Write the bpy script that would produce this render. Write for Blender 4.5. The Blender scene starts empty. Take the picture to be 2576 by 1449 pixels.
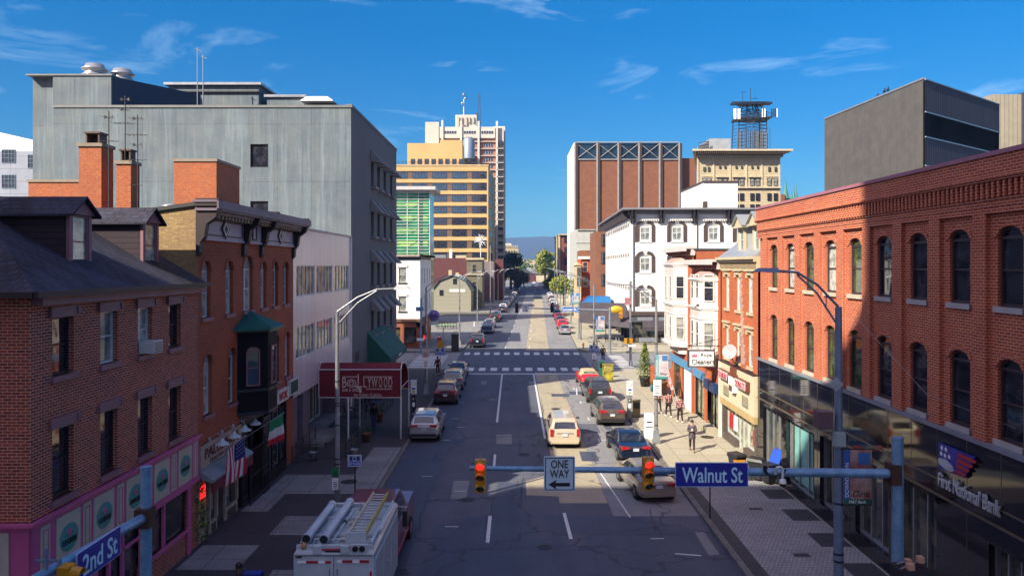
import bpy, math, random
from mathutils import Vector, Matrix
R = math.radians
rnd = random.Random(7)
sc = bpy.context.scene
col = sc.collection
# ------------------------------------------------------------------ camera, sky, sun, exposure
cd = bpy.data.cameras.new('camera'); cam = bpy.data.objects.new('camera', cd); col.objects.link(cam)
cam.location = (0, 0, 11); cam.rotation_euler = (R(90), 0, 0)
cd.sensor_width = 36; cd.lens = 36 * 1900 / 2576
cd.shift_x = -5 / 2576; cd.shift_y = -56.5 / 2576
cd.clip_start = .3; cd.clip_end = 20000
sc.camera = cam
SUN_EL, SUN_AZ = 36.0, 48.0        # elevation; light travels 48 deg to the right of +Y
w = bpy.data.worlds.new('World'); sc.world = w; w.use_nodes = True
nt = w.node_tree; N = nt.nodes; L = nt.links
bg = N['Background']
sky = N.new('ShaderNodeTexSky'); sky.sky_type = 'NISHITA'; sky.sun_disc = False
sky.sun_elevation = R(SUN_EL); sky.sun_rotation = R(180 + SUN_AZ)
sky.air_density = 1.0; sky.dust_density = 0.25; sky.ozone_density = 3.5
hs = N.new('ShaderNodeHueSaturation'); hs.inputs['Saturation'].default_value = 1.5; hs.inputs['Value'].default_value = 1.0
L.new(sky.outputs[0], hs.inputs['Color'])
tn = N.new('ShaderNodeMix'); tn.data_type = 'RGBA'; tn.blend_type = 'MULTIPLY'; tn.inputs[0].default_value = 1; tn.inputs[7].default_value = (.31, .58, .62, 1); L.new(hs.outputs[0], tn.inputs[6])
tc = N.new('ShaderNodeTexCoord'); mp = N.new('ShaderNodeMapping'); mp.vector_type = 'POINT'
mp.inputs['Rotation'].default_value = (0, R(-22), R(20)); mp.inputs['Scale'].default_value = (1.6, 1.6, 6.0)
L.new(tc.outputs['Generated'], mp.inputs['Vector'])
n1 = N.new('ShaderNodeTexNoise'); n1.inputs['Scale'].default_value = 3.1; n1.inputs['Detail'].default_value = 9; n1.inputs['Roughness'].default_value = .62
n1.inputs['Distortion'].default_value = .6
L.new(mp.outputs[0], n1.inputs['Vector'])
cr = N.new('ShaderNodeValToRGB'); cr.color_ramp.elements[0].position = .57; cr.color_ramp.elements[0].color = (0, 0, 0, 1)
cr.color_ramp.elements[1].position = .80; cr.color_ramp.elements[1].color = (.34, .34, .34, 1)
L.new(n1.outputs['Fac'], cr.inputs[0])
mx = N.new('ShaderNodeMix'); mx.data_type = 'RGBA'
L.new(cr.outputs[0], mx.inputs[0]); sx = N.new('ShaderNodeSeparateXYZ'); L.new(tc.outputs['Generated'], sx.inputs[0]); hr = N.new('ShaderNodeValToRGB'); L.new(sx.outputs[2], hr.inputs[0])
hr.color_ramp.elements[0].position = .0; hr.color_ramp.elements[0].color = (.44, .47, .58, 1); hr.color_ramp.elements[1].position = .36; hr.color_ramp.elements[1].color = (.95, .95, .95, 1)
hm = N.new('ShaderNodeMix'); hm.data_type = 'RGBA'; hm.blend_type = 'MULTIPLY'; hm.inputs[0].default_value = 1; L.new(tn.outputs[2], hm.inputs[6]); L.new(hr.outputs[0], hm.inputs[7]); L.new(hm.outputs[2], mx.inputs[6]); mx.inputs[7].default_value = (4.2, 5.6, 6.8, 1)
# sky on the sun's side brightened as added fill for the shade (behind the photographer), deep blue opposite
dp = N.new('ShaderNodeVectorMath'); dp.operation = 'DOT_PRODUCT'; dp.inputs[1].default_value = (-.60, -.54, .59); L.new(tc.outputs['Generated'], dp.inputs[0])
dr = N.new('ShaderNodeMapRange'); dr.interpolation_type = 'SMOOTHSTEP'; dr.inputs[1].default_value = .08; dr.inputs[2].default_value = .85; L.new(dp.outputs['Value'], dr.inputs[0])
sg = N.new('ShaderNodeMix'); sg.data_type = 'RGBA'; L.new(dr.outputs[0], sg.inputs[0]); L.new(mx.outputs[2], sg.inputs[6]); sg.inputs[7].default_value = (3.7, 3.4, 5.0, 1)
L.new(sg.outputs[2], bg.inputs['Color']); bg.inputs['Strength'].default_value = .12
sd = bpy.data.lights.new('sun', 'SUN'); sd.energy = 4.9; sd.angle = R(.5); sd.color = (1, .90, .73)
so = bpy.data.objects.new('sun', sd); col.objects.link(so)
ce = math.cos(R(SUN_EL)); sdir = Vector((ce * math.sin(R(SUN_AZ)), ce * math.cos(R(SUN_AZ)), -math.sin(R(SUN_EL))))
so.rotation_euler = sdir.to_track_quat('-Z', 'Y').to_euler()
sc.view_settings.view_transform = 'Standard'; sc.view_settings.look = 'None'
sc.view_settings.exposure = 1.05; sc.view_settings.gamma = 1
sc.cycles.max_bounces = 6; sc.cycles.diffuse_bounces = 3; sc.cycles.glossy_bounces = 4; sc.cycles.transparent_max_bounces = 8
sc.cycles.sample_clamp_indirect = 4; sc.cycles.caustics_reflective = False; sc.cycles.caustics_refractive = False

# ------------------------------------------------------------------ materials
def _new(name):
    m = bpy.data.materials.new(name); m.use_nodes = True
    return m, m.node_tree.nodes, m.node_tree.links, m.node_tree.nodes['Principled BSDF']
def _uv(N, L, scale=(1, 1, 1), loc=(0, 0, 0), kind='UV'):
    t = N.new('ShaderNodeTexCoord'); m = N.new('ShaderNodeMapping')
    m.inputs['Scale'].default_value = scale; m.inputs['Location'].default_value = loc
    L.new(t.outputs[kind], m.inputs['Vector']); return m.outputs[0]
def _mix(N, L, fac, a, b, blend='MIX'):
    x = N.new('ShaderNodeMix'); x.data_type = 'RGBA'; x.blend_type = blend
    if isinstance(fac, (int, float)): x.inputs[0].default_value = fac
    else: L.new(fac, x.inputs[0])
    for i, v in ((6, a), (7, b)):
        if isinstance(v, tuple): x.inputs[i].default_value = (*v[:3], 1)
        else: L.new(v, x.inputs[i])
    return x.outputs[2]
def _noise(N, L, vec, scale, detail=5, rough=.6, lo=.35, hi=.65):
    n = N.new('ShaderNodeTexNoise'); n.inputs['Scale'].default_value = scale; n.inputs['Detail'].default_value = detail
    n.inputs['Roughness'].default_value = rough; L.new(vec, n.inputs['Vector'])
    r = N.new('ShaderNodeMapRange'); r.inputs[1].default_value = lo; r.inputs[2].default_value = hi
    L.new(n.outputs['Fac'], r.inputs[0]); return r.outputs[0]
def _bump(N, L, P, h, s, d=.02):
    b = N.new('ShaderNodeBump'); b.inputs['Strength'].default_value = s; b.inputs['Distance'].default_value = d
    L.new(h, b.inputs['Height']); L.new(b.outputs[0], P.inputs['Normal'])
MC = {}
def mat(name, c, rough=.7, metal=0, c2=None, ns=1.2, fine=.25, emit=None, streak=0, spec=None, coat=0, bump=0):
    """plain material with large stains (c2), fine grain and optional vertical dirt streaks"""
    if name in MC: return MC[name]
    m, N, L, P = _new(name); P.inputs['Roughness'].default_value = rough; P.inputs['Metallic'].default_value = metal
    if spec is not None: P.inputs['Specular IOR Level'].default_value = spec
    if coat: P.inputs['Coat Weight'].default_value = coat; P.inputs['Coat Roughness'].default_value = .05
    if emit:
        P.inputs['Emission Color'].default_value = (*emit[:3], 1); P.inputs['Emission Strength'].default_value = emit[3]
    v = _uv(N, L, kind='Object')
    c2 = c2 or tuple(x * .78 for x in c)
    o = _mix(N, L, _noise(N, L, v, ns, 6, .65), c, c2)
    if fine:
        f = _noise(N, L, v, 28, 3, .7, .25, .75)
        o = _mix(N, L, f, o, _mix(N, L, fine, o, (0.0, 0.0, 0.0)))
    if streak:
        vs = _uv(N, L, (2.6, 2.6, .16), kind='Object')
        s = _noise(N, L, vs, 1.3, 5, .7, .5, .78)
        mu = N.new('ShaderNodeMath'); mu.operation = 'MULTIPLY'; mu.inputs[1].default_value = streak; L.new(s, mu.inputs[0])
        o = _mix(N, L, mu.outputs[0], o, tuple(x * .35 for x in c))
    L.new(o, P.inputs['Base Color'])
    if bump: _bump(N, L, P, _noise(N, L, v, 14, 4), bump)
    MC[name] = m; return m
def brick(name, c1, c2, mortar, bw=.215, rh=.075, ms=.011, rough=.85, offset=.5, stain=None, sf=.5, bump=.4, bias=0, streak=0):
    if name in MC: return MC[name]
    m, N, L, P = _new(name); P.inputs['Roughness'].default_value = rough
    v = _uv(N, L)
    b = N.new('ShaderNodeTexBrick'); b.offset = offset
    b.inputs['Scale'].default_value = 1; b.inputs['Brick Width'].default_value = bw; b.inputs['Row Height'].default_value = rh
    b.inputs['Mortar Size'].default_value = ms; b.inputs['Mortar Smooth'].default_value = .1; b.inputs['Bias'].default_value = bias
    b.inputs['Color1'].default_value = (*c1, 1); b.inputs['Color2'].default_value = (*c2, 1); b.inputs['Mortar'].default_value = (*mortar, 1)
    L.new(v, b.inputs['Vector'])
    st = stain or tuple(x * .55 for x in c1)
    n = _noise(N, L, v, .55, 7, .7, .42, .72)
    mu = N.new('ShaderNodeMath'); mu.operation = 'MULTIPLY'; mu.inputs[1].default_value = sf; L.new(n, mu.inputs[0])
    o = _mix(N, L, mu.outputs[0], b.outputs['Color'], st)
    f = _noise(N, L, v, 9, 3, .8, .3, .7)
    o = _mix(N, L, f, o, _mix(N, L, .42 if bump else .2, o, (.02, .01, .01)))
    if streak:
        k = _noise(N, L, _uv(N, L, (1.1, .07, 1)), 1.6, 7, .7, .48, .75); q = N.new('ShaderNodeMath'); q.operation = 'MULTIPLY'; q.inputs[1].default_value = streak; L.new(k, q.inputs[0])
        o = _mix(N, L, q.outputs[0], o, tuple(x * 2.1 for x in c1)); k = _noise(N, L, _uv(N, L, (1.7, .05, 1), (3, 1, 0)), 2.1, 7, .7, .5, .8); q = N.new('ShaderNodeMath'); q.operation = 'MULTIPLY'; q.inputs[1].default_value = streak; L.new(k, q.inputs[0]); o = _mix(N, L, q.outputs[0], o, tuple(x * .4 for x in c1))
    L.new(o, P.inputs['Base Color'])
    if bump:
        inv = N.new('ShaderNodeMath'); inv.operation = 'SUBTRACT'; inv.inputs[0].default_value = 1; L.new(b.outputs['Fac'], inv.inputs[1])
        _bump(N, L, P, inv.outputs[0], bump, .012)
    MC[name] = m; return m
def glass(name, c, rough=.04, c2=None, ns=1.5, metal=0.0, spec=.8):
    if name in MC: return MC[name]
    m, N, L, P = _new(name); P.inputs['Roughness'].default_value = rough; P.inputs['Metallic'].default_value = metal
    P.inputs['Specular IOR Level'].default_value = spec; P.inputs['IOR'].default_value = 1.6
    v = _uv(N, L, kind='Object')
    L.new(_mix(N, L, _noise(N, L, v, ns, 4, .6, .4, .6), c, c2 or tuple(x * .5 for x in c)), P.inputs['Base Color'])
    n = N.new('ShaderNodeTexNoise'); n.inputs['Scale'].default_value = 1.6; L.new(v, n.inputs['Vector'])
    _bump(N, L, P, n.outputs['Fac'], .12, .03)
    MC[name] = m; return m
def plaid(name):
    if name in MC: return MC[name]
    m, N, L, P = _new(name); P.inputs['Roughness'].default_value = .9
    v = _uv(N, L, kind='Object')
    sp = N.new('ShaderNodeSeparateXYZ'); L.new(v, sp.inputs[0])
    outs = []
    for a, k in ((0, 46), (2, 46)):
        s = N.new('ShaderNodeMath'); s.operation = 'MULTIPLY'; s.inputs[1].default_value = k; L.new(sp.outputs[a], s.inputs[0])
        t = N.new('ShaderNodeMath'); t.operation = 'SINE'; L.new(s.outputs[0], t.inputs[0])
        g = N.new('ShaderNodeMath'); g.operation = 'GREATER_THAN'; g.inputs[1].default_value = 0.1; L.new(t.outputs[0], g.inputs[0]); outs.append(g.outputs[0])
    o = _mix(N, L, outs[0], (.30, .045, .06), (.02, .012, .02))
    o2 = _mix(N, L, outs[0], (.62, .42, .42), (.20, .03, .05))
    L.new(_mix(N, L, outs[1], o, o2), P.inputs['Base Color']); MC[name] = m; return m

def asphalt(name, c, c2, rough=.85, cracks=.6):
    m, N, L, P = _new(name); P.inputs['Roughness'].default_value = rough; v = _uv(N, L, kind='Object')
    o = _mix(N, L, _noise(N, L, v, .3, 8, .72, .38, .62), c, c2)
    q = _noise(N, L, _uv(N, L, (1.0, .05, 1), kind='Object'), 1.1, 6, .6, .45, .7); o = _mix(N, L, q, o, _mix(N, L, .45, o, tuple(x * .35 for x in c)))
    q = _noise(N, L, v, 1.7, 8, .75, .56, .74); o = _mix(N, L, q, o, tuple(x * .4 for x in c2))
    q = _noise(N, L, v, 16, 4, .8, .3, .7); o = _mix(N, L, q, o, _mix(N, L, .5, o, tuple(min(1, x * 2.4) for x in c)))
    vo = N.new('ShaderNodeTexVoronoi'); vo.feature = 'DISTANCE_TO_EDGE'; vo.inputs['Scale'].default_value = .16
    d = N.new('ShaderNodeTexNoise'); d.inputs['Scale'].default_value = .9; d.inputs['Detail'].default_value = 6; L.new(v, d.inputs['Vector'])
    a = N.new('ShaderNodeVectorMath'); a.operation = 'MULTIPLY_ADD'; a.inputs[1].default_value = (2.2, 2.2, 0); L.new(d.outputs['Color'], a.inputs[0]); L.new(v, a.inputs[2]); L.new(a.outputs[0], vo.inputs['Vector'])
    r = N.new('ShaderNodeMapRange'); r.inputs[1].default_value = .004; r.inputs[2].default_value = .010; r.inputs[3].default_value = cracks; r.inputs[4].default_value = 0; L.new(vo.outputs['Distance'], r.inputs[0])
    o = _mix(N, L, r.outputs[0], o, (.012, .012, .014)); L.new(o, P.inputs['Base Color']); _bump(N, L, P, _noise(N, L, v, 30, 3), .2); return m

# ------------------------------------------------------------------ mesh builder
class MB:
    def __init__(s): s.v = []; s.f = []; s.mi = []; s.sm = []; s.mats = []
    def m(s, mt):
        if mt not in s.mats: s.mats.append(mt)
        return s.mats.index(mt)
    def add(s, vs, fs, mt=None, smooth=False):
        o = len(s.v); s.v += [tuple(p) for p in vs]; k = s.m(mt)
        for f in fs: s.f.append(tuple(i + o for i in f)); s.mi.append(k); s.sm.append(smooth)
    def box(s, x0, x1, y0, y1, z0, z1, mt=None):
        if x0 > x1: x0, x1 = x1, x0
        if y0 > y1: y0, y1 = y1, y0
        if z0 > z1: z0, z1 = z1, z0
        s.add([(x, y, z) for z in (z0, z1) for y in (y0, y1) for x in (x0, x1)],
              [(0, 2, 3, 1), (4, 5, 7, 6), (0, 1, 5, 4), (2, 6, 7, 3), (0, 4, 6, 2), (1, 3, 7, 5)], mt)
    def hull8(s, P8, mt=None, smooth=False):   # bottom 4 (ccw), top 4 (ccw)
        s.add(P8, [(3, 2, 1, 0), (4, 5, 6, 7), (0, 1, 5, 4), (1, 2, 6, 5), (2, 3, 7, 6), (3, 0, 4, 7)], mt, smooth)
    def prism(s, poly, h, mt=None):            # poly = 3-D points, h = offset vector
        n = len(poly); h = Vector(h); a = [Vector(p) for p in poly]
        s.add([tuple(p) for p in a] + [tuple(p + h) for p in a],
              [tuple(range(n - 1, -1, -1)), tuple(range(n, 2 * n))] + [(i, (i + 1) % n, n + (i + 1) % n, n + i) for i in range(n)], mt)
    def cyl(s, a, b, r0, r1=None, n=10, mt=None, cap=True, smooth=True):
        a = Vector(a); b = Vector(b); r1 = r0 if r1 is None else r1
        d = (b - a); d = d.normalized() if d.length > 1e-6 else Vector((0, 0, 1))
        t = Vector((0, 0, 1)) if abs(d.z) < .9 else Vector((1, 0, 0)); u = d.cross(t).normalized(); v = d.cross(u)
        vs = [a + (u * math.cos(2 * math.pi * i / n) + v * math.sin(2 * math.pi * i / n)) * r0 for i in range(n)] + \
             [b + (u * math.cos(2 * math.pi * i / n) + v * math.sin(2 * math.pi * i / n)) * r1 for i in range(n)]
        s.add(vs, [(i, n + i, n + (i + 1) % n, (i + 1) % n) for i in range(n)], mt, smooth)
        if cap: s.add(vs, [tuple(range(n)), tuple(range(2 * n - 1, n - 1, -1))], mt)
    def tube(s, pts, r, n=8, mt=None):
        rs = r if isinstance(r, (list, tuple)) else [r] * len(pts)
        for i in range(len(pts) - 1): s.cyl(pts[i], pts[i + 1], rs[i], rs[i + 1], n, mt)
    def lathe(s, c, prof, n=16, mt=None, axis=(0, 0, 1)):   # prof = (r, h) list
        q = Vector((0, 0, 1)).rotation_difference(Vector(axis).normalized()); c = Vector(c); vs = []
        for r, h in prof:
            for i in range(n): vs.append(c + q @ Vector((r * math.cos(2 * math.pi * i / n), r * math.sin(2 * math.pi * i / n), h)))
        k = len(prof)
        s.add(vs, [(j * n + i, j * n + (i + 1) % n, (j + 1) * n + (i + 1) % n, (j + 1) * n + i) for j in range(k - 1) for i in range(n)], mt, True)
    def blob(s, c, r, n=10, k=6, mt=None, sc3=(1, 1, 1), jit=0, rr=rnd):
        c = Vector(c); vs = []
        for j in range(k + 1):
            t = math.pi * j / k
            for i in range(n):
                a = 2 * math.pi * i / n; q = r * (1 + (rr.random() - .5) * jit)
                vs.append(c + Vector((q * math.sin(t) * math.cos(a) * sc3[0], q * math.sin(t) * math.sin(a) * sc3[1], -q * math.cos(t) * sc3[2])))
        s.add(vs, [(j * n + i, j * n + (i + 1) % n, (j + 1) * n + (i + 1) % n, (j + 1) * n + i) for j in range(k) for i in range(n)], mt, True)
    def mesh(s, name, mt=None, shift=(0, 0, 0)):
        me = bpy.data.meshes.new(name)
        me.from_pydata([(a - shift[0], b - shift[1], c - shift[2]) for a, b, c in s.v], [], s.f)
        mats = s.mats or [mt]
        for m_ in mats: me.materials.append(m_ or mt)
        me.polygons.foreach_set('material_index', s.mi); me.polygons.foreach_set('use_smooth', s.sm)
        uv = me.uv_layers.new(name='UVMap').data
        for p in me.polygons:
            nx, ny, nz = p.normal; ax, ay, az = abs(nx), abs(ny), abs(nz)
            for li in p.loop_indices:
                x, y, z = s.v[me.loops[li].vertex_index]
                if az >= ax and az >= ay and az > .75: uv[li].uv = (x, y)
                elif ax > ay: uv[li].uv = (y, z if az < .3 else z / max(.2, math.sqrt(1 - az * az)))
                else: uv[li].uv = (x, z if az < .3 else z / max(.2, math.sqrt(1 - az * az)))
        me.update(); return me
    def build(s, name, mt=None, parent=None, loc=None):
        """loc: object origin in world (mesh is written in world coordinates)"""
        pl = Vector(parent['_w']) if parent is not None and '_w' in parent else Vector((0, 0, 0))
        o0 = Vector(loc) if loc is not None else pl
        o = bpy.data.objects.new(name, s.mesh(name, mt, tuple(o0))); col.objects.link(o); WL[o.name] = tuple(o0)
        o['_w'] = tuple(o0)
        if parent is not None: o.parent = parent; o.location = o0 - pl
        else: o.location = o0
        return o
WL = {}
def tag(o, label=None, cat=None, group=None, kind=None):
    if label: o['label'] = label
    if cat: o['category'] = cat
    if group: o['group'] = group
    if kind: o['kind'] = kind
    return o
def empty(name, loc, label=None, cat=None, group=None, rz=0):
    o = bpy.data.objects.new(name, None); col.objects.link(o); o.location = loc; o.rotation_euler = (0, 0, rz); o.empty_display_size = .3
    o['_w'] = tuple(loc); return tag(o, label, cat, group)
def struct(name, mb, mt=None): return tag(mb.build(name, mt), kind='structure')
def lproto(name, mb, mt, parent): # part written in the parent's local coordinates
    o = bpy.data.objects.new(name, mb.mesh(name, mt)); col.objects.link(o); o.parent = parent; return o
def copy_tree(o, parent=None):
    c = o.copy(); col.objects.link(c); c.parent = parent
    for ch in list(o.children): copy_tree(ch, c)
    return c
def copy_thing(o, loc, rz=None, label=None, scale=None):
    c = copy_tree(o); c.location = loc
    if rz is not None: c.rotation_euler = (0, 0, rz)
    if label: c['label'] = label
    if scale: c.scale = scale
    return c

class Fr:      # a vertical wall frame: u along the wall, n outwards
    def __init__(s, o, U, Nn):
        s.o = Vector((o[0], o[1], 0)); s.U = Vector((U[0], U[1], 0)).normalized(); s.N = Vector((Nn[0], Nn[1], 0)).normalized(); s.Rt = Vector((0, 0, 1)).cross(s.N)
    def p(s, u, n, z): q = s.o + s.U * u + s.N * n; return (q.x, q.y, z)
    def box(s, mb, u0, u1, n0, n1, z0, z1, mt=None):
        a = [s.p(u0, n0, z0), s.p(u1, n0, z0), s.p(u1, n1, z0), s.p(u0, n1, z0)]
        b = [(x, y, z1) for x, y, _ in a]
        v1 = Vector(a[1]) - Vector(a[0]); v2 = Vector(a[3]) - Vector(a[0])
        if v1.cross(v2).z < 0: a.reverse(); b.reverse()
        mb.hull8(a + b, mt)
    def poly(s, mb, pts, n0, n1, mt=None):   # pts (u,z) outline extruded from n0 to n1
        a = [Vector(s.p(u, n0, z)) for u, z in pts]; h = s.N * (n1 - n0)
        nn = Vector((0, 0, 0))
        for i in range(len(a)): nn += a[i].cross(a[(i + 1) % len(a)])
        if nn.dot(h) < 0: a.reverse()
        mb.prism(a, h, mt)
    def mtx(s, u, n, z):   # local x = reader's right, y = into wall, z = up
        return Matrix.Translation(Vector(s.p(u, n, z))) @ Matrix((tuple(s.Rt), tuple(-s.N), (0, 0, 1))).transposed().to_4x4()
def FX(X, side): return Fr((X, 0), (0, 1), (side, 0))
def FY(Y): return Fr((0, Y), (1, 0), (0, -1))
LF = FX(-12.3, 1); RF = FX(13.2, -1)
def arch(u0, u1, z, rise, n=8):
    return [(u0 + (u1 - u0) * i / n, z + rise * (1 - (2 * i / n - 1) ** 2) ** .5) for i in range(n + 1)]
def facade(mb, fr, u0, u1, z0, z1, holes, mt=None, depth=.22, n=0, rmt=None):
    """sheet with real openings: holes = (u0,u1,z0,z1[,rise]); reveals go in by depth"""
    us = sorted({u0, u1} | {h[0] for h in holes} | {h[1] for h in holes}); zs = sorted({z0, z1} | {h[2] for h in holes} | {h[3] for h in holes})
    flip = fr.U.cross(Vector((0, 0, 1))).dot(fr.N) < 0
    def quad(pp, m_=None):
        mb.add(pp, [(0, 1, 2, 3)] if not flip else [(3, 2, 1, 0)], m_ or mt)
    for i in range(len(us) - 1):
        run = None
        for j in range(len(zs) - 1):
            cu = (us[i] + us[i + 1]) / 2; cz = (zs[j] + zs[j + 1]) / 2
            if any(h[0] < cu < h[1] and h[2] < cz < h[3] for h in holes):
                if run is not None: quad([fr.p(us[i], n, run), fr.p(us[i + 1], n, run), fr.p(us[i + 1], n, zs[j]), fr.p(us[i], n, zs[j])]); run = None
            elif run is None: run = zs[j]
        if run is not None: quad([fr.p(us[i], n, run), fr.p(us[i + 1], n, run), fr.p(us[i + 1], n, z1), fr.p(us[i], n, z1)])
    for h in holes:
        a, b, c, d = h[:4]; r = h[4] if len(h) > 4 else 0
        q = [(a, c), (b, c), (b, d - r), (a, d - r)]
        segs = [((a, c), (b, c)), ((b, c), (b, d - r)), ((a, d - r), (a, c))]
        if r:
            ar = arch(a, b, d - r, r)
            for i in range(len(ar) - 1):
                segs.append((ar[i + 1], ar[i]))
                quad([fr.p(ar[i][0], n, ar[i][1]), fr.p(ar[i + 1][0], n, ar[i + 1][1]), fr.p(ar[i + 1][0], n, d), fr.p(ar[i][0], n, d)])
        else: segs.append(((b, d), (a, d)))
        for (p0, p1) in segs:
            quad([fr.p(p0[0], n, p0[1]), fr.p(p0[0], n - depth, p0[1]), fr.p(p1[0], n - depth, p1[1]), fr.p(p1[0], n, p1[1])][::-1], rmt or mt)
TXT = {}
def text(s, fr, u, n, z, h, mt, parent, name='lettering', w=None, ext=.01, align='CENTER', slant=0, bold=0):
    """s centred on u (frame), letter box height h, fitted to width w"""
    key = (s, round(h, 3), ext, bold, mt.name, slant, w)
    if key not in TXT:
        c = bpy.data.curves.new('t', 'FONT'); c.body = s; c.extrude = ext; c.align_x = 'CENTER'; c.align_y = 'CENTER'; c.shear = slant; c.offset = bold; c.resolution_u = 3
        o = bpy.data.objects.new('t', c); me = bpy.data.meshes.new_from_object(o)
        bpy.data.objects.remove(o); bpy.data.curves.remove(c)
        xs = [v.co.x for v in me.vertices]; ys = [v.co.y for v in me.vertices]
        sy = h / (max(ys) - min(ys)); sx = (w / (max(xs) - min(xs))) if w else sy
        cx = (max(xs) + min(xs)) / 2; cy = (max(ys) + min(ys)) / 2
        for v in me.vertices: x, y, zz = v.co; v.co = ((x - cx) * sx, -zz, (y - cy) * sy)
        me.materials.clear(); me.materials.append(mt); me.name = name; TXT[key] = me
    o = bpy.data.objects.new(name, TXT[key]); col.objects.link(o)
    o.matrix_world = fr.mtx(u, n, z)
    if parent is not None:
        o.parent = parent; o.location = Vector(fr.p(u, n, z)) - Vector(parent['_w'])
    return o

# ------------------------------------------------------------------ windows
WM = {}
def winset(W):
    """meshes of a window in local coordinates: x right, y into wall, z up from the opening's bottom centre"""
    key = tuple(sorted((k, v.name if hasattr(v, 'name') else v) for k, v in W.items() if k not in ('pane',)))
    if key in WM: return WM[key]
    w, h = W['w'], W['h']; r = W.get('rise', 0); d = W.get('d', .14); ft = W.get('ft', .06); out = {}
    f = MB(); fy0, fy1 = d - .04, d + .03
    def bar(x0, x1, z0, z1, a=fy0, b=fy1): f.box(x0, x1, a, b, z0, z1)
    ht = h - r
    bar(-w / 2, -w / 2 + ft, 0, ht); bar(w / 2 - ft, w / 2, 0, ht); bar(-w / 2 + ft, w / 2 - ft, 0, ft)
    if r:
        ar = arch(-w / 2, w / 2, ht, r); ai = arch(-w / 2 + ft, w / 2 - ft, ht, r - ft * .8)
        for i in range(len(ar) - 1):
            f.hull8([(ar[i][0], fy0, ar[i][1]), (ar[i + 1][0], fy0, ar[i + 1][1]), (ar[i + 1][0], fy1, ar[i + 1][1]), (ar[i][0], fy1, ar[i][1])][::-1] +
                    [(ai[i][0], fy0, ai[i][1]), (ai[i + 1][0], fy0, ai[i + 1][1]), (ai[i + 1][0], fy1, ai[i + 1][1]), (ai[i][0], fy1, ai[i][1])][::-1])
        if W.get('tymp', 1): f.box(-w / 2 + ft, w / 2 - ft, fy0 + .005, fy1 - .005, ht - ft, ht)
    else: bar(-w / 2 + ft, w / 2 - ft, h - ft, h)
    nx = W.get('nx', 1); nz = W.get('nz', 2); bt = W.get('bt', .04)
    for i in range(1, nx): x = -w / 2 + w * i / nx; f.box(x - bt / 2, x + bt / 2, fy0 + .006, fy1, ft, ht - ft * (0 if r else 1))
    for j in range(1, nz): z = ft + (ht - ft) * j / nz; f.box(-w / 2 + ft, w / 2 - ft, fy0 + .012, fy1, z - bt / 2, z + bt / 2)
    out['frame'] = f.mesh('window', W['fm'])
    g = MB(); gy = d + .012
    if W.get('two') is not None:       # upper sash glass a bit forward, blind behind the upper half
        pass
    pts = [(-w / 2 + ft / 2, 0), (w / 2 - ft / 2, 0)] + ([(x, z) for x, z in reversed(arch(-w / 2 + ft / 2, w / 2 - ft / 2, ht, max(r - .02, .01)))] if r else [(w / 2 - ft / 2, h - ft / 2), (-w / 2 + ft / 2, h - ft / 2)])
    g.prism([(x, gy, z) for x, z in pts], (0, .01, 0))
    out['pane'] = g.mesh('pane', None)
    if W.get('sill'):
        s = MB(); s.box(-w / 2 - .09, w / 2 + .09, -.09, d, -.16, 0); out['sill'] = s.mesh('sill', W['sill'])
    if W.get('lintel'):
        s = MB(); k = W.get('lk', 'flat')
        if k == 'flat': s.box(-w / 2 - .14, w / 2 + .14, -.07, d - .05, h + .002, h + .30); s.box(-w / 2 - .18, -w / 2 - .04, -.10, -.07, h + .05, h + .25); s.box(w / 2 + .04, w / 2 + .18, -.10, -.07, h + .05, h + .25)
        elif k == 'hood': s.box(-w / 2 - .1, w / 2 + .1, -.10, 0, h, h + .22); s.box(-w / 2 - .2, w / 2 + .2, -.2, 0, h + .22, h + .32); s.box(-w / 2 - .14, -w / 2 - .02, -.12, 0, h - .15, h); s.box(w / 2 + .02, w / 2 + .14, -.12, 0, h - .15, h)
        elif k == 'arch':
            a0 = arch(-w / 2 - .02, w / 2 + .02, ht, r + .01); a1 = arch(-w / 2 - .17, w / 2 + .17, ht - .04, r + .18)
            for i in range(len(a0) - 1):
                s.hull8([(a0[i][0], 0.0, a0[i][1]), (a0[i + 1][0], 0.0, a0[i + 1][1]), (a1[i + 1][0], 0.0, a1[i + 1][1]), (a1[i][0], 0.0, a1[i][1])] +
                        [(a0[i][0], -.035, a0[i][1]), (a0[i + 1][0], -.035, a0[i + 1][1]), (a1[i + 1][0], -.035, a1[i + 1][1]), (a1[i][0], -.035, a1[i][1])])
        elif k == 'ped': s.prism([(-w / 2 - .35, -.28, h + .28), (w / 2 + .35, -.28, h + .28), (0, -.28, h + .75)], (0, .28, 0)); s.box(-w / 2 - .35, w / 2 + .35, -.2, 0, h + .12, h + .27)
        out['lintel'] = s.mesh('lintel', W['lintel'])
    if W.get('shut'):
        s = MB(); sw = w * .42
        s.box(-w / 2 - sw, -w / 2 - .02, -.05, -.005, -.02, h - r * .3)
        for j in range(8): s.box(-w / 2 - sw + .04, -w / 2 - .06, -.065, -.05, .08 + j * h / 9, .08 + j * h / 9 + h / 16)
        out['shutter'] = s.mesh('shutter', W['shut'])
    WM[key] = out; return out
PANES = []
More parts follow.
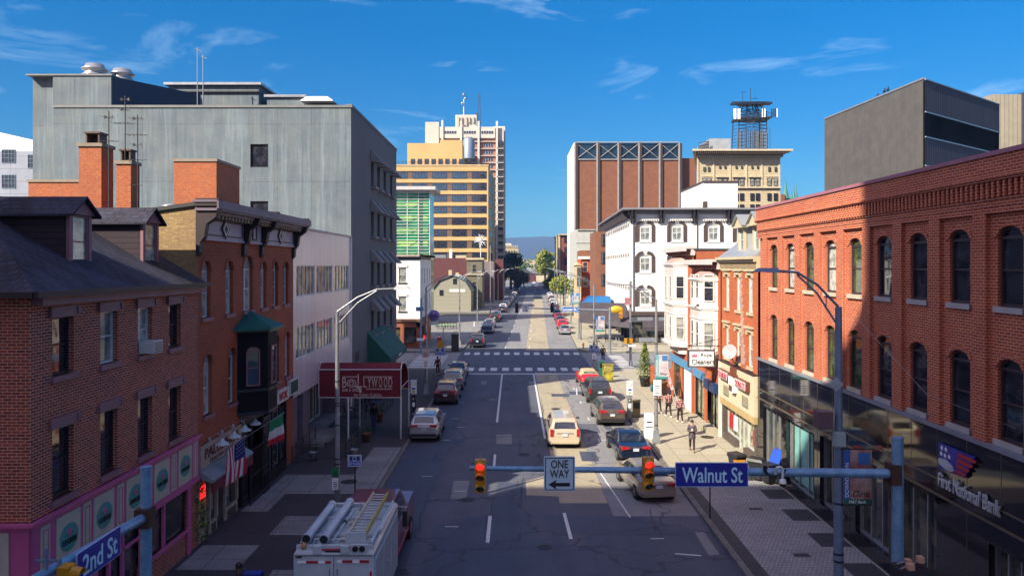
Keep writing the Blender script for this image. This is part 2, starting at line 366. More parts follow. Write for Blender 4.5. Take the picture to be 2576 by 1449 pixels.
def window(root, fr, u, z, W, pane=None, pf=None):
    ms = winset(W); M = fr.mtx(u, 0 if 'n' not in W else W['n'], z); Mw = Matrix.Translation(-Vector(root['_w'])) @ M
    o = bpy.data.objects.new('window', ms['frame']); col.objects.link(o); o.parent = root; o.matrix_local = Mw
    p = pane or rnd.choice(PANES)
    k = ('pane', ms['pane'].name, p.name)
    if k not in WM:
        me = ms['pane'].copy(); me.materials.clear(); me.materials.append(p); WM[k] = me
    g = bpy.data.objects.new('pane', WM[k]); col.objects.link(g); g.parent = o
    for nm in ('sill', 'lintel'):
        if nm in ms: q = bpy.data.objects.new(nm, ms[nm]); col.objects.link(q); q.parent = o
    if 'shutter' in ms:
        for sx in (1, -1): q = bpy.data.objects.new('shutter', ms['shutter']); col.objects.link(q); q.parent = o; q.scale = (sx, 1, 1)
    return o
# pixel of the photograph (2576 wide) + depth -> world, used to lay things out
def at(px, py, Y): return ((px - 1293) * Y / 1900, Y, 11 + (668 - py) * Y / 1900)
def yleft(px): return 1900 * 12.3 / (1293 - px)
def yright(px): return 1900 * 13.2 / (px - 1293)
BEND = .0315
def cx(Y): return 0 if Y < 100 else (Y - 100) * BEND
# ------------------------------------------------------------------ materials used
BK_L1 = brick('brick_dusky', (.48, .080, .035), (.20, .030, .018), (.80, .50, .38), bw=.23, rh=.082, ms=.0085, stain=(.46, .12, .05), sf=.45)
BK_L2 = brick('brick_red', (.46, .085, .022), (.34, .055, .018), (.50, .22, .12), bw=.22, rh=.08, ms=.007, stain=(.16, .035, .025), sf=.5)
BK_R1 = brick('brick_bank', (.54, .11, .022), (.38, .06, .016), (.85, .52, .38), bw=.24, rh=.086, ms=.0085, stain=(.34, .055, .02), sf=.4)
BK_OR = brick('brick_orange', (.58, .12, .02), (.46, .08, .018), (.46, .24, .14), bw=.22, rh=.08, ms=.009, stain=(.30, .06, .03), sf=.5)
BK_YE = brick('brick_yellow', (.50, .34, .13), (.36, .22, .09), (.30, .22, .14), bw=.23, rh=.08, ms=.011, stain=(.20, .12, .07), sf=.6)
BK_CH = brick('brick_chimney', (.60, .15, .03), (.50, .10, .025), (.42, .20, .12), bw=.23, rh=.08, ms=.012, stain=(.26, .08, .05), sf=.5)
BK_FAR = brick('brick_brown', (.25, .095, .042), (.20, .075, .034), (.20, .09, .06), bw=.6, rh=.24, ms=.012, stain=(.12, .045, .03), sf=.6, bump=0)
BK_DK = brick('brick_maroon', (.13, .035, .035), (.09, .025, .03), (.16, .07, .07), bw=.4, rh=.16, ms=.012, bump=0)
WHITE = mat('white_paint', (.78, .78, .76), .6, c2=(.70, .70, .69), fine=.1, streak=.25)
WTRIM = mat('white_trim', (.72, .72, .70), .5, fine=.1)
CREAM = mat('cream_paint', (.62, .54, .36), .6, streak=.3)
BEIGE = mat('beige_panel', (.60, .55, .44), .6, c2=(.52, .46, .36), streak=.25)
PINK = mat('pink_paint', (.66, .13, .32), .5, c2=(.54, .10, .26), streak=.2)
PINKW = mat('pinkish_white', (.74, .62, .60), .55, c2=(.64, .50, .49), streak=.35)
BLACKM = mat('black_metal', (.012, .012, .016), .45, fine=.1)
DARKW = mat('dark_wood', (.035, .02, .024), .6)
PURP = mat('mauve_trim', (.30, .14, .17), .6)
GALV = mat('galvanised_steel', (.42, .44, .47), .38, .55, c2=(.30, .32, .35), ns=3)
BLUEP = mat('blue_grey_steel', (.22, .40, .58), .42, .2, c2=(.12, .26, .42), ns=4, streak=.3)
GREYC = brick('grey_render', (.125, .165, .19), (.11, .145, .17), (.07, .085, .095), bw=2.55, rh=4.33, ms=.022, offset=0, stain=(.24, .26, .24), sf=.5, bump=0, rough=.8, streak=.55)
GREYD = mat('dark_render', (.15, .145, .16), .85, c2=(.15, .15, .16), streak=.5, ns=.5)
NAVY = mat('navy_cladding', (.035, .05, .10), .5)
SHING = brick('slate_shingles', (.034, .036, .066), (.008, .008, .018), (.002, .002, .005), bw=.30, rh=.18, ms=.024, stain=(.09, .095, .16), sf=.6, rough=.9)
MARBLE = brick('white_stone_panels', (.80, .70, .68), (.74, .64, .63), (.34, .28, .28), bw=1.02, rh=40, ms=.012, offset=0, stain=(.62, .50, .50), sf=.6, bump=0, rough=.2)
STONE = brick('limestone', (.56, .47, .30), (.50, .42, .27), (.30, .25, .16), bw=1.6, rh=.62, ms=.03, stain=(.36, .28, .18), sf=.5, bump=0)
TAN = mat('tan_precast', (.54, .36, .145), .75, c2=(.48, .32, .125), ns=.1, fine=.1)
CONC = mat('tower_concrete', (.62, .57, .50), .8, c2=(.54, .50, .44), ns=.1, streak=.3)
GRAN = mat('black_granite', (.010, .009, .014), .05, spec=1.0, fine=.2, ns=3)
GRAN2 = mat('black_granite_base', (.016, .012, .018), .12, spec=.8, ns=3)
GL_D = glass('glass_dark', (.012, .014, .022), c2=(.04, .045, .06))
GL_B = glass('glass_blind', (.30, .31, .28), c2=(.05, .06, .07), ns=1.1, rough=.1)
GL_C = glass('glass_curtain', (.50, .52, .46), c2=(.18, .20, .18), ns=2.5, rough=.12)
GL_G = glass('glass_greenish', (.06, .085, .03), c2=(.015, .02, .015), ns=2)
GL_S = glass('glass_shop', (.02, .03, .035), c2=(.10, .09, .06), ns=1.2, rough=.03)
GL_SKY = glass('glass_blue', (.03, .07, .11), c2=(.015, .03, .05), ns=.3)
PANES[:] = [GL_D, GL_D, GL_D, GL_B]
WHT = mat('sign_white', (.85, .85, .85), .5, fine=0, c2=(.82, .82, .82)); BLK = mat('sign_black', (.01, .01, .01), .5, fine=0)
BLU = mat('sign_blue', (.012, .018, .30), .35, fine=0, c2=(.010, .014, .25)); BLU2 = mat('sign_mid_blue', (.03, .12, .38), .4, fine=0)
RED = mat('sign_red', (.45, .012, .02), .45, fine=0); GRN = mat('sign_green', (.02, .22, .08), .5, fine=0); YEL = mat('signal_yellow', (.62, .30, .012), .4, c2=(.45, .20, .01), ns=6)
MAR = mat('maroon_canvas', (.20, .010, .022), .75, c2=(.16, .008, .018)); TEAL = mat('teal', (.05, .30, .28), .6, fine=.1)
ASPH = asphalt('asphalt', (.070, .076, .098), (.042, .048, .070)); ASPD = asphalt('asphalt_dark', (.034, .042, .068), (.060, .066, .088), .7)
ASPB = asphalt('asphalt_pale', (.27, .235, .165), (.19, .165, .12)); ASPG = asphalt('asphalt_worn', (.17, .17, .172), (.11, .11, .118))
LINE = mat('road_paint', (.80, .80, .78), .7, c2=(.58, .58, .58), ns=5, fine=.3)
SIDE = brick('concrete_pavement', (.48, .44, .33), (.44, .40, .30), (.20, .18, .13), bw=1.55, rh=1.55, ms=.02, offset=0, stain=(.34, .31, .23), sf=.6, bump=.1, rough=.85)
PAVE = brick('pale_paving', (.44, .44, .44), (.36, .36, .37), (.12, .11, .11), bw=.16, rh=.16, ms=.012, stain=(.16, .15, .15), sf=.5, bump=.2)
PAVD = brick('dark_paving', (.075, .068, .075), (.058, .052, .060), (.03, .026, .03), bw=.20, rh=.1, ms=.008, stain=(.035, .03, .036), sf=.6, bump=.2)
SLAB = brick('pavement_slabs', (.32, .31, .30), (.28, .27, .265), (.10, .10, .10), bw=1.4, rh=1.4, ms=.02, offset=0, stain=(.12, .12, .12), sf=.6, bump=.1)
KERB = mat('kerb_stone', (.20, .19, .18), .85, c2=(.12, .115, .11), ns=1.5)
GROUND = mat('ground_mix', (.09, .10, .05), .95, c2=(.12, .11, .09), ns=.02)
ROOFT = mat('tar_roof', (.06, .06, .065), .8); ROOFG = mat('grey_metal_roof', (.42, .44, .46), .4, .3, ns=1)

# ------------------------------------------------------------------ ground, streets, pavements
m = MB(); m.add([(-9000, -200, -.03), (9000, -200, -.03), (9000, 12000, -.03), (-9000, 12000, -.03)], [(0, 1, 2, 3)]); struct('ground', m, GROUND)
def sheet(mb, pts, z, mt=None):
    n = len(pts); a = sum(pts[i][0] * pts[(i + 1) % n][1] - pts[(i + 1) % n][0] * pts[i][1] for i in range(n))
    if a < 0: pts = pts[::-1]
    mb.add([(x, y, z) for x, y in pts], [tuple(range(n))], mt)
def strip(mb, x0, x1, y0, y1, z, mt=None):
    sheet(mb, [(x0 + cx(y0), y0), (x1 + cx(y0), y0), (x1 + cx(y1), y1), (x0 + cx(y1), y1)], z, mt)
m = MB(); strip(m, -6.63, 8.35, 14, 100, 0); strip(m, -6.63, 8.35, 100, 900, 0); struct('second_street_road', m, ASPH)
m = MB(); sheet(m, [(-80, -2), (80, -2), (80, 14), (-80, 14)], 0); struct('walnut_street_road', m, ASPD)
m = MB(); sheet(m, [(8.35, 80), (90, 80), (90, 95.5), (8.35, 95.5)], 0); sheet(m, [(-90, 80), (-6.63, 80), (-6.63, 95.5), (-90, 95.5)], 0); struct('locust_street_road', m, ASPG)
m = MB()
strip(m, -6.6, -4.0, 14, 66, .004, ASPD); sheet(m, [(-3.4, 14), (8.3, 14), (8.3, 30.5), (5.6, 33), (-1, 33.5), (-3.4, 32)], .004, ASPD)
sheet(m, [(-1.0, 33.6), (.4, 33.4), (.5, 38), (-.8, 38.5)], .004, ASPD)
strip(m, -6.6, 8.3, 78, 97, .004, ASPD)
struct('dark_asphalt_patches', m)
m = MB(); strip(m, 2.12, 4.35, 35, 77.5, .004, ASPB); strip(m, 1.6, 4.6, 98, 100, .004, ASPB); strip(m, 1.6, 4.6, 100, 250, .004, ASPB); sheet(m, [(.6, 36.2), (2.12, 36.0), (2.12, 40), (.6, 38.5)], .0065, ASPB); struct('pale_asphalt_strip', m)
m = MB(); strip(m, 4.37, 8.3, 33.2, 77.5, .004, ASPG); strip(m, 4.62, 8.3, 98, 100, .004, ASPG); strip(m, 4.62, 8.3, 100, 300, .004, ASPG); strip(m, -1.2, 1.58, 100, 300, .004, ASPG); struct('worn_asphalt_strip', m)
# manholes, tar seams
m = MB()
for k in range(46):
    y = rnd.uniform(27, 110); x = rnd.choice([-4.0, -1.15, .4, 2.1, 4.36, 5.9]) + rnd.uniform(-.1, .1); l = rnd.uniform(1, 5); pw = .02 + rnd.random() * .02; p0 = (x, y)
    for q in range(6):
        p1 = (p0[0] + rnd.uniform(-.12, .12), p0[1] + l / 6); sheet(m, [(p0[0], p0[1]), (p0[0] + pw, p0[1]), (p1[0] + pw, p1[1]), p1], .009); p0 = p1
for k in range(12):
    y = rnd.uniform(27, 74); x = rnd.uniform(-6, 5); p0 = (x, y)
    for q in range(8):
        p1 = (p0[0] + rnd.uniform(.2, .5), p0[1] + rnd.uniform(-.1, .1)); sheet(m, [p0, p1, (p1[0], p1[1] + .03), (p0[0], p0[1] + .03)], .0095); p0 = p1
struct('tar_seams', m, mat('tar', (.015, .015, .018), .6))
m = MB()
for k in range(34):
    y = rnd.uniform(26.5, 76); x = rnd.uniform(-6.2, 7.4); w_ = rnd.uniform(.4, 1.6); l = rnd.uniform(.5, 3.2); sheet(m, [(x, y), (x + w_, y + rnd.uniform(-.1, .1)), (x + w_, y + l), (x + rnd.uniform(-.1, .1), y + l)], .0075 + k * 2e-5, (ASPD, ASPG, ASPH)[k % 3] if x > -4 else ASPD)
for (x, y, r) in ((-2.2, 35.5, .36), (.6, 44, .36), (3.2, 58, .36), (-2.6, 62, .36), (5, 72, .3), (-.4, 87, .4), (1.2, 29.5, .3)): m.add([(x + r * math.cos(t * math.pi / 8), y + r * math.sin(t * math.pi / 8), .010) for t in range(16)], [tuple(range(16))], mat('cast_iron_dark', (.03, .028, .026), .6, .3))
struct('road_repairs', m)
m = MB()
def dash(x, y0, y1, wd=.12): strip(m, x - wd / 2 + (0), x + wd / 2, y0, y1, .013)
dash(-1.05, 30.0, 33.2, .15); dash(-1.1, 41, 44.0, .14)
sheet(m, [(2.22, 30.4), (2.37, 30.4), (2.30, 33.6), (2.16, 33.6)], .013)
strip(m, -1.27, -1.12, 53, 76.3, .013); strip(m, 1.9, 2.05, 48, 76.3, .013)
sheet(m, [(5.05, 33.0), (5.12, 33.0), (4.62, 40), (4.55, 40)], .013)
strip(m, -6.5, 8.2, 76.4, 76.95, .013)
for k in range(12): x = -6.2 + k * 1.24; sheet(m, [(x, 78.9), (x + .7, 78.9), (x + .7, 81.3), (x, 81.3)], .013)
for k in range(12): x = -6.2 + k * 1.24; sheet(m, [(x, 93.0), (x + .7, 93.0), (x + .7, 95.6), (x, 95.6)], .013)
for k in range(9): y = 81.6 + k * 1.25; sheet(m, [(9.6, y), (13.0, y), (13.0, y + .55), (9.6, y + .55)], .013)
for k in range(9): y = 81.6 + k * 1.3; sheet(m, [(-11.6, y), (-8.0, y), (-8.0, y + .55), (-11.6, y + .55)], .013)
sheet(m, [(-16.0, 81), (-15.2, 81), (-14.8, 94.5), (-15.6, 94.5)], .013)
sheet(m, [(-30, 87.6), (-17, 87.6), (-17, 87.8), (-30, 87.8)], .013)
for Y in (47.5, 54.2, 60.7, 67.5): sheet(m, [(-4.55, Y), (-4.0, Y), (-4.0, Y + .09), (-4.55, Y + .09)], .013); sheet(m, [(5.3, Y), (5.9, Y), (5.9, Y + .09), (5.3, Y + .09)], .013); strip(m, 5.3, 5.39, Y - .5, Y + .5, .014)
sheet(m, [(5.55, 67.8), (5.65, 67.8), (5.4, 64.2), (5.3, 64.2)], .013)
for x in (-1.2, 2.0):
    for k in range(20): Y = 100 + k * 12.2; strip(m, x - .06, x + .06, Y, Y + 3.05, .013)
for Y in (168, 171.5, 305, 430): strip(m, -6.2, 8.1, Y, Y + .5, .013)
sheet(m, [(6.15, 28.8), (7.1, 28.6), (7.1, 28.7), (6.15, 28.9)], .013)
for (x, y) in ((-2.9, 36.8), (-3.9, 51.4), (-4.8, 39.4), (5.5, 30.4), (-2.9, 31.8)): sheet(m, [(x, y), (x + .55, y), (x + .55, y + .07), (x, y + .07)], .013)
struct('road_markings', m, LINE)
# pavements (real steps) and kerbs
def pave(name, x0, x1, y0, y1, mt, z=.13, c=.6, corner=None):
    m = MB(); b = cx((y0 + y1) / 2) * 0
    pts = [(x0 + cx(y0), y0), (x1 + cx(y0), y0), (x1 + cx(y1), y1), (x0 + cx(y1), y1)]
    if corner: pts = corner
    n = len(pts); a = sum(pts[i][0] * pts[(i + 1) % n][1] - pts[(i + 1) % n][0] * pts[i][1] for i in range(n))
    if a < 0: pts = pts[::-1]
    m.prism([(x, y, -.02) for x, y in pts], (0, 0, z + .02)); return struct(name, m, mt)
def rc(xk, xb, y0, y1, r, far=True):   # block pavement with rounded street corners
    s = 1 if xb > xk else -1; pts = [(xb, y0)]
    pts += [(xk + s * r - s * r * math.sin(t), y0 + r - r * math.cos(t)) for t in [i * math.pi / 12 for i in range(7)]]
    pts += [(xk + s * r - s * r * math.cos(t), y1 - r + r * math.sin(t)) for t in [i * math.pi / 12 for i in range(7)]]
    return pts + [(xb, y1)]
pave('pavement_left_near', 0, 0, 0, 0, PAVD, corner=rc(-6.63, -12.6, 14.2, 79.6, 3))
pave('pavement_right_near', 0, 0, 0, 0, SIDE, corner=rc(8.35, 13.5, 14.2, 79.6, 3))
pave('pavement_left_far', 0, 0, 0, 0, SLAB, corner=[(-60, 96), (-9.6, 96), (-7.6, 96.8), (-6.63, 99), (-6.63 + cx(163), 163), (-60, 163)])
pave('pavement_right_far', 0, 0, 0, 0, SIDE, corner=[(60, 96), (11.4, 96), (9.4, 96.8), (8.4, 99), (8.35 + cx(163), 163), (60, 163)])
for i, (a, b) in enumerate([(176, 300), (312, 425), (437, 560)]):
    pave('pavement_left_distant', -30, -6.63, a, b, SLAB); pave('pavement_right_distant', 8.35, 30, a, b, SIDE)
pave('plaza_left', 0, 0, 0, 0, SLAB, z=.10, corner=[(-60, 14.2), (-12.6, 14.2), (-12.6, 79.6), (-60, 79.6)])
pave('plaza_right', 0, 0, 0, 0, SIDE, z=.10, corner=[(60, 14.2), (13.5, 14.2), (13.5, 79.6), (60, 79.6)])
m = MB()
m.box(-6.66, -6.45, 17.3, 76.6, -.01, .145); m.box(8.17, 8.38, 17.3, 76.6, -.01, .145); struct('kerb_stones', m, KERB)
m = MB(); sheet(m, [(8.40, 17), (13.14, 17), (13.14, 38.6), (8.40, 38.6)], .136)
struct('block_paving', m, PAVE)
m = MB(); sheet(m, [(8.41, 17.3), (8.95, 17.3), (8.95, 37.9), (8.41, 37.9)], .140)
for y in (20.4, 23.2, 26.1, 29.2, 32.2, 35.2): sheet(m, [(11.9, y), (13.1, y), (13.1, y + 1.5), (11.9, y + 1.5)], .140)
for y in (24.6, 28.2, 33.6): sheet(m, [(10.5, y), (11.1, y), (11.1, y + .35), (10.5, y + .35)], .140)
struct('dark_paving_squares', m, mat('dark_block', (.05, .05, .06), .7, ns=3))
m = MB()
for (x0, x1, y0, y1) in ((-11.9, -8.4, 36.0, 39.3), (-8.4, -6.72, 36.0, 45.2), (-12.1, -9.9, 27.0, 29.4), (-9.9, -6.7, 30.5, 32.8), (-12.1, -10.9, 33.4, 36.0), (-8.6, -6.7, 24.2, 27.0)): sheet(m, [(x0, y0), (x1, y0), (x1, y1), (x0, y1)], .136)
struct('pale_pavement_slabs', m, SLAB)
m = MB()
for (x, y, r) in ((-8.3, 38.0, .42), (12.25, 47.9, .42)):
    m.add([(x + r * math.cos(t * math.pi / 8), y + r * math.sin(t * math.pi / 8), .142) for t in range(16)], [tuple(range(16))])
struct('pavement_manhole_covers', m, mat('cast_iron', (.05, .04, .035), .6, .3))

# ------------------------------------------------------------------ LEFT 1: corner bakery in dark brick
b = empty('brick_building', (-17, 24, 0), 'dusky brick corner bakery with slate roof, dormers and pink shopfront', 'building')
ZE = 10.25
wy = (20.62, 22.96, 25.2, 27.4); holes = [(y - .5, y + .5, 8.03, 9.6) for y in wy] + [(y - .5, y + .5, 4.72, 6.62) for y in wy]
m = MB(); facade(m, LF, 19.2, 29.38, 4.46, ZE, holes, BK_L1)
facade(m, FY(19.2), -40, -12.3, 4.46, ZE, [(-20.5, -19.5, 8.03, 9.6), (-20.5, -19.5, 4.72, 6.62)], BK_L1)
facade(m, LF, 24.95, 29.38, 0, 1.05, [], BK_L1, n=-.02); LF.box(m, 24.93, 29.38, -.6, -.03, 0, 1.0, BK_L1); LF.box(m, 28.55, 29.38, -.2, 0, 1.05, 2.62, BK_L1)
m.box(-40, -12.9, 29.0, 29.3, 0, ZE, BK_L1); m.box(-40, -13, 19.6, 29, 3, 3.2, BLACKM)
m.build('wall', BK_L1, b)
DKF = dict(w=1.0, h=1.57, fm=DARKW, sill=PURP, lintel=PURP, d=.2)
for i, y in enumerate(wy):
    window(b, LF, y, 8.03, dict(DKF, fm=(DARKW, WTRIM, WTRIM, DARKW)[i]), (GL_D, GL_B, GL_C, GL_D)[i]); window(b, LF, y, 4.72, dict(DKF, h=1.9), (GL_D, GL_D, GL_D, GL_D)[i])
window(b, FY(19.2), -20, 8.03, DKF, GL_D); window(b, FY(19.2), -20, 4.72, dict(DKF, h=1.9), GL_D)
ac = MB(); LF.box(ac, 24.95, 25.55, -.1, .42, 8.09, 8.5); 
for k in range(6): LF.box(ac, 24.99, 25.51, .42, .43, 8.12 + k * .06, 8.15 + k * .06, BLACKM)
ac.mats = [WTRIM, BLACKM] if False else ac.mats
tag(ac.build('air_conditioner', WTRIM, None, (-12.3, 25.25, 8.1)), 'white box air conditioner jutting from an upper window of the corner bakery', 'air conditioner')
# roof: hipped toward the front, 31 degrees toward the street
RS = .60; X0 = -11.95; rz = ZE + .06
m = MB(); Xr = -16.9; zr = rz + (X0 - Xr) * RS; ye = 18.85; yr = ye + (X0 - Xr) * .95
m.add([(X0, ye, rz), (X0, 29.38, rz), (Xr, 29.38, zr), (Xr, yr, zr), (-40, yr, zr - 3), (-40, ye, rz - 1), (-40, 36, ZE)],
      [(0, 1, 2, 3), (0, 3, 4, 5)], SHING)
m.box(-40, X0, ye, 29.38, ZE - .02, ZE + .05, DARKW); LF.box(m, 18.75, 29.45, .36, .50, ZE - .07, ZE + .09, DARKW); m.box(-40, X0, 18.72, 18.85, ZE - .07, ZE + .09, DARKW)
LF.box(m, 19.25, 29.4, 0, .3, ZE - .28, ZE - .03, PURP)
roof = m.build('roof', SHING, b)
def dormer(yc):
    d = empty('dormer', (-13.35, yc, 10.9)); d.parent = b; d.location = Vector((-13.35, yc, 10.9)) - Vector(b['_w'])
    F = Fr((-13.35, 0), (0, 1), (1, 0)); hw = .58; zt = 12.55; zp = 13.05; back = -17.3
    m = MB(); m.box(back, -13.42, yc - hw, yc + hw, 10.6, zt, brick('dark_siding', (.05, .03, .045), (.035, .022, .035), (.012, .01, .015), bw=3, rh=.2, ms=.02))
    m.build('cheek', None, d)
    m = MB(); F.box(m, yc - hw - .02, yc - hw + .14, -.08, .02, 10.75, zt); F.box(m, yc + hw - .14, yc + hw + .02, -.08, .02, 10.75, zt); F.box(m, yc - hw, yc + hw, -.08, .06, 10.72, 10.86)
    F.poly(m, [(yc - hw - .12, zt), (yc + hw + .12, zt), (yc, zp)], -.08, .08); m.build('surround', PURP, d)
    m = MB(); 
    for s in (-1, 1):
        m.hull8([(back - .8, yc, zp + .0), (back - .8, yc + s * (hw + .22), zt - .08), (-13.12, yc + s * (hw + .22), zt - .08), (-13.12, yc, zp)][::s] +
                [(back - .8, yc, zp + .07), (back - .8, yc + s * (hw + .22), zt - .01), (-13.12, yc + s * (hw + .22), zt - .01), (-13.12, yc, zp + .07)][::s])
    m.build('dormer_roof', SHING, d)
    window(d, F, yc, 10.87, dict(w=.86, h=1.66, fm=PURP, d=.05), GL_C)
dormer(23.25); dormer(27.75)
# pink shopfront
m = MB(); S0, S1 = 19.2, 29.36; zt, zb = 4.45, 2.66
LF.box(m, S0 - .06, S1, .0, .10, zt - .16, zt); LF.box(m, S0 - .06, S1, .0, .10, zb, zb + .2); LF.box(m, S0, S1, .001, .05, zb + .2, zt - .16)
LF.box(m, S0 - .06, S1, .1, .2, zt - .05, zt + .03)
bays = (20.75, 22.55, 24.4, 26.25, 28.1)
F1 = FY(19.2)
F1.box(m, -40, -12.24, 0, .1, zt - .16, zt); F1.box(m, -40, -12.24, 0, .1, zb, zb + .2); F1.box(m, -40, -12.3, 0, .05, zb + .2, zt - .16); F1.box(m, -40, -12.1, .1, .22, zt - .05, zt + .03)
for u in (19.3, 24.85, 22.1, 28.5): LF.box(m, u - .12, u + .12, 0, .07, 0, zb)
for u in (20.8, 22.9, 23.7, 26.5): LF.box(m, u - .05, u + .05, -.05, .05, .9 if u > 25 else 0, zb)
LF.box(m, 24.9, 28.5, 0, .08, 1.0, 1.12); LF.box(m, 22.0, 24.9, 0, .05, 2.05, 2.16); LF.box(m, 22.2, 23.6, -.1, -.02, 0, .4); LF.box(m, 19.3, 22.1, 0, .06, .7, .8); LF.box(m, 19.3, 22.1, -.05, .0, 0, .7)
F1.box(m, -40, -12.3, -.1, 0, 0, 1); 
for u in (-12.5, -14.6, -16.7, -18.8, -21): F1.box(m, u - .15, u + .15, 0, .07, 0, zb)
m.build('shopfront_frame', PINK, b)
for F_, u, w_ in [(LF, u, .55) for u in bays] + [(LF, u, .19) for u in (19.72, 21.65, 23.48, 25.33, 27.18, 29.0)] + [(F1, u, .5) for u in (-13.3, -15.3, -17.3, -19.3)]:
    m = MB(); F_.box(m, u - w_, u + w_, .05, .075, zb + .25, zt - .22); m.build('sign_panel', BEIGE, b)
m = MB()
def ring(mb, fr, u0, u1, z0, z1, n0, n1, t=.03):
    fr.box(mb, u0, u1, n0, n1, z0, z0 + t); fr.box(mb, u0, u1, n0, n1, z1 - t, z1); fr.box(mb, u0, u0 + t, n0, n1, z0 + t, z1 - t); fr.box(mb, u1 - t, u1, n0, n1, z0 + t, z1 - t)
for u in (19.72, 21.65, 23.48, 25.33, 27.18, 29.0): ring(m, LF, u - .12, u + .12, zb + .36, zt - .33, .075, .085)
for u in (-13.3, -15.3, -17.3, -19.3): ring(m, F1, u - .28, u + .28, zb + .36, zt - .33, .075, .085)
m.build('panel_lines', PINK, b)
for u, t in zip(bays, ('COOKIES', 'COFFEE', 'ANNA ROSE', 'CUPCAKES', 'MUFFINS')):
    k = MB(); k.add([LF.p(u + .43 * math.cos(a * math.pi / 14), .085, 3.56 + .38 * math.sin(a * math.pi / 14)) for a in range(28)], [tuple(range(28))]); k.add([LF.p(u + .43 * math.cos(a * math.pi / 14), .076, 3.56 + .38 * math.sin(a * math.pi / 14)) for a in range(28)] + [LF.p(u + .43 * math.cos(a * math.pi / 14), .085, 3.56 + .38 * math.sin(a * math.pi / 14)) for a in range(28)], [(i, (i + 1) % 28, 28 + (i + 1) % 28, 28 + i) for i in range(28)])
    ob = k.build('round_sign', TEAL, b); ob['label'] = f'teal oval sign reading {t}'
    lt = text(t, LF, u, .095, 3.46, .15, BLK, ob, w=.66 if len(t) < 8 else .74, bold=.01)
    f_ = MB()
    for q in range(6): a = q * 1.05; LF.poly(f_, [(u + .06 * math.cos(a) + .05 * math.cos(t_), 3.70 + .05 * math.sin(a) + .05 * math.sin(t_)) for t_ in (0, 1.57, 3.14, 4.71)], .086, .092 + q * .002, mat('rose_pink', (.65, .10, .35), .6, fine=0))
    LF.poly(f_, [(u - .22, 3.64), (u - .08, 3.60), (u - .1, 3.70)], .086, .09, GRN); LF.poly(f_, [(u + .22, 3.64), (u + .08, 3.60), (u + .1, 3.70)], .086, .09, GRN)
    f_.build('flower_emblem', None, ob)
m = MB()
for a, c in ((19.42, 20.75), (20.85, 22.0), (22.95, 23.65), (23.75, 24.75)): LF.box(m, a, c, -.12, -.10, .4, zb)
for a, c in ((25.0, 26.45), (26.55, 28.4)): LF.box(m, a, c, -.12, -.10, 1.12, zb)
LF.box(m, 22.2, 22.85, -.12, -.10, .4, 2.05)
for u in (-12.7, -14.8, -16.9, -19.0): F1.box(m, u - 1.75, u, -.12, -.10, 1, zb)
m.build('shop_window', GL_S, b)
m = MB(); LF.box(m, 19.3, 29.3, -4, -3.9, 0, 3); m.box(-16.3, -12.5, 19.4, 29.3, .05, .06); m.build('interior', DARKW, b)
t = MB()
for k in range(5): t.lathe((-12.75, 25.25 + k * .28, 1.15 + .0), [(.0, 0), (.11, 0), (.11, .12 + .05 * (k % 2)), (.09, .2), (0, .2)], 10)
t.build('cake_display', mat('cake_mint', (.35, .6, .55), .6), b)

# chimneys and aerials behind the dormers
def chimney(name, x0, x1, y0, y1, zb_, zt_, label, cap=True, mt=BK_CH, pot=None, group=None):
    c = empty(name, ((x0 + x1) / 2, (y0 + y1) / 2, zb_), label, 'chimney', group)
    m = MB(); m.box(x0, x1, y0, y1, zb_, zt_); m.build('shaft', mt, c)
    if cap: m = MB(); m.box(x0 - .06, x1 + .06, y0 - .06, y1 + .06, zt_ + .002, zt_ + .14); m.build('cap', mat('chimney_cap', (.34, .28, .22), .8), c)
    if pot:
        a = pot; m = MB(); cxx = (x0 + x1) / 2; cyy = (y0 + y1) / 2
        m.box(cxx - a, cxx - a + .06, cyy - a, cyy + a, zt_ + .14, zt_ + .55); m.box(cxx + a - .06, cxx + a, cyy - a, cyy + a, zt_ + .14, zt_ + .55); m.box(cxx - a, cxx + a, cyy + a - .05, cyy + a, zt_ + .14, zt_ + .55)
        m.box(cxx - a - .05, cxx + a + .05, cyy - a - .05, cyy + a + .05, zt_ + .552, zt_ + .62); m.build('chimney_pot', mat('pot_brown', (.12, .08, .07), .7), c)
    return c
chimney('chimney', -17.4, -16.5, 30.2, 31.1, 11.5, 15.75, 'tall broad orange brick chimney, tallest behind the slate roof', pot=.28)
chimney('chimney', -15.9, -15.32, 30.2, 30.9, 11.5, 15.05, 'slim weathered brick chimney clasped by aerial masts', pot=.2)
chimney('brick_stack', -25.4, -22.1, 39.5, 41.5, 10, 15.35, 'low wide orange brick stack left of the tall chimney', cap=True)
chimney('brick_stack', -17.2, -15.05, 38.2, 41.4, 12, 16.25, 'big square orange brick stack above the bracketed cornice')
def aerial(x, y, z0, z1, arms, label):
    m = MB(); m.tube([(x, y, z0), (x, y, z1)], .022, 5)
    for (z, wdt, kind) in arms:
        m.tube([(x - wdt, y, z), (x + wdt, y, z)], .010, 4)
        for k in range(int(wdt * 12)): a = x - wdt + k * .16; m.tube([(a, y - .3 * (1 - k * .06), z), (a, y + .3 * (1 - k * .06), z)], .007, 4)
        if kind: 
            for s in (-1, 1): m.prism([(x + s * .05, y, z + .01), (x + s * .17, y - .02, z + .08), (x + s * .17, y - .02, z - .07)], (0, .02, 0))
    return tag(m.build('roof_aerial', mat('aerial_grey', (.08, .08, .09), .5, .4), None, (x, y, z0)), label, 'aerial', 'television aerials on the chimneys')
aerial(-16.15, 30.1, 13.1, 17.15, ((16.9, .2, 1), (15.95, .42, 0)), 'leftmost of the three aerial masts by the slim chimney')
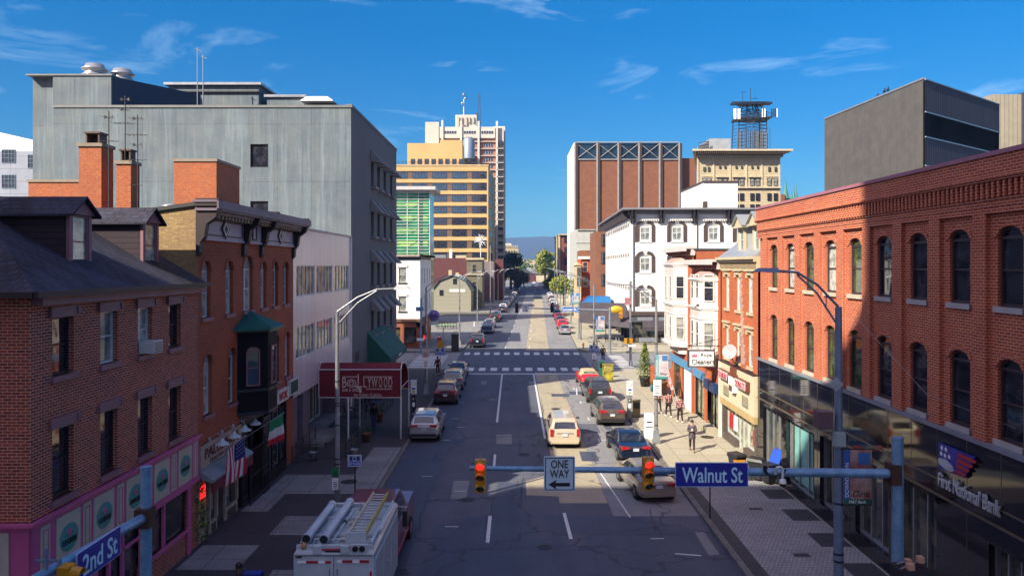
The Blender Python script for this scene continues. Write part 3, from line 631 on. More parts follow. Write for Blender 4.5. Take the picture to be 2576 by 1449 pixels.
aerial(-15.6, 30.3, 15.1, 17.8, ((17.65, .22, 1), (17.25, .18, 1), (16.7, .45, 0)), 'middle and highest aerial mast, rising from the slim chimney')
aerial(-15.0, 30.1, 12.6, 17.0, ((16.85, .25, 1), (16.2, .42, 0), (15.8, .15, 1), (15.2, .4, 0), (14.2, .2, 0)), 'rightmost aerial mast with the most crossbars')

# ------------------------------------------------------------------ LEFT 2: italianate red brick with bracketed cornice
b = empty('brick_building', (-17, 36, 0), 'red brick row building with bracketed mauve cornice and dark oriel', 'building')
w3 = ((30.2, .86), (32.65, .86), (34.95, 1.25), (37.1, .86), (38.95, .86), (40.75, .86))
w2 = ((30.35, .86), (32.95, .86), (39.1, .86), (40.95, .86))
m = MB(); facade(m, LF, 29.4, 42.08, 4.35, 12.6, [(y - w_ / 2, y + w_ / 2, 8.92, 11.2 + (.25 if w_ > 1 else 0), w_ * .48) for y, w_ in w3] + [(y - w_ / 2, y + w_ / 2, 5.0, 7.42, .36) for y, w_ in w2], BK_L2, depth=.25)
facade(m, LF, 29.4, 33.9, 3.93, 4.35, [], BK_L2); m.box(-34, -12.36, 41.9, 42.08, 0, 12.6, BK_L2)
m.build('wall', BK_L2, b)
m = MB(); m.prism([(-12.31, 29.41, 0), (-34, 29.41, 0), (-34, 29.41, 11.6), (-14.2, 29.41, 13.05), (-12.31, 29.41, 13.4)], (0, .25, 0)); m.build('party_wall', BK_YE, b)
m = MB(); m.hull8([(-34, 29.3, 11.62), (-14.2, 29.3, 13.07), (-14.2, 42, 13.07), (-34, 42, 11.62)] + [(-34, 29.3, 11.75), (-14.2, 29.3, 13.22), (-14.2, 42, 13.22), (-34, 42, 11.75)])
m.hull8([(-14.2, 29.3, 13.07), (-11.7, 29.3, 13.42), (-11.7, 42, 13.42), (-14.2, 42, 13.07)] + [(-14.2, 29.3, 13.22), (-11.7, 29.3, 13.56), (-11.7, 42, 13.56), (-14.2, 42, 13.22)]); m.build('roof', ROOFT, b)
m = MB(); m.lathe((-14.1, 31, 13.15), [(.12, 0), (.12, .2), (.4, .22), (.3, .34), (0, .4)], 12); m.build('roof_vent', ROOFG, b)
m = MB()
for (a, c) in ((29.6, 34.0), (34.5, 36.4), (36.9, 41.8)): LF.box(m, a, c, 0, .12, 12.05, 13.0)
LF.box(m, 29.5, 42.0, 0, .16, 12.0, 12.08)
m.build('frieze', mat('mauve_grey', (.40, .33, .42), .5, c2=(.32, .26, .34)), b)
m = MB()
for (a, c) in ((29.75, 33.85), (37.0, 41.6)):
    ring(m, LF, a, c, 12.2, 12.85, .12, .15, .05); q = (a + c) / 2
    LF.poly(m, [(q - .42, 12.52), (q, 12.95), (q + .42, 12.52), (q, 12.1)], .15, .18); 
    LF.poly(m, [(q - .30, 12.52), (q, 12.83), (q + .30, 12.52), (q, 12.22)], .18, .19, WTRIM); LF.poly(m, [(q - .2, 12.52), (q, 12.72), (q + .2, 12.52), (q, 12.32)], .19, .20)
ring(m, LF, 35.15, 35.75, 12.15, 12.9, .12, .16, .08)
m.build('frieze_ornament', DARKW, b)
m = MB(); LF.box(m, 29.2, 42.3, 0, .62, 13.0, 13.12); LF.box(m, 29.1, 42.4, 0, .85, 13.12, 13.22); LF.box(m, 29.1, 42.4, .85, .92, 13.2, 13.5); LF.box(m, 29.1, 42.4, -.1, .85, 13.45, 13.54)
LF.box(m, 29.1, 42.4, .0, .85, 13.3, 13.4, DARKW)
m.build('cornice', mat('mauve_dark', (.20, .15, .20), .55), b)
m = MB()
for k in range(34): u = 29.7 + k * .37; LF.box(m, u, u + .15, .12, .55, 12.86, 12.99)
m.build('dentils', mat('tan_trim', (.42, .30, .20), .6), b)
for u in (29.35, 34.25, 36.65, 41.95):
    m = MB(); a = u - .17
    pts = [(0.0, 11.35), (.14, 11.5), (.16, 11.9), (.32, 12.1), (.40, 12.6), (.75, 12.85), (.86, 13.15), (.9, 13.6), (0, 13.6)]
    m.prism([LF.p(a, n_, z_) for n_, z_ in pts][::-1], tuple(Vector((0, 1, 0)) * .34)); m.build('bracket', DARKW, b)
W3 = dict(w=.86, h=2.28, rise=.413, fm=WTRIM, sill=PURP, lintel=BK_L2, lk='arch', d=.2)
for i, (y, w_) in enumerate(w3):
    if w_ > 1: window(b, LF, y, 8.92, dict(W3, w=1.25, h=2.53, rise=.6, nx=2, nz=2, bt=.07), GL_C)
    else: window(b, LF, y, 8.92, W3, (GL_C, GL_C, 0, GL_C, GL_D, GL_D)[i])
for i, (y, w_) in enumerate(w2): window(b, LF, y, 5.0, dict(W3, h=2.42, rise=.36), (GL_C, GL_D, GL_B, GL_B)[i])
# oriel
orl = MB(); P4 = [(-12.28, 33.55), (-11.15, 34.25), (-11.15, 35.55), (-12.28, 36.4)]
orl.prism([(x, y, 4.45) for x, y in P4], (0, 0, 3.75)); o = orl.build('oriel', mat('oriel_black', (.008, .006, .011), .7, spec=.2), b)
m = MB(); e = [(-12.28, 33.1), (-10.9, 33.95), (-10.9, 35.85), (-12.28, 36.8)]; pk = (-12.28, 34.95, 8.95)
m.add([(x, y, 8.2) for x, y in e] + [pk] + [(x, y, 8.1) for x, y in e], [(0, 1, 4), (1, 2, 4), (2, 3, 4), (5, 6, 1, 0), (6, 7, 2, 1), (7, 8, 3, 2), (8, 7, 6, 5)]); m.build('oriel_roof', mat('verdigris', (.015, .16, .12), .6, c2=(.01, .09, .08)), o)
m = MB()
for z0, z1, g in ((4.3, 4.45, .05), (5.35, 5.47, .07), (8.0, 8.1, .1)):
    c_ = Vector((-12.28, 35.0)); m.prism([(-12.27, 33.55 - g, z0), (-11.15 + g, 34.25 - g * .6, z0), (-11.15 + g, 35.55 + g * .6, z0), (-12.27, 36.4 + g, z0)], (0, 0, z1 - z0))
m.build('oriel_moulding', mat('oriel_trim', (.03, .03, .045), .4), o)
FO = Fr(P4[0], (P4[1][0] - P4[0][0], P4[1][1] - P4[0][1]), (P4[1][1] - P4[0][1], -(P4[1][0] - P4[0][0])))
window(o, FO, .66, 5.6, dict(w=.6, h=1.75, rise=.2, fm=PURP, d=-.04, n=.0), GL_SKY)
window(o, Fr((-11.15, 0), (0, 1), (1, 0)), 34.9, 5.6, dict(w=.7, h=1.75, fm=PURP, d=-.04), GL_D)
# pizza shop front
m = MB(); LF.box(m, 29.5, 33.9, 0, .08, 3.02, 3.9); bd = m.build('sign_board', mat('sign_cream', (.50, .40, .32), .6), b)
text("PALUMBO'S", LF, 31.7, .09, 3.55, .42, mat('maroon_letter', (.13, .01, .02), .5, fine=0), bd, w=3.7, bold=.02); text('ITALIAN EATERY', LF, 31.9, .09, 3.16, .17, mat('maroon_letter', (.13, .01, .02), .5), bd, w=3.0)
m = MB(); m.hull8([LF.p(29.45, .0, 2.72), LF.p(33.95, .0, 2.72), LF.p(33.95, .55, 2.5), LF.p(29.45, .55, 2.5)][::-1] + [LF.p(29.45, .0, 3.0), LF.p(33.95, .0, 3.0), LF.p(33.95, .6, 2.62), LF.p(29.45, .6, 2.62)][::-1]); m.build('metal_hood', mat('hood_grey', (.40, .42, .42), .45, .3), b)
m = MB(); LF.box(m, 29.47, 33.93, .5, .56, 2.12, 2.5); m.build('valance', mat('valance_maroon', (.16, .012, .035), .7), b)
m = MB(); 
for u0, u1 in ((30.55, 31.3), (32.2, 33.6), (29.5, 30.1)): LF.box(m, u0, u1, -.1, .0, 0, .62); 
for u in (29.52, 30.1, 30.55, 31.3, 32.2, 33.6): LF.box(m, u - .05, u + .05, -.1, .02, .62, 2.5)
m.build('shop_base', mat('shop_cream', (.48, .43, .33), .6), b)
m = MB(); LF.box(m, 30.7, 31.15, 0.0, .01, .15, .5); LF.box(m, 32.4, 33.4, 0, .01, .15, .5); m.build('base_panel', mat('shop_dark', (.06, .05, .05), .6), b)
m = MB(); LF.box(m, 30.6, 31.25, -.12, -.1, .62, 2.4); LF.box(m, 32.25, 33.55, -.12, -.1, .62, 2.4); LF.box(m, 29.5, 30.05, -.12, -.1, .6, 2.4); LF.box(m, 31.4, 32.1, -.3, -.28, 0, 2.3); m.build('shop_window', GL_S, b)
m = MB(); 
for u, z in ((29.75, 1.0), (30.9, 1.0), (32.55, 1.05)): LF.box(m, u - .2, u + .2, -.095, -.09, z, z + .85)
m.build('menu_poster', mat('poster', (.45, .42, .36), .7, c2=(.35, .03, .05), ns=9), b)
NEON = mat('neon_red', (.3, .01, .01), .5, emit=(1, .01, .01, 2), fine=0)
n1_ = text('OPEN', LF, 32.95, -.05, 2.12, .26, NEON, b, 'neon_sign', w=.75, ext=.012, bold=.01); n1_['label'] = 'red neon OPEN sign in the eatery window'
n2_ = text('PIZZA', LF, 29.8, .02, 1.95, .2, NEON, b, 'neon_sign', w=.5, ext=.012, bold=.01); n2_['label'] = 'red neon PIZZA sign'
m = MB(); ring(m, LF, 32.5, 33.4, 1.92, 2.32, -.06, -.04, .02); ring(m, LF, 29.55, 30.05, 2.1, 2.3, 0.0, .02, .03); m.build('neon_border', NEON, b)
m = MB(); LF.box(m, 34.0, 42.05, -.5, -.4, 0, 4.3); LF.box(m, 34.0, 42.05, -.4, 0, 3.7, 4.3); LF.box(m, 37.2, 40.6, -.05, .1, 0, .7)
for u in (34.05, 35.3, 36.9, 38.3, 39.5, 40.6): LF.box(m, u - .08, u + .08, -.1, .06, 0, 3.7)
m.build('dark_shopfront', mat('shop_black', (.018, .014, .02), .35), b)
m = MB(); LF.box(m, 40.75, 42.08, -.3, 0, 0, 3.9); m.build('brick_pier', BK_L2, b)
m = MB(); 
for a, c in ((37.1, 38.2), (38.4, 39.4), (39.6, 40.5)): LF.box(m, a, c, -.05, -.04, .75, 3.5)
m.build('shop_window', GL_S, b)
m = MB()
for a, c in ((37.1, 38.2), (38.4, 39.4)): ring(m, LF, a, c, .75, 3.5, -.04, -.01, .03)
m.build('window_trim', GALV, b)
s = MB(); LF.box(s, 38.7, 40.75, .0, .16, 3.86, 4.5); ring(s, LF, 38.7, 40.75, 3.86, 4.5, .16, .18, .05); so_ = s.build('shop_sign', WTRIM, None, LF.p(39.7, 0, 3.86)); tag(so_, 'white sign reading WOK in red under the oriel', 'sign')
text('WOK', LF, 39.75, .17, 4.17, .42, RED, so_, w=1.5, bold=.03)
s = MB(); LF.box(s, 40.8, 42.35, .05, .2, 3.95, 4.75); ring(s, LF, 40.8, 42.35, 3.95, 4.75, .2, .23, .06); s.mi[0] = 0
so2 = s.build('blank_sign', WTRIM, None, LF.p(41.5, 0, 3.95)); tag(so2, 'dark green blank sign in a white frame right of the WOK sign', 'sign')
s = MB(); LF.box(s, 40.87, 42.28, .2, .212, 4.02, 4.68); s.build('panel', mat('deep_green', (.01, .07, .05), .5), so2)
# railing gate in front of the dark shopfront
g = MB()
for k in range(26): u = 34.2 + k * .1; g.tube([LF.p(u, .35, .13), LF.p(u, .35, 2.6)], .012, 4)
for z in (.3, 1.4, 2.6): g.tube([LF.p(34.2, .35, z), LF.p(36.8, .35, z)], .02, 4)
for s_ in (34.2, 36.8): g.tube([LF.p(s_, 0, 2.6), LF.p(s_, .35, 2.6)], .02, 4); g.tube([LF.p(s_, .35, .13), LF.p(s_, .35, 2.8)], .035, 6)
tag(g.build('iron_gate', BLACKM, None, LF.p(35.5, .35, .13)), 'tall black iron railing guarding the dark doorway under the oriel', 'gate')
lampg = 'gooseneck lamps over the eatery sign'
LG = None
for i, u in enumerate((30.5, 31.8, 33.05, 34.4)):
    lab = f'{("first", "second", "third", "fourth")[i]} white gooseneck lamp from the left over the eatery sign'
    if LG is None:
        LG = empty('gooseneck_lamp', LF.p(u, 0, 3.9), lab, 'lamp', lampg); LG['_w'] = (0, 0, 0)
        m = MB(); m.tube([(0, 0, .1), (.14, 0, .28), (.32, 0, .34), (.48, 0, .26), (.52, 0, .10)], .018, 6); lproto('arm', m, GALV, LG)
        m = MB(); m.lathe((.52, 0, -.10), [(.27, -.02), (.25, .02), (.10, .12), (.05, .22), (0, .24)], 16); m.lathe((0, 0, .1), [(.09, -.05), (.09, .05)], 8, axis=(1, 0, 0)); lproto('lamp_shade', m, mat('lamp_white', (.62, .72, .74), .3), LG)
    else: copy_thing(LG, LF.p(u, 0, 3.9), label=lab)
def flag(name, base, tip, drop, wdt, cols, label, canton=False):
    f = empty(name, base, label, 'flag'); m = MB(); m.tube([base, tip], .018, 6, GALV); m.blob(tip, .04, 8, 4, GALV); m.build('flag_pole', GALV, f)
    B = Vector(base); T = Vector(tip); d = (T - B).normalized(); ln = wdt
    m = MB(); nu, nv = 26, 12; 
    G = [[None] * (nv + 1) for _ in range(nu + 1)]
    for i in range(nu + 1):
        for j in range(nv + 1):
            s_ = i / nu; t_ = j / nv; q = T - d * (ln * s_ * .9 + .05) ; q = q + Vector((.10 * math.sin(s_ * 9 + t_ * 2) * t_ - .05 * t_, .09 * math.cos(s_ * 7 + 1) * t_, -drop * t_ - .06 * math.sin(s_ * 6) * t_)); q.y += .12 * t_; G[i][j] = q
    for i in range(nu):
        for j in range(nv):
            if canton: mt_ = BLU2 if (i < 11 and j < 5) and False else None
            c_ = cols(i / nu, j / nv); m.add([G[i][j], G[i + 1][j], G[i + 1][j + 1], G[i][j + 1]], [(0, 1, 2, 3)], c_, True)
    m.build('cloth', None, f); return f
FW = mat('flag_white', (.70, .70, .72), .8, fine=0); FR_ = mat('flag_red', (.50, .015, .04), .8, fine=0); FB = mat('flag_blue', (.02, .025, .16), .8, fine=0); FG = mat('flag_green', (.01, .25, .10), .8, fine=0)
f = flag('american_flag', LF.p(29.75, .1, 3.0), LF.p(31.35, 1.15, 3.95), 1.55, 1.05, lambda s, t: FB if (s < .54 and t < .42) else (FR_ if int(s * 12.99) % 2 == 0 else FW), 'striped American flag hanging on a slanted pole by the eatery sign')
st_ = MB()
for i in range(5):
    for j in range(4):
        q = Vector(LF.p(31.35, 1.15, 3.95)) - (Vector(LF.p(31.35, 1.15, 3.95)) - Vector(LF.p(29.75, .1, 3.0))).normalized() * (.10 + i * .1) + Vector((.05, -.03, -.08 - j * .15)); st_.blob(q, .018, 5, 3)
st_.build('stars', FW, f)
flag('italian_flag', LF.p(34.1, .1, 3.2), LF.p(36.2, 1.25, 3.95), 1.25, .95, lambda s, t: FG if t < .34 else (FW if t < .67 else FR_), 'green white and red Italian flag on a slanted pole by the oriel')
# ------------------------------------------------------------------ LEFT 3: white stone panel building over the restaurant
b = empty('panel_building', (-17, 49, 0), 'low white stone panel building above the maroon restaurant canopy', 'building')
gr = ((42.7, 46.7), (47.1, 51.2), (51.8, 56.3))
m = MB(); hl = []
for a, c in gr: hl += [(a, c, 9.2, 11.0), (a, c, 5.65, 7.5)]
facade(m, LF, 42.1, 57, 3.6, 13.1, hl, MARBLE, depth=.12, n=-.02)
m.box(-36, -12.4, 42.1, 42.28, 0, 13.1, MARBLE); m.box(-36, -12.5, 56.8, 57, 0, 13.1, GREYD)
m.build('wall', MARBLE, b)
m = MB(); LF.box(m, 42.1, 57.0, -.5, .06, 13.1, 13.22); LF.box(m, 42.1, 57, -23, -.5, 13.0, 13.1); m.build('roof', mat('coping', (.40, .38, .38), .5, .2), b)
m = MB(); LF.box(m, 56.82, 57.0, -.02, .08, 0, 13.1); m.build('edge_trim', WTRIM, b)
MIXG = glass('glass_bright_reflection', (.42, .40, .22), c2=(.06, .07, .05), ns=1.6, rough=.05)  # bright reflections painted into the pane colour
for a, c in gr:
    for z in (9.2, 5.65): window(b, LF, (a + c) / 2, z, dict(w=c - a, h=1.8 if z > 8 else 1.85, nx=5, nz=1, fm=WTRIM, d=.10, ft=.07, n=-.02, bt=.07), MIXG if z > 8 else MIXG)
m = MB(); LF.box(m, 42.1, 57, -1.9, -1.8, 0, 3.6); 
for u in (42.3, 44.6): LF.box(m, u - .2, u + .9, -1.8, -.1, 0, 3.59)
LF.box(m, 55.8, 57, -1.8, -.1, 0, 3.59); m.build('ground_floor_wall', mat('violet_grey_stone', (.20, .16, .20), .5, c2=(.14, .11, .15)), b)
m = MB(); 
for u in (47, 48.4, 51.5, 53.2): LF.box(m, u, u + 1.1, -1.78, -1.72, .3, 3.0)
m.build('restaurant_window', GL_S, b)
m = MB(); 
for u in (47, 48.4, 51.5, 53.2): ring(m, LF, u, u + 1.1, .3, 3.0, -1.72, -1.66, .06)
m.build('window_frames', WTRIM, b)
m = MB(); LF.box(m, 45.5, 49.3, -1.8, .9, .0, .42); LF.box(m, 45.3, 46, -1.8, .9, 0, .28); tag(m.build('entrance_step', SLAB, None, (-12.3, 47, 0)), 'raised stone landing before the restaurant doors behind the railing', 'steps')
# Bollywood canopy
c = empty('restaurant_canopy', (-9.7, 49, 0), 'maroon restaurant entrance canopy spanning the left pavement on white posts', 'canopy')
prof = [(47.4, 2.72), (47.4, 4.45)] + [(47.4 + 3.5 * (1 - math.cos(t)) if False else 47.4 + 3.5 * math.sin(t), 3.0 + 1.85 * math.cos(t) ** .8 if math.cos(t) > 0 else 3.0) for t in [i * math.pi / 24 for i in range(1, 12)]] + [(50.9, 3.0), (50.9, 2.72)]
m = MB(); n = len(prof)
m.add([(-12.25, y, z) for y, z in prof] + [(-7.1, y, z) for y, z in prof], [(i, i + 1, n + i + 1, n + i) for i in range(n - 1)], MAR); m.build('canvas', MAR, c)
m = MB()
for i in range(n - 1):
    m.tube([(-7.1, *prof[i]), (-7.1, *prof[i + 1])], .035, 5); m.tube([(-12.25, *prof[i]), (-12.25, *prof[i + 1])], .03, 5)
m.tube([(-12.25, 47.4, 4.47), (-7.1, 47.4, 4.47)], .04, 6); m.tube([(-12.25, 47.4, 2.72), (-7.1, 47.4, 2.72)], .03, 5); m.tube([(-12.25, 50.9, 2.72), (-7.1, 50.9, 2.72)], .03, 5); m.tube([(-7.1, 47.4, 3.3), (-7.1, 50.9, 3.3)], .025, 5)
m.build('frame', WTRIM, c)
for (x, y) in ((-7.1, 47.4), (-7.1, 50.9), (-10.4, 47.4), (-10.4, 50.9)): m = MB(); m.cyl((x, y, .1), (x, y, 2.74), .055, n=8); m.build('post', WTRIM, c)
Fc = FY(47.4); WP = mat('letter_cream', (.72, .58, .50), .6, fine=0)
cxx = lambda px: (px - 1293) * 47.35 / 1900
czz = lambda py: 11 + (668 - py) * 47.35 / 1900
ls = (('B', 866, 12), ('L', 905, 13), ('L', 918, 9), ('Y', 929, 12), ('W', 942, 17), ('O', 957, 10), ('O', 970, 10), ('D', 982, 11))
for ch, px, wd in ls: text(ch, Fc, cxx(px), .02, czz(962 if ch != 'L' or px > 910 else 958), .62 if px != 905 else .85, WP, c, w=wd * .0249 * .85, bold=.0)
m = MB(); 
q = (cxx(884), czz(964))
for i in range(20): a0 = i * math.pi / 10; a1 = a0 + math.pi / 10; Fc.poly(m, [(q[0] + .30 * math.cos(a0), q[1] + .26 * math.sin(a0)), (q[0] + .30 * math.cos(a1), q[1] + .26 * math.sin(a1)), (q[0] + .25 * math.cos(a1), q[1] + .21 * math.sin(a1)), (q[0] + .25 * math.cos(a0), q[1] + .21 * math.sin(a0))], .01, .03)
for i in range(6): a = i * math.pi / 3; Fc.poly(m, [(q[0] + .14 * math.cos(a) + .055 * math.cos(t), q[1] + .12 * math.sin(a) + .05 * math.sin(t)) for t in [j * math.pi / 3 for j in range(6)]], .01, .03)
Fc.poly(m, [(q[0] + .25, q[1] - .1), (q[0] + .62, q[1] - .35), (q[0] + .62, q[1] - .6), (q[0] + .50, q[1] - .6), (q[0] + .42, q[1] - .38), (q[0] + .2, q[1] - .2)], .01, .03)
for z in (948, 978.5):
    for k in range(34):
        px = 862 + k * 3.7
        if z == 978.5 and px < 918: continue
        if z == 948 and 898 < px < 912: continue
        Fc.box(m, cxx(px), cxx(px) + .05, .01, .03, czz(z) - .04, czz(z) + .04)
m.build('film_reel_emblem', WP, c)
text('BAR & GRILL', Fc, cxx(883), .02, czz(981), .2, WP, c, w=1.1); text('An Indian Cuisine', Fc, cxx(924), .02, czz(993), .19, WP, c, w=1.75)
# patio railings with wavy bars, planters, tables
def railing(p0, p1, label):
    p0 = Vector(p0); p1 = Vector(p1); m = MB(); ln = (p1 - p0).length; d = (p1 - p0) / ln
    for z in (.95, .12): m.tube([p0 + Vector((0, 0, z)), p1 + Vector((0, 0, z))], .022, 5)
    for k in range(int(ln / 1.3) + 1): q = p0 + d * min(ln, k * 1.3); m.tube([q, q + Vector((0, 0, 1.0))], .025, 5)
    for z in (.3, .46, .62, .78): m.tube([p0 + d * (ln * i / 24) + Vector((0, 0, z + .05 * math.sin(i * 1.1))) for i in range(25)], .013, 4)
    return tag(m.build('patio_railing', BLACKM, None, tuple(p0)), label, 'railing', 'wavy railings round the restaurant patio')
railing((-12.2, 41.5, .13), (-9.5, 42.6, .13), 'wavy black iron railing nearest the camera by the restaurant patio')
railing((-9.5, 42.6, .13), (-9.3, 46.9, .13), 'wavy black railing running away along the restaurant landing')
railing((-12.2, 42.3, .13), (-12.15, 46.4, .13), 'wavy black railing tight against the white panel building')
railing((-12.0, 60.5, .13), (-9.6, 60.5, .13), 'wavy black railing beyond the patio tables')
railing((-9.6, 53.2, .13), (-9.6, 60.4, .13), 'long wavy black railing beside the patio tables, past the canopy')
def leafball(mb, c, r, n, s, mt, sq=(1, 1, 1), rr=rnd):
    for _ in range(n):
        d = Vector((rr.gauss(0, 1), rr.gauss(0, 1), rr.gauss(0, 1))).normalized() * r * (rr.random() ** .4)
        p = Vector(c) + Vector((d.x * sq[0], d.y * sq[1], d.z * sq[2])); a = Vector((rr.gauss(0, 1), rr.gauss(0, 1), rr.gauss(0, 1))).normalized(); q = a.orthogonal().normalized() * s * rr.uniform(.6, 1.3); t = a.cross(q)
        mb.add([p - q * .5, p + t * .45, p + q * .5, p - t * .45], [(0, 1, 2, 3)], mt)
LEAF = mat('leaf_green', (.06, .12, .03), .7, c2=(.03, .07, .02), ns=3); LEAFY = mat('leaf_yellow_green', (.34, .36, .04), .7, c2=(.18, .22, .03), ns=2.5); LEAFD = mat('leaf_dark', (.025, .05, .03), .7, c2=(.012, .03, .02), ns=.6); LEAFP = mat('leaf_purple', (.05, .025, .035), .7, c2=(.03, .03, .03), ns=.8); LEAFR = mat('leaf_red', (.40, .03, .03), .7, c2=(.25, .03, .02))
BARK = mat('bark', (.09, .06, .045), .9, bump=.4)
def planter(x, y, r, h, pm, label, kind='ball', z=.13, cat='planter'):
    p = empty('potted_plant', (x, y, z), label, cat)
    m = MB(); m.lathe((x, y, z), [(0, 0), (r * .7, 0), (r, h * .9), (r * 1.08, h * .92), (r * 1.08, h), (r * .9, h), (r * .9, h * .93), (0, h * .93)], 14, pm); m.build('pot', pm, p)
    m = MB()
    if kind == 'ball': leafball(m, (x, y, z + h + r * .8), r * 1.3, 90, .12, LEAF); m.build('foliage', LEAF, p)
    elif kind == 'cone':
        for k in range(16): q = k / 15; leafball(m, (x, y, z + h + .1 + q * 2.9), (.62 + r * .3) * (1 - q) ** .8 + .06, 100, .13, LEAFY if k % 2 else LEAF)
        m.build('foliage', LEAFY, p); m = MB(); m.cyl((x, y, z + h * .9), (x, y, z + h + 2.4), .05, .02); m.build('trunk', BARK, p)
    elif kind == 'small': leafball(m, (x, y, z + h + .25), .25, 40, .1, LEAF); m.build('foliage', LEAF, p)
    return p
TERR = mat('terracotta', (.22, .10, .05), .7); POTW = mat('pot_white', (.55, .55, .56), .6); POTD = mat('pot_dark', (.05, .045, .05), .6)
planter(-11.2, 42.2, .22, .4, POTW, 'small white pot hanging plant at the near railing', 'small', z=.2)
planter(-9.15, 43.2, .2, .4, POTW, 'small white potted plant at the corner of the near railing', 'small')
planter(-9.1, 46.6, .28, .55, TERR, 'terracotta urn with plant at the end of the near railing', 'small')
planter(-9.4, 52.6, .3, .6, TERR, 'tall urn with bushy plant beside the canopy posts', 'ball')
def table_set(x, y, label, n=0):
    t = empty('patio_table', (x, y, .13), label, 'table', 'tables on the restaurant patio')
    m = MB(); m.lathe((x, y, .84), [(0, 0), (.38, 0), (.38, .03), (0, .03)], 14); m.build('tabletop', BLACKM, t); m = MB(); m.cyl((x, y, .13), (x, y, .84), .03); m.lathe((x, y, .13), [(.25, 0), (.03, .06)], 10); m.build('pedestal', BLACKM, t)
def iron_chair(label, mt=BLACKM, group='chairs on the restaurant patio'):
    o = empty('patio_chair', (0, 0, 0), label, 'chair', group)
    m = MB(); m.box(-.21, .21, -.21, .21, .44, .47); lproto('seat', m, mt, o)
    for sx in (-1, 1):
        for sy in (-1, 1): m = MB(); m.cyl((sx * .19, sy * .19, 0), (sx * .19, sy * .19, .44), .014, n=5); lproto('leg', m, mt, o)
    m = MB(); m.tube([(-.2, .2, .46), (-.2, .24, .9), (0, .26, .98), (.2, .24, .9), (.2, .2, .46)], .014, 5)
    for k in range(5): m.tube([(-.14 + k * .07, .21, .47), (-.14 + k * .07, .25, .93)], .008, 4)
    lproto('backrest', m, mt, o); return o
ch0 = None; tpos = ((-11.4, 54.0), (-10.6, 56.3), (-11.5, 58.4))
for i, (x, y) in enumerate(tpos):
    table_set(x, y, ('nearest', 'middle', 'farthest')[i] + ' round black table on the restaurant patio')
    for k, (dx, dy, rz) in enumerate(((.62, 0, -1.57), (-.55, .1, 1.57), (.05, .65, 0))):
        lab = 'black iron chair ' + ('street side', 'wall side', 'far side')[k] + ' of the ' + ('nearest', 'middle', 'farthest')[i] + ' patio table'
        if ch0 is None: ch0 = iron_chair(lab); ch0.location = (x + dx, y + dy, .13); ch0.rotation_euler.z = rz
        else: copy_thing(ch0, (x + dx, y + dy, .13), rz, lab)

# ------------------------------------------------------------------ LEFT 4: big grey block
b = empty('concrete_building', (-24, 68, 0), 'huge windowless grey rendered block on the left with green awning', 'building')
F4 = FY(57); zt = 22.8
m = MB(); facade(m, F4, -34.75, -12.3, 0, 22.9, [(-19.9, -18.55, 18.4, 20.15), (-19.9, -18.55, 14.1, 15.85)], GREYC, depth=.25)
F4.box(m, -36.7, -34.8, -3, -.6, 0, 25.3, GREYC); F4.box(m, -34.8, -30.4, -10, .002, 22.9, 25.3, GREYC)
m.box(-36.7, -34.8, 60, 79, 0, 25.3, GREYC); m.box(-36, -13, 78.8, 79, 0, 22.8, GREYD)
rows = (18.0, 13.7, 9.4, 5.2)
facade(m, LF, 57.0, 79, 0, 23.0, [(u - .65, u + .65, z - .15, z + 1.95) for z in rows for u in (65.6, 68.6, 71.9, 75.6)] + [(60.5, 78.3, 0, 3.0)], GREYD, depth=.35)
m.build('wall', GREYC, b)
m = MB(); F4.box(m, -34.8, -12.2, -.45, .08, 22.9, 23.08); LF.box(m, 57.0, 79.1, -.45, .08, 22.98, 23.16); F4.box(m, -36.8, -30.3, -10, .1, 25.3, 25.42); m.build('parapet_coping', mat('coping_grey', (.20, .21, .21), .6), b)
m = MB(); m.box(-35, -12.5, 57.5, 78.8, 22.3, 22.5); m.build('roof', ROOFT, b)
m = MB(); m.hull8([(-30.4, 57.2, 22.9), (-30.38, 57.2, 22.9), (-24, 66, 22.9), (-30.4, 66, 22.9)] + [(-30.4, 57.2, 25.3), (-30.38, 57.2, 25.3), (-24, 66, 25.2), (-30.4, 66, 25.2)]); m.build('sloped_penthouse', NAVY, b)
m = MB(); m.box(-28.8, -21.3, 63, 70, 22.5, 26.0, GREYC); m.box(-29.1, -21.0, 62.7, 70.3, 26.0, 26.2, GALV); m.box(-28.9, -21.2, 62.8, 70, 25.4, 25.5, BLACKM); m.build('roof_house', GREYC, b)
m = MB(); m.box(-20.6, -17.5, 63, 74, 22.5, 25.0, GREYC); m.box(-20.8, -17.3, 62.8, 74, 25.0, 25.2, GALV); m.box(-17, -14.5, 62, 68, 22.5, 24.2, GREYC); m.hull8([(-17.3, 61, 24.3), (-14.6, 61, 24.3), (-14.6, 66, 24.3), (-17.3, 66, 24.3)] + [(-16.9, 61.5, 24.75), (-15.2, 61.5, 24.75), (-15.2, 65.5, 24.75), (-16.9, 65.5, 24.75)], WHT); m.build('roof_units', GREYC, b)
for z in (18.4, 14.1): window(b, F4, -19.22, z, dict(w=1.35, h=1.75, fm=BLACKM, nz=1, d=.15), GL_D)
HOOD = MB()
for z in rows:
    for u in (65.6, 68.6, 71.9, 75.6): window(b, LF, u, z - .15, dict(w=1.3, h=2.1, fm=BLACKM, d=.3), GL_D)
hm = None
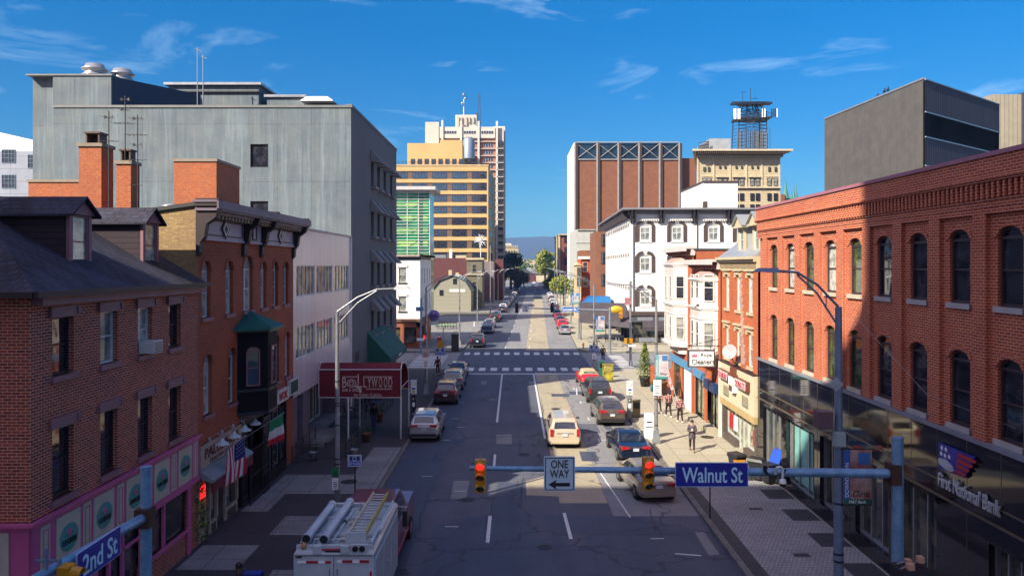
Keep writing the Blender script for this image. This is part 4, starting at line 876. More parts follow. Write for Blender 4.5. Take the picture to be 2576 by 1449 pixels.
for z in rows:
    for u in (65.6, 68.6, 71.9, 75.6):
        m = MB(); A = [LF.p(u - .8, 0.01, z + 1.95), LF.p(u + .8, 0.01, z + 1.95), LF.p(u + .8, .95, z + 1.8), LF.p(u - .8, .95, z + 1.8)]; 
        m.hull8(A[::-1] + [LF.p(u - .8, .01, z + 2.95), LF.p(u + .8, .01, z + 2.95), LF.p(u + .8, .98, z + 1.86), LF.p(u - .8, .98, z + 1.86)][::-1]); LF.box(m, u - .8, u + .8, 0, .45, z - .4, z - .17)
        m.build('window_hood', mat('hood_concrete', (.27, .26, .26), .8), b)
m = MB(); 
for z in (8.6, 12.9, 17.2): LF.box(m, 57, 64, .0, .012, z, z + .04)
F4.box(m, -30.4, -12.3, 0, .02, 22.86, 22.9); m.build('panel_joints', BLACKM, b)
m = MB(); LF.box(m, 60.6, 78.2, -1.2, -1.1, 0, 3); m.build('recessed_entrance', BLACKM, b)
m = MB(); 
for k in range(20): u = 62.6 + k * .3; LF.box(m, u, u + .05, -.3, -.25, .13, 3.0)
m.build('entrance_grille', mat('grille', (.25, .25, .28), .5, .4), b)
text('114', LF, 59.2, .03, 3.9, .75, BLACKM, b, w=1.5, bold=.02)
a = empty('green_awning', (-12.3, 67, 3), 'dark green sloping awning on the grey block above the pavement', 'awning')
m = MB(); m.prism([LF.p(63.3, 0, 5.4), LF.p(63.3, 2.0, 3.2), LF.p(63.3, 2.0, 2.75), LF.p(63.3, 0, 2.75)][::-1], (0, 9.2, 0)); m.build('canvas', mat('awning_green', (.012, .12, .09), .75, c2=(.008, .085, .065)), a)
text('Bricco', Fr((-10.3, 0), (0, 1), (1, 0)), 69.2, .015, 3.0, .3, WHT, a, w=1.3, slant=.2) if False else None
m = MB(); LF.box(m, 67.6, 69.0, 2.0, 2.02, 2.92, 3.08); m.build('awning_lettering', WHT, a)
for i, (x, y, r) in enumerate(((-33.3, 60, .95), (-31.9, 61.5, .95))):
    m = MB(); z0 = 25.42
    m.box(x - r * .9, x + r * .9, y - r * .9, y + r * .9, z0, z0 + .25); m.lathe((x, y, z0 + .25), [(r * .85, 0), (r * .8, .25), (r, .3), (r, .42), (r * .8, .5), (r * .78, .75), (r, .8), (r, .92), (r * .8, .98), (r * .7, 1.25), (0, 1.35)], 20)
    tag(m.build('roof_ventilator', mat('bright_aluminium', (.62, .62, .62), .3, .7), None, (x, y, z0)), ('left taller' if i == 0 else 'right lower') + ' of two aluminium ventilators on the grey block', 'ventilator', 'ventilators on the grey roof')
for i, x in enumerate((-25.15, -24.7)):
    m = MB(); m.tube([(x, 60, 22.9), (x, 60, 28.3 - i * .6)], .04, 5); m.tube([(x - .15, 60, 28.2 - i * .6), (x + .3, 60, 28.0 - i * .6)], .03, 4)
    tag(m.build('whip_aerial', GALV, None, (x, 60, 22.9)), ('taller left' if i == 0 else 'shorter right') + ' of the paired thin masts on the grey block roof', 'aerial', 'thin masts on the grey roof')
# white office far left
b = empty('office_building', (-75, 95, 0), 'pale blue-white office block at the far left edge behind the grey block', 'building'); F = FY(90)
m = MB(); F.box(m, -100, -52, -30, 0, 0, 24.6); F.box(m, -52.2, -48, -30, -1.5, 0, 17.2); m.build('wall', brick('white_ashlar', (.34, .37, .44), (.32, .35, .42), (.2, .22, .27), bw=60, rh=1.5, ms=.03, offset=0, bump=0), b)
m = MB(); m.prism([(-100, 90, 24.6), (-52, 90, 24.6), (-52, 90, 24.7), (-61.5, 90, 26.9), (-100, 90, 28)][::-1], (0, 30, 0)); m.build('parapet', WHITE, b)
for (u, z) in ((-60.3, 22.8), (-57.3, 22.2), (-60.3, 19.9), (-57.0, 19.3)) if False else ((-60.2, 23.2), (-57.1, 22.6), (-60.2, 20.2), (-57.0, 19.6), (-63.4, 23.2), (-63.4, 20.2)): window(b, F, u, z, dict(w=1.65, h=1.6, nx=4, nz=3, fm=mat('blue_frame', (.15, .25, .30), .5), d=.02, n=.05), GL_D)

# ------------------------------------------------------------------ beyond Locust Street, left
b = empty('corner_building', (-20, 105, 0), 'white painted corner building with brick ground floor beyond the intersection', 'building')
F5 = FY(99); L5 = FX(-12.3, 1)
m = MB(); facade(m, F5, -30, -12.3, 4.0, 11.8, [(-15.1, -14.1, 8.75, 10.75), (-15.1, -14.1, 5.0, 6.95)], WHITE, depth=.15)
facade(m, L5, 99, 112, 4.0, 11.8, [(u - .45, u + .45, z, z + 2.0, .3) for u in (101.2, 104, 107, 110) for z in (8.7, 5.0)], WHITE, depth=.15)
F5.box(m, -30, -12.35, -13, -12.8, 0, 11.8, WHITE); m.build('wall', WHITE, b)
for z in (8.75, 5.0): window(b, F5, -14.6, z, dict(w=1.0, h=2.0 if z > 8 else 1.95, fm=WTRIM, d=.1, sill=DARKW, lintel=WTRIM, lk='flat'), GL_B)
for u in (101.2, 104, 107, 110):
    for z in (8.7, 5.0): window(b, L5, u, z, dict(w=.9, h=2.0, rise=.3, fm=WTRIM, d=.1, sill=WTRIM), GL_D)
m = MB(); F5.box(m, -30, -11.7, -13.2, .5, 12.15, 12.4); L5.box(m, 98.5, 112.2, .0, .6, 12.14, 12.42); m.build('cornice', mat('cornice_red', (.40, .30, .29), .6), b)
m = MB(); F5.box(m, -30, -12.2, -12, .1, 11.8, 12.15); m.build('frieze', mat('frieze_teal', (.07, .10, .12), .6), b)
m = MB(); F5.box(m, -30, -12.3, -.6, -.5, 0, 3.5); F5.box(m, -12.8, -12.32, -13, -.0, 2.9, 3.6); F5.box(m, -30, -12.3, -.5, 0, 2.9, 3.6); F5.box(m, -14.9, -14.4, -.4, 0, 0, 2.9); F5.box(m, -12.8, -12.32, -.5, 0, 0, 2.9); F5.box(m, -20, -15.6, -.5, 0, 0, .9); L5.box(m, 104, 112, -.4, 0, 0, 3.6); L5.box(m, 99.5, 103, -.4, 0, 0, .7); m.build('ground_floor', mat('orange_brick_base', (.36, .11, .05), .7), b)
m = MB(); F5.box(m, -30, -12.1, -.2, .2, 3.6, 4.0); L5.box(m, 99, 112, -.1, .2, 3.6, 4.0); m.build('shop_cornice', mat('brown_cornice', (.16, .08, .05), .6), b)
m = MB(); F5.box(m, -15.5, -12.9, -.35, -.3, .9, 2.9); L5.box(m, 99.5, 103.9, -.3, -.25, .7, 2.9); m.build('shop_window', GL_S, b)
s = MB(); s.lathe((-10.9, 103, 4.2), [(.0, 0), (.75, 0), (.75, .12), (0, .12)], 16, axis=(0, -1, 0)); so_ = s.build('round_pub_sign', mat('violet_sign', (.32, .20, .55), .5), None, (-10.9, 103, 4.2)); tag(so_, 'round violet hanging pub sign above the corner pavement', 'sign')
k = MB(); Fs = FY(102.87); k.box(-11.5, -10.3, 102.9, 103.0, 2.9, 3.35); k.tube([(-12.3, 103, 4.9), (-10.6, 103, 4.9)], .03, 5); k.build('sign_plate', WTRIM, so_)
text('Pub', Fs, -10.9, .02, 4.2, .5, BLK, so_, w=.9, bold=.03)
# green glass building
b = empty('glass_building', (-30, 150, 0), 'green glazed stair tower building with flat white roof slab', 'building')
GRNG = glass('glass_green', (.03, .30, .12), c2=(.02, .14, .10), ns=.12, rough=.15); F = FY(140)
m = MB(); F.box(m, -40, -15.6, -7, 0, 0, 24.4); m.build('glazing', GRNG, b)
m = MB(); 
for i in range(4): F.box(m, -21.9 + i * 2.07, -21.78 + i * 2.07, 0.02, .12, 8, 24.4)
for k in range(22): F.box(m, -40, -15.6, .12, .2, 11.6 + k * .58, 11.68 + k * .58)
m.build('mullions', WTRIM, b)
m = MB()
for k in range(5):
    z = 12.2 + k * 2.4; F.box(m, -22, -16, -.02, .03, z, z + .9); 
m.build('floor_bands', glass('glass_lime', (.30, .52, .12), c2=(.12, .36, .10), ns=.5, rough=.3), b)
m = MB(); 
for k in range(6): z = 11.6 + k * 2.2; F.poly(m, [(-20.4, z), (-17.6, z + 1.8), (-17.6, z + 1.95), (-20.4, z + .15)], .02, .06)
F.box(m, -17.5, -16.9, .03, .06, 11, 24); m.build('stair_flights', mat('stair_green', (.02, .12, .08), .5), b)
m = MB(); F.box(m, -41, -14.4, -8, 1.6, 24.9, 25.5); F.box(m, -41, -15.5, -7.1, .1, 24.4, 24.9); m.build('roof_slab', mat('roof_white', (.58, .56, .56), .6), b)
# beige gambrel house
b = empty('house', (-14.6, 182, 0), 'beige clapboard house with gambrel roof left of the street', 'house'); F = FY(179)
m = MB(); F.poly(m, [(-19.8, 0), (-10.2, 0), (-10.2, 5.0), (-11.6, 7.2), (-14.6, 8.4), (-17.6, 7.2), (-19.8, 4.6)], -14, 0); m.build('wall', brick('clapboard', (.34, .33, .26), (.32, .31, .24), (.14, .14, .11), bw=50, rh=.32, ms=.03, offset=0, stain=(.28, .27, .2), bump=0), b)
m = MB()
pr = [(-20.1, 4.4), (-17.7, 7.35), (-14.6, 8.6), (-11.5, 7.35), (-9.8, 4.8)]
for i in range(4): (a, za), (c_, zc) = pr[i], pr[i + 1]; F.poly(m, [(a, za), (c_, zc), (c_, zc + .2), (a, za + .2)], -14.2, .35)
m.build('roof', mat('roof_teal', (.10, .16, .19), .6), b)
m = MB(); m.box(-15.7, -14.9, 181, 182, 8, 9.9); m.box(-14.0, -13.2, 181, 182, 8, 9.3); m.build('chimney', STONE, b)
for u, z in ((-14.0, 6.6), (-17.2, 3.9)): window(b, F, u, z, dict(w=.9, h=1.3, fm=DARKW, d=.0, n=.06), GL_D)
m = MB(); F.box(m, -15.3, -11.5, 0, .08, 4.7, 5.4); m.build('wall_sign', WTRIM, b)
# maroon brick row and neighbours behind the house
b = empty('brick_building', (-15, 215, 0), 'long dark maroon brick building behind the beige house', 'building'); F = FY(205)
m = MB(); F.box(m, -26, -12.0, -20, 0, 0, 13.0); m.box(-22, -18.5, 204.9, 207, 13, 13.9, GALV); m.box(-16, -13, 206, 209, 13, 13.8, STONE); m.box(-17.6, -16.8, 205.2, 206, 13, 15.4, WTRIM); m.build('wall', BK_DK, b)
b = empty('row_building', (-9.3, 196, 0), 'narrow ornate grey-green front building beside the maroon brick block', 'building')
m = MB(); m.box(-11.9, -8.0, 190, 204, 0, 13.0, mat('drab_green', (.17, .16, .11), .8)); m.box(-12.1, -7.6, 189.6, 204, 12.4, 12.9, STONE); m.box(-12.1, -7.6, 189.6, 204, 8.6, 8.9, STONE); m.build('wall', None, b)
for z in (5, 9.3): window(b, FY(190), -10, z, dict(w=1.1, h=2.0, fm=STONE, d=0, n=.05), GL_D)
b = empty('ribbed_building', (-4.6, 226, 0), 'narrow building with vertical red ribs beside the tan office', 'building')
m = MB(); m.box(-9.6, -6.0, 222, 250, 0, 12.2, mat('mauve_wall', (.24, .19, .20), .7)); 
for k in range(7): m.box(-9.5 + k * .5, -9.3 + k * .5, 221.8, 222, 1, 7.5, mat('red_rib', (.30, .06, .06), .6))
m.box(-5.95, -3.5, 236, 258, 0, 13.0, BK_DK); m.build('wall', None, b)
# tan office tower
b = empty('office_tower', (-26, 280, 0), 'broad tan office block with horizontal window bands', 'building'); F = FY(263); X1 = -9.0
m = MB(); F.box(m, -50, X1, -50, 0, 0, 45.6); m.hull8([(X1, 263, 0), (X1 + 1.2, 300, 0), (X1 + 1.2, 313, 0), (X1, 313, 0)] + [(X1, 263, 45.6), (X1 + 1.2, 300, 45.6), (X1 + 1.2, 313, 45.6), (X1, 313, 45.6)])
F.box(m, -38, -18.4, -14, -6, 45.6, 54.5); m.build('wall', TAN, b)
m = MB(); F.box(m, -50, X1 + .2, -50, .2, 45.6, 46.1); m.build('parapet', mat('tan_pale', (.60, .44, .24), .8), b)
nb = 0
for k in range(9):
    z = 41.2 - k * 4.02
    for j in range(5):
        u0 = -42.3 + j * 6.9
        window(b, F, u0 + 2.6, z, dict(w=5.1, h=2.5, nx=5, nz=1, fm=BLACKM, d=0, n=.1, bt=.12, ft=.1), (GL_SKY if k < 4 and j < 4 else GL_D))
    m = MB(); 
    for j in range(5): u0 = -42.3 + j * 6.9; F.box(m, u0 - 1.75, u0 + .02, .0, .06, z, z + 2.5)
    F.box(m, -50, -9.6, 0, .3, z + 2.5, z + 2.62); m.build('brown_spandrel', mat('spandrel', (.17, .10, .065), .8), b)
S = Fr((X1, 263), (1.2, 37), (37, -1.2))
for k in range(9): window(b, S, 15, 41.2 - k * 4.02, dict(w=16, h=2.5, nx=6, nz=1, fm=BLACKM, d=0, n=.1, bt=.12), GL_SKY)
F2 = FY(269)
for k in range(8): window(b, F2, -36 + k * 2.45, 46.3, dict(w=1.5, h=2.6, nx=1, nz=1, fm=DARKW, d=0, n=.1), GL_D)
m = MB()
for k in range(30): m.tube([(-48 + k * 1.3, 263.2, 46.1), (-48 + k * 1.3, 263.2, 47.2)], .05, 4)
m.tube([(-50, 263.2, 47.2), (X1, 263.2, 47.2)], .05, 4); m.tube([(-50, 263.2, 46.7), (X1, 263.2, 46.7)], .04, 4); m.build('roof_railing', BLACKM, b)
# lower tan penthouse + balcony tower
b = empty('hotel_block', (-33, 300, 0), 'stepped tan penthouse block with silver cooling unit between office and tower', 'building')
m = MB(); m.box(-37, -21.3, 320, 340, 40, 62.5); m.box(-31.3, -22.0, 319.5, 338, 62.5, 64); m.build('wall', TAN, b)
for u in (-33.5, -27.6, -25.4): window(b, FY(319.5), u, 60.6 if u > -30 else 58.3, dict(w=1.8, h=1.8, fm=DARKW, d=0, n=.15 if u > -30 else .6), GL_D)
m = MB(); m.lathe((-18.3, 305, 54), [(2.4, 0), (2.4, 7.5), (1.6, 8.6), (0, 8.8)], 14); m.build('cooling_unit', mat('silver_blue', (.35, .42, .48), .35, .5), b)
b = empty('apartment_tower', (-22, 350, 0), 'tall concrete apartment tower with balconies and roof masts', 'building'); F = FY(330)
def X(px, Y=330): return (px - 1293) * Y / 1900
def Z(py, Y=330): return 11 + (668 - py) * Y / 1900
m = MB(); F.box(m, X(1070), X(1267), -26, -.8, 0, Z(322)); F.box(m, X(1070), X(1104), -.8, 0.5, 30, Z(308)); F.box(m, X(1106), X(1245), -.8, .3, Z(348), Z(320)); F.box(m, X(1240), X(1270), -26, -6, 0, Z(312)); F.box(m, X(1144), X(1198), -20, -3, Z(322), Z(286)); m.build('wall', CONC, b)
m = MB(); 
for k in range(24):
    z = Z(350) - 1 - k * 3.1; F.box(m, X(1114), X(1250), -.8, .3, z - .35, z)
    F.box(m, X(1250), X(1267), .3 - 20, .9, z - .35, z) if k > 0 else None
m.build('balcony_slabs', mat('slab_pale', (.52, .47, .42), .8), b)
m = MB(); F.box(m, X(1106), X(1247), -.78, -.6, 0, Z(350)); m.build('brick_infill', brick('pinkish_brick', (.40, .16, .10), (.36, .14, .09), (.4, .22, .16), bw=1, rh=.4, ms=.02, bump=0), b)
m = MB(); 
for px in (1113, 1160, 1204, 1250): F.box(m, X(px) - .45, X(px) + .45, -2, .9, 0, Z(306 if px > 1113 else 304))
m.build('fins', mat('fin_white', (.66, .61, .55), .8), b)
for k in range(15):
    z = Z(350) - 3.6 - k * 3.1
    for px in (1137, 1183, 1228): window(b, F, X(px), z, dict(w=4.4, h=1.7, nx=4, nz=1, fm=WTRIM, d=0, n=-.55, bt=.1), GL_D)
for px in (1133, 1182, 1226): window(b, F, X(px), Z(338), dict(w=5.4, h=1.4, nx=5, nz=1, fm=WTRIM, d=0, n=.35, bt=.1), GL_D)
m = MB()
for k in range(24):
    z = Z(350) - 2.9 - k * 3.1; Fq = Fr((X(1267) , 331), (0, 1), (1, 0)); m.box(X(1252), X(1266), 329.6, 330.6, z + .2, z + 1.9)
m.build('balcony_recess', mat('balcony_dark', (.03, .03, .035), .4), b)  # dark boxes set between the balcony slabs
m = MB(); m.tube([(X(1161), 345, Z(286)), (X(1161), 345, Z(250, 345))], .25, 6)
for dz in (0, 2.2, 4): m.blob((X(1161) + (dz % 3 - 1) * .6, 344, Z(262, 345) + dz), .65, 8, 5, GALV)
m.build('dish_mast', WTRIM, b)
m = MB()
for s in (-1, 1): m.tube([(X(1201) + s * .7, 345, Z(300)), (X(1201) + s * .3, 345, Z(235, 345))], .14, 4)
for k in range(14): z = Z(295) + k * .9; m.tube([(X(1201) - .6, 345, z), (X(1201) + .6, 345, z + .9)], .08, 4)
m.box(X(1195) - .5, X(1195) + .5, 344, 345, Z(300), Z(268)); m.build('lattice_mast', mat('mast_blue', (.06, .08, .12), .5), b)
m = MB()
for px in (1150, 1158, 1170, 1178, 1188): m.box(X(px), X(px + 4), 332.2, 333, Z(316 - (px % 5) * 3), Z(292))
m.build('panel_antennas', mat('antenna_beige', (.48, .44, .36), .7), b)
# castle-like far block, starburst lamp
b = empty('castle_block', (-6, 620, 0), 'distant yellowish castellated block beyond the apartment tower', 'building')
m = MB(); Y = 600; m.box(X(1268, Y), X(1304, Y), Y, Y + 30, 0, Z(622, Y)); m.box(X(1268, Y), X(1286, Y), Y + 1, Y + 20, 10, Z(612, Y), mat('castle_white', (.6, .58, .52), .8))
for k in range(7): m.box(X(1270 + k * 5, Y), X(1272.5 + k * 5, Y), Y - .5, Y + 2, Z(624, Y), Z(617, Y))
m.build('wall', mat('castle_yellow', (.50, .40, .22), .8), b)
for k in range(4): window(b, FY(600), X(1273 + k * 7, 600), Z(640, 600), dict(w=1.3, h=3, fm=STONE, d=0, n=.3), GL_D)
b = empty('starburst_sculpture', (-9.2, 212, 0), 'white starburst ornament on a tall pole over the maroon roof', 'sculpture')
c3 = Vector((-9.35, 212, 17.9)); m = MB(); m.tube([(-9.35, 212, 0), tuple(c3)], .13, 6); m.build('pole', WTRIM, b)
m = MB()
for k in range(42):
    d = Vector((rnd.gauss(0, 1), rnd.gauss(0, .5), rnd.gauss(0, 1))).normalized(); m.tube([c3 + d * .3, c3 + d * rnd.uniform(1.5, 2.1)], .05, 4)
m.build('rays', WHT, b); m = MB(); m.tube([(-6.6, 210, 6.5), (-6.6, 210, 16.5)], .05, 4); tag(m.build('slim_mast', WTRIM, None, (-6.6, 210, 6.5)), 'thin white mast just right of the starburst ornament', 'mast')
# ------------------------------------------------------------------ RIGHT 1: brick bank
b = empty('bank_building', (20, 28, 0), 'long red brick bank with arched windows over polished black granite', 'building')
wu = [20.3 + 2.3 * k for k in range(-1, 9)]
m = MB(); Y0, Y1 = 15.0, 40.9
facade(m, RF, Y0, Y1, 6.05, 12.62, [(u - .52, u + .52, 9.87, 12.06, .26) for u in wu] + [(u - .52, u + .52, 6.22, 8.47, .26) for u in wu], BK_R1, depth=.28, n=-.14)
for u in [w_ + 1.15 for w_ in wu] + [wu[0] - 1.15]: RF.box(m, u - .30, u + .30, -.14, 0, 6.05, 12.44, BK_R1); 
RF.box(m, Y0, Y1, -.14, .0, 12.44, 12.62, BK_R1); RF.box(m, Y0, Y1, -.2, .02, 12.62, 12.8, BK_R1)
RF.box(m, Y0, Y1, -.2, .16, 13.3, 13.46, BK_R1); RF.box(m, Y0, Y1, -.2, .10, 13.46, 14.0, BK_R1); RF.box(m, Y0, Y1, -.2, .22, 13.36, 13.42, BK_R1)
m.box(13.4, 36, Y1 - .2, Y1, 0, 13.9, BK_R1); m.box(13.4, 36, Y0, Y0 + .2, 0, 13.9, BK_R1)
m.build('wall', BK_R1, b)
m = MB()
for k in range(int((Y1 - Y0) / .24)): u = Y0 + .05 + k * .24; RF.box(m, u, u + .11, .02, .14, 12.86, 13.30)
RF.box(m, Y0, Y1, -.2, .06, 12.8, 13.30); m.build('corbel_table', BK_R1, b)
m = MB(); RF.box(m, Y0, Y1, -.3, .16, 14.0, 14.12); m.build('coping', mat('pink_coping', (.42, .17, .22), .6), b)
m = MB(); m.box(13.5, 36, Y0, Y1, 13.2, 13.3); m.add([(14.2, 15, 13.9), (14.2, 27, 13.9), (22, 27, 16.2), (22, 15, 16.2)], [(0, 1, 2, 3)]); m.build('roof', mat('roof_blue_grey', (.16, .20, .26), .5), b)
WB = dict(w=1.04, h=2.19, rise=.26, fm=mat('bronze_frame', (.05, .035, .045), .45), sill=mat('sill_shaded', (.50, .48, .46), .7), lintel=BK_R1, lk='arch', d=.12, ft=.08, n=-.14, bt=.06)
WBs = dict(WB, sill=mat('sill_sunlit', (.62, .55, .42), .7))
for i, u in enumerate(wu):
    lit = u > 29  # sunlight painted in: warmer sills and brighter panes on the sunlit stretch
    for z in (9.87, 6.22): window(b, RF, u, z, dict(WBs if lit else WB, h=2.19 if z > 9 else 2.25), (GL_G if lit and i % 2 else (GL_C if lit else GL_D)) if z > 9 else (GL_G if lit else GL_D))
# granite base
m = MB(); hg = [(16.2, 18.6, 0, 3.0), (19.4, 21.0, .0, 3.3), (23.6, 26.2, .75, 3.7), (26.6, 29.2, .75, 3.7), (30.2, 32.6, .75, 3.7), (33.2, 36.6, .6, 3.6), (37.3, 40.0, .2, 3.6)]
facade(m, RF, Y0, Y1, 0, 5.95, hg, GRAN, depth=.35); m.build('granite_cladding', GRAN, b)
m = MB(); RF.box(m, Y0, Y1, -.14, .12, 5.95, 6.05); m.build('ledge', mat('blue_ledge', (.22, .25, .30), .5), b)
m = MB()
for k in range(17): u = Y0 + .8 + k * 1.55; RF.box(m, u, u + .02, .002, .006, 4.1 if any(h[0] - .1 < u < h[1] + .1 for h in hg) else .1, 5.9)
RF.box(m, Y0, Y1, .004, .03, 4.35, 4.40); RF.box(m, Y0, Y1, .0, .05, 3.86, 3.92); m.build('cladding_joints', mat('joint_brass', (.25, .20, .14), .4, .5), b)
m = MB()
for h in hg: RF.box(m, h[0] + .06, h[1] - .06, -.33, -.30, h[2] + .05, h[3] - .05)
m.build('shop_window', GL_S, b)
m = MB()
for h in hg:
    ring(m, RF, h[0], h[1], h[2], h[3], -.3, -.18, .07)
    for q in range(1, 3): u = h[0] + (h[1] - h[0]) * q / 3; RF.box(m, u - .03, u + .03, -.3, -.2, h[2] + .07, h[3] - .07)
m.build('window_frames', GALV, b)
m = MB(); RF.box(m, 34.0, 36.2, -.29, -.27, .8, 3.4); m.build('teal_poster', mat('poster_teal', (.12, .42, .40), .5, c2=(.25, .55, .5)), b)
m = MB(); RF.box(m, 17.0, 17.9, -.1, -.06, 1.0, 1.9); m.build('notice', mat('notice_blue', (.25, .36, .6), .5), b)
# bank sign: emblem and letters
s = empty('bank_sign', (13.15, 22, 4.6), 'First National Bank sign with flag and handshake emblem on black granite', 'sign')
def UY(px): return 25080 / (px - 1293)
SL = .0
ltr = 'First National Bank'
text(ltr, RF, 21.85, .08, 4.42, .42, mat('letter_silver', (.62, .66, .70), .35, .3, fine=0), s, w=2.95, ext=.03, bold=.012)
m = MB(); RF.poly(m, [(23.35, 4.75), (22.0, 5.02 - .2), (21.65, 5.35), (21.5, 5.55), (23.35, 5.55)], .03, .08, BLU)
m.build('emblem_field', BLU, s)
m = MB(); 
for k in range(4): z = 4.84 + k * .17; RF.poly(m, [(22.45 - k * .05, z + .02), (21.95 - k * .16, z - .02 + .04), (21.88 - k * .16, z + .11), (22.4 - k * .05, z + .13)], .08, .10)
m.build('emblem_stripes', RED, s)
m = MB()
def star(mb, fr, u, z, r, n0, n1): fr.poly(mb, [(u + (r if k % 2 == 0 else r * .42) * math.sin(k * math.pi / 5), z + (r if k % 2 == 0 else r * .42) * math.cos(k * math.pi / 5)) for k in range(10)], n0, n1)
for (u, z) in ((23.15, 5.42), (22.93, 5.42), (23.18, 5.24), (22.98, 5.22), (22.76, 5.24)): star(m, RF, u, z, .085, .08, .095)
m.build('emblem_stars', WHT, s)
m = MB(); RF.poly(m, [(23.3, 5.08), (22.95, 5.12), (22.6, 5.02), (22.5, 4.88), (22.75, 4.8), (23.0, 4.84), (23.3, 4.92)], .08, .11); 
for k in range(4): RF.box(m, 22.55 + k * .09, 22.61 + k * .09, .11, .12, 4.84, 4.96)
m.build('emblem_hands', mat('hand_silver', (.55, .6, .66), .4), s)

# ------------------------------------------------------------------ RIGHT 2: doughnut shop in red brick with cream cornice and dormers
b = empty('brick_building', (18, 44.6, 0), 'red brick doughnut shop building with cream window trim and dormers', 'building')
m = MB(); wd = (42.35, 44.6, 46.9)
facade(m, RF, 41.0, 48.2, 5.05, 10.7, [(u - .42, u + .42, 8.35, 10.45) for u in wd] + [(u - .42, u + .42, 5.3, 7.25) for u in wd], BK_OR, depth=.18, n=-.05)
m.box(13.5, 30, 48.0, 48.2, 0, 10.7, BK_OR); m.build('wall', BK_OR, b)
m = MB(); 
for k in range(14): z = 5.3 + k * .38; RF.poly(m, [(43.5 + .05 * k + rnd.uniform(-.12, .05), z), (43.2 + .05 * k + rnd.uniform(-.15, .1), z + .4), (43.9 + .05 * k + rnd.uniform(-.1, .2) - k * .02, z + .4), (44.05 + .03 * k, z)][::-1], -.05, -.044 - .0002 * k)
m.build('faded_mortar_patch', brick('bleached_brick', (.52, .28, .22), (.44, .16, .10), (.60, .44, .38), bw=.22, rh=.08, ms=.018), b)
for u in wd:
    window(b, RF, u, 8.35, dict(w=.84, h=2.1, fm=WTRIM, sill=CREAM, lintel=CREAM, lk='hood', d=.12, n=-.05), GL_C); window(b, RF, u, 5.3, dict(w=.84, h=1.95, fm=WTRIM, sill=CREAM, lintel=CREAM, lk='hood', d=.12, n=-.05), GL_B)
m = MB(); RF.box(m, 41.0, 48.2, -.2, .02, 10.7, 11.2); RF.box(m, 41.0, 48.25, -.2, .35, 11.35, 11.5); RF.box(m, 41.0, 48.25, -.2, .2, 11.2, 11.35); m.build('cornice', CREAM, b)
m = MB()
for k in range(48): u = 41.1 + k * .148; RF.box(m, u, u + .07, .02, .08, 10.85, 11.12)
m.build('dentils', mat('dentil_tan', (.34, .26, .16), .7), b)  # dentils in a darker tan than the cornice
m = MB(); m.hull8([(13.0, 41, 11.5), (30, 41, 11.5), (30, 48.2, 11.5), (13.0, 48.2, 11.5)] + [(14.9, 41, 12.9), (28, 41, 12.9), (28, 48.2, 12.9), (14.9, 48.2, 12.9)]); m.build('mansard_roof', ROOFG, b)
for yc in (42.1, 44.9):
    d = empty('dormer', (13.6, yc, 11.6)); d.parent = b; d.location = Vector((13.6, yc, 11.6)) - Vector(b['_w'])
    F = Fr((13.55, 0), (0, 1), (-1, 0)); m = MB(); m.box(13.62, 16.5, yc - .62, yc + .62, 11.5, 13.35); m.build('cheek', mat('dormer_grey', (.45, .46, .46), .6), d)
    m = MB(); F.box(m, yc - .66, yc - .42, -.08, .05, 11.6, 13.3); F.box(m, yc + .42, yc + .66, -.08, .05, 11.6, 13.3); F.box(m, yc - .7, yc + .7, -.08, .15, 11.55, 11.7); F.poly(m, [(yc - .95, 13.3), (yc + .95, 13.3), (yc, 13.95)], -.1, .22); F.box(m, yc - .95, yc + .95, -.1, .3, 13.22, 13.34); m.build('surround', CREAM, d)
    m = MB(); 
    for s_ in (-1, 1): m.hull8([(13.2, yc, 13.95), (13.2, yc + s_ * 1.0, 13.3), (17.5, yc + s_ * 1.0, 13.3), (17.5, yc, 13.95)] + [(13.2, yc, 14.03), (13.2, yc + s_ * 1.0, 13.38), (17.5, yc + s_ * 1.0, 13.38), (17.5, yc, 14.03)])
    m.build('dormer_roof', ROOFG, d); window(d, F, yc, 11.72, dict(w=.84, h=1.5, fm=WTRIM, d=.03), GL_B)
# shopfront: beige sign panel
m = MB(); RF.box(m, 41.05, 48.1, -.05, .16, 2.75, 5.0); RF.box(m, 41.05, 48.1, -.05, .2, 4.97, 5.05, DARKW); RF.box(m, 47.95, 48.12, -.05, .18, 0, 4.97, WTRIM); m.build('fascia', mat('fascia_cream', (.66, .58, .42), .6, c2=(.60, .52, .36), streak=.2), b)
m = MB(); RF.box(m, 41.05, 48.1, -.05, .15, 2.35, 2.75); m.build('fascia_band', mat('fascia_tan', (.52, .38, .18), .6), b)
m = MB()
for u in (42.6, 46.4):
    ring(m, RF, u - .55, u + .55, 3.0, 3.6, .165, .18, .04)
    for k in range(5): RF.box(m, u - .5, u + .5, .165, .185, 3.06 + k * .1, 3.11 + k * .1)
m.build('louvre', mat('louvre_grey', (.22, .2, .16), .5), b)
m = MB(); RF.box(m, 41.1, 41.5, -.3, 0, 0, 2.35); RF.box(m, 41.5, 43.5, -.3, 0, 0, .55); RF.box(m, 45.2, 48.0, -.3, 0, 0, .55); RF.box(m, 47.7, 48.0, -.3, 0, .55, 2.35); m.build('shop_base', mat('base_brown', (.10, .08, .07), .6), b)
m = MB(); RF.box(m, 41.5, 48, -.4, -.38, 0, 2.35); m.build('shop_window', glass('glass_dough', (.35, .38, .28), c2=(.05, .06, .05), ns=2.2), b)
m = MB()
for (a, c_, z) in ((41.5, 43.5, .55), (43.6, 44.4, 0), (44.4, 45.2, 0), (45.2, 47.7, .55)): ring(m, RF, a, c_, z, 2.35, -.38, -.3, .06)
m.build('window_frames', mat('frame_pale', (.6, .6, .56), .5), b)
m = MB()
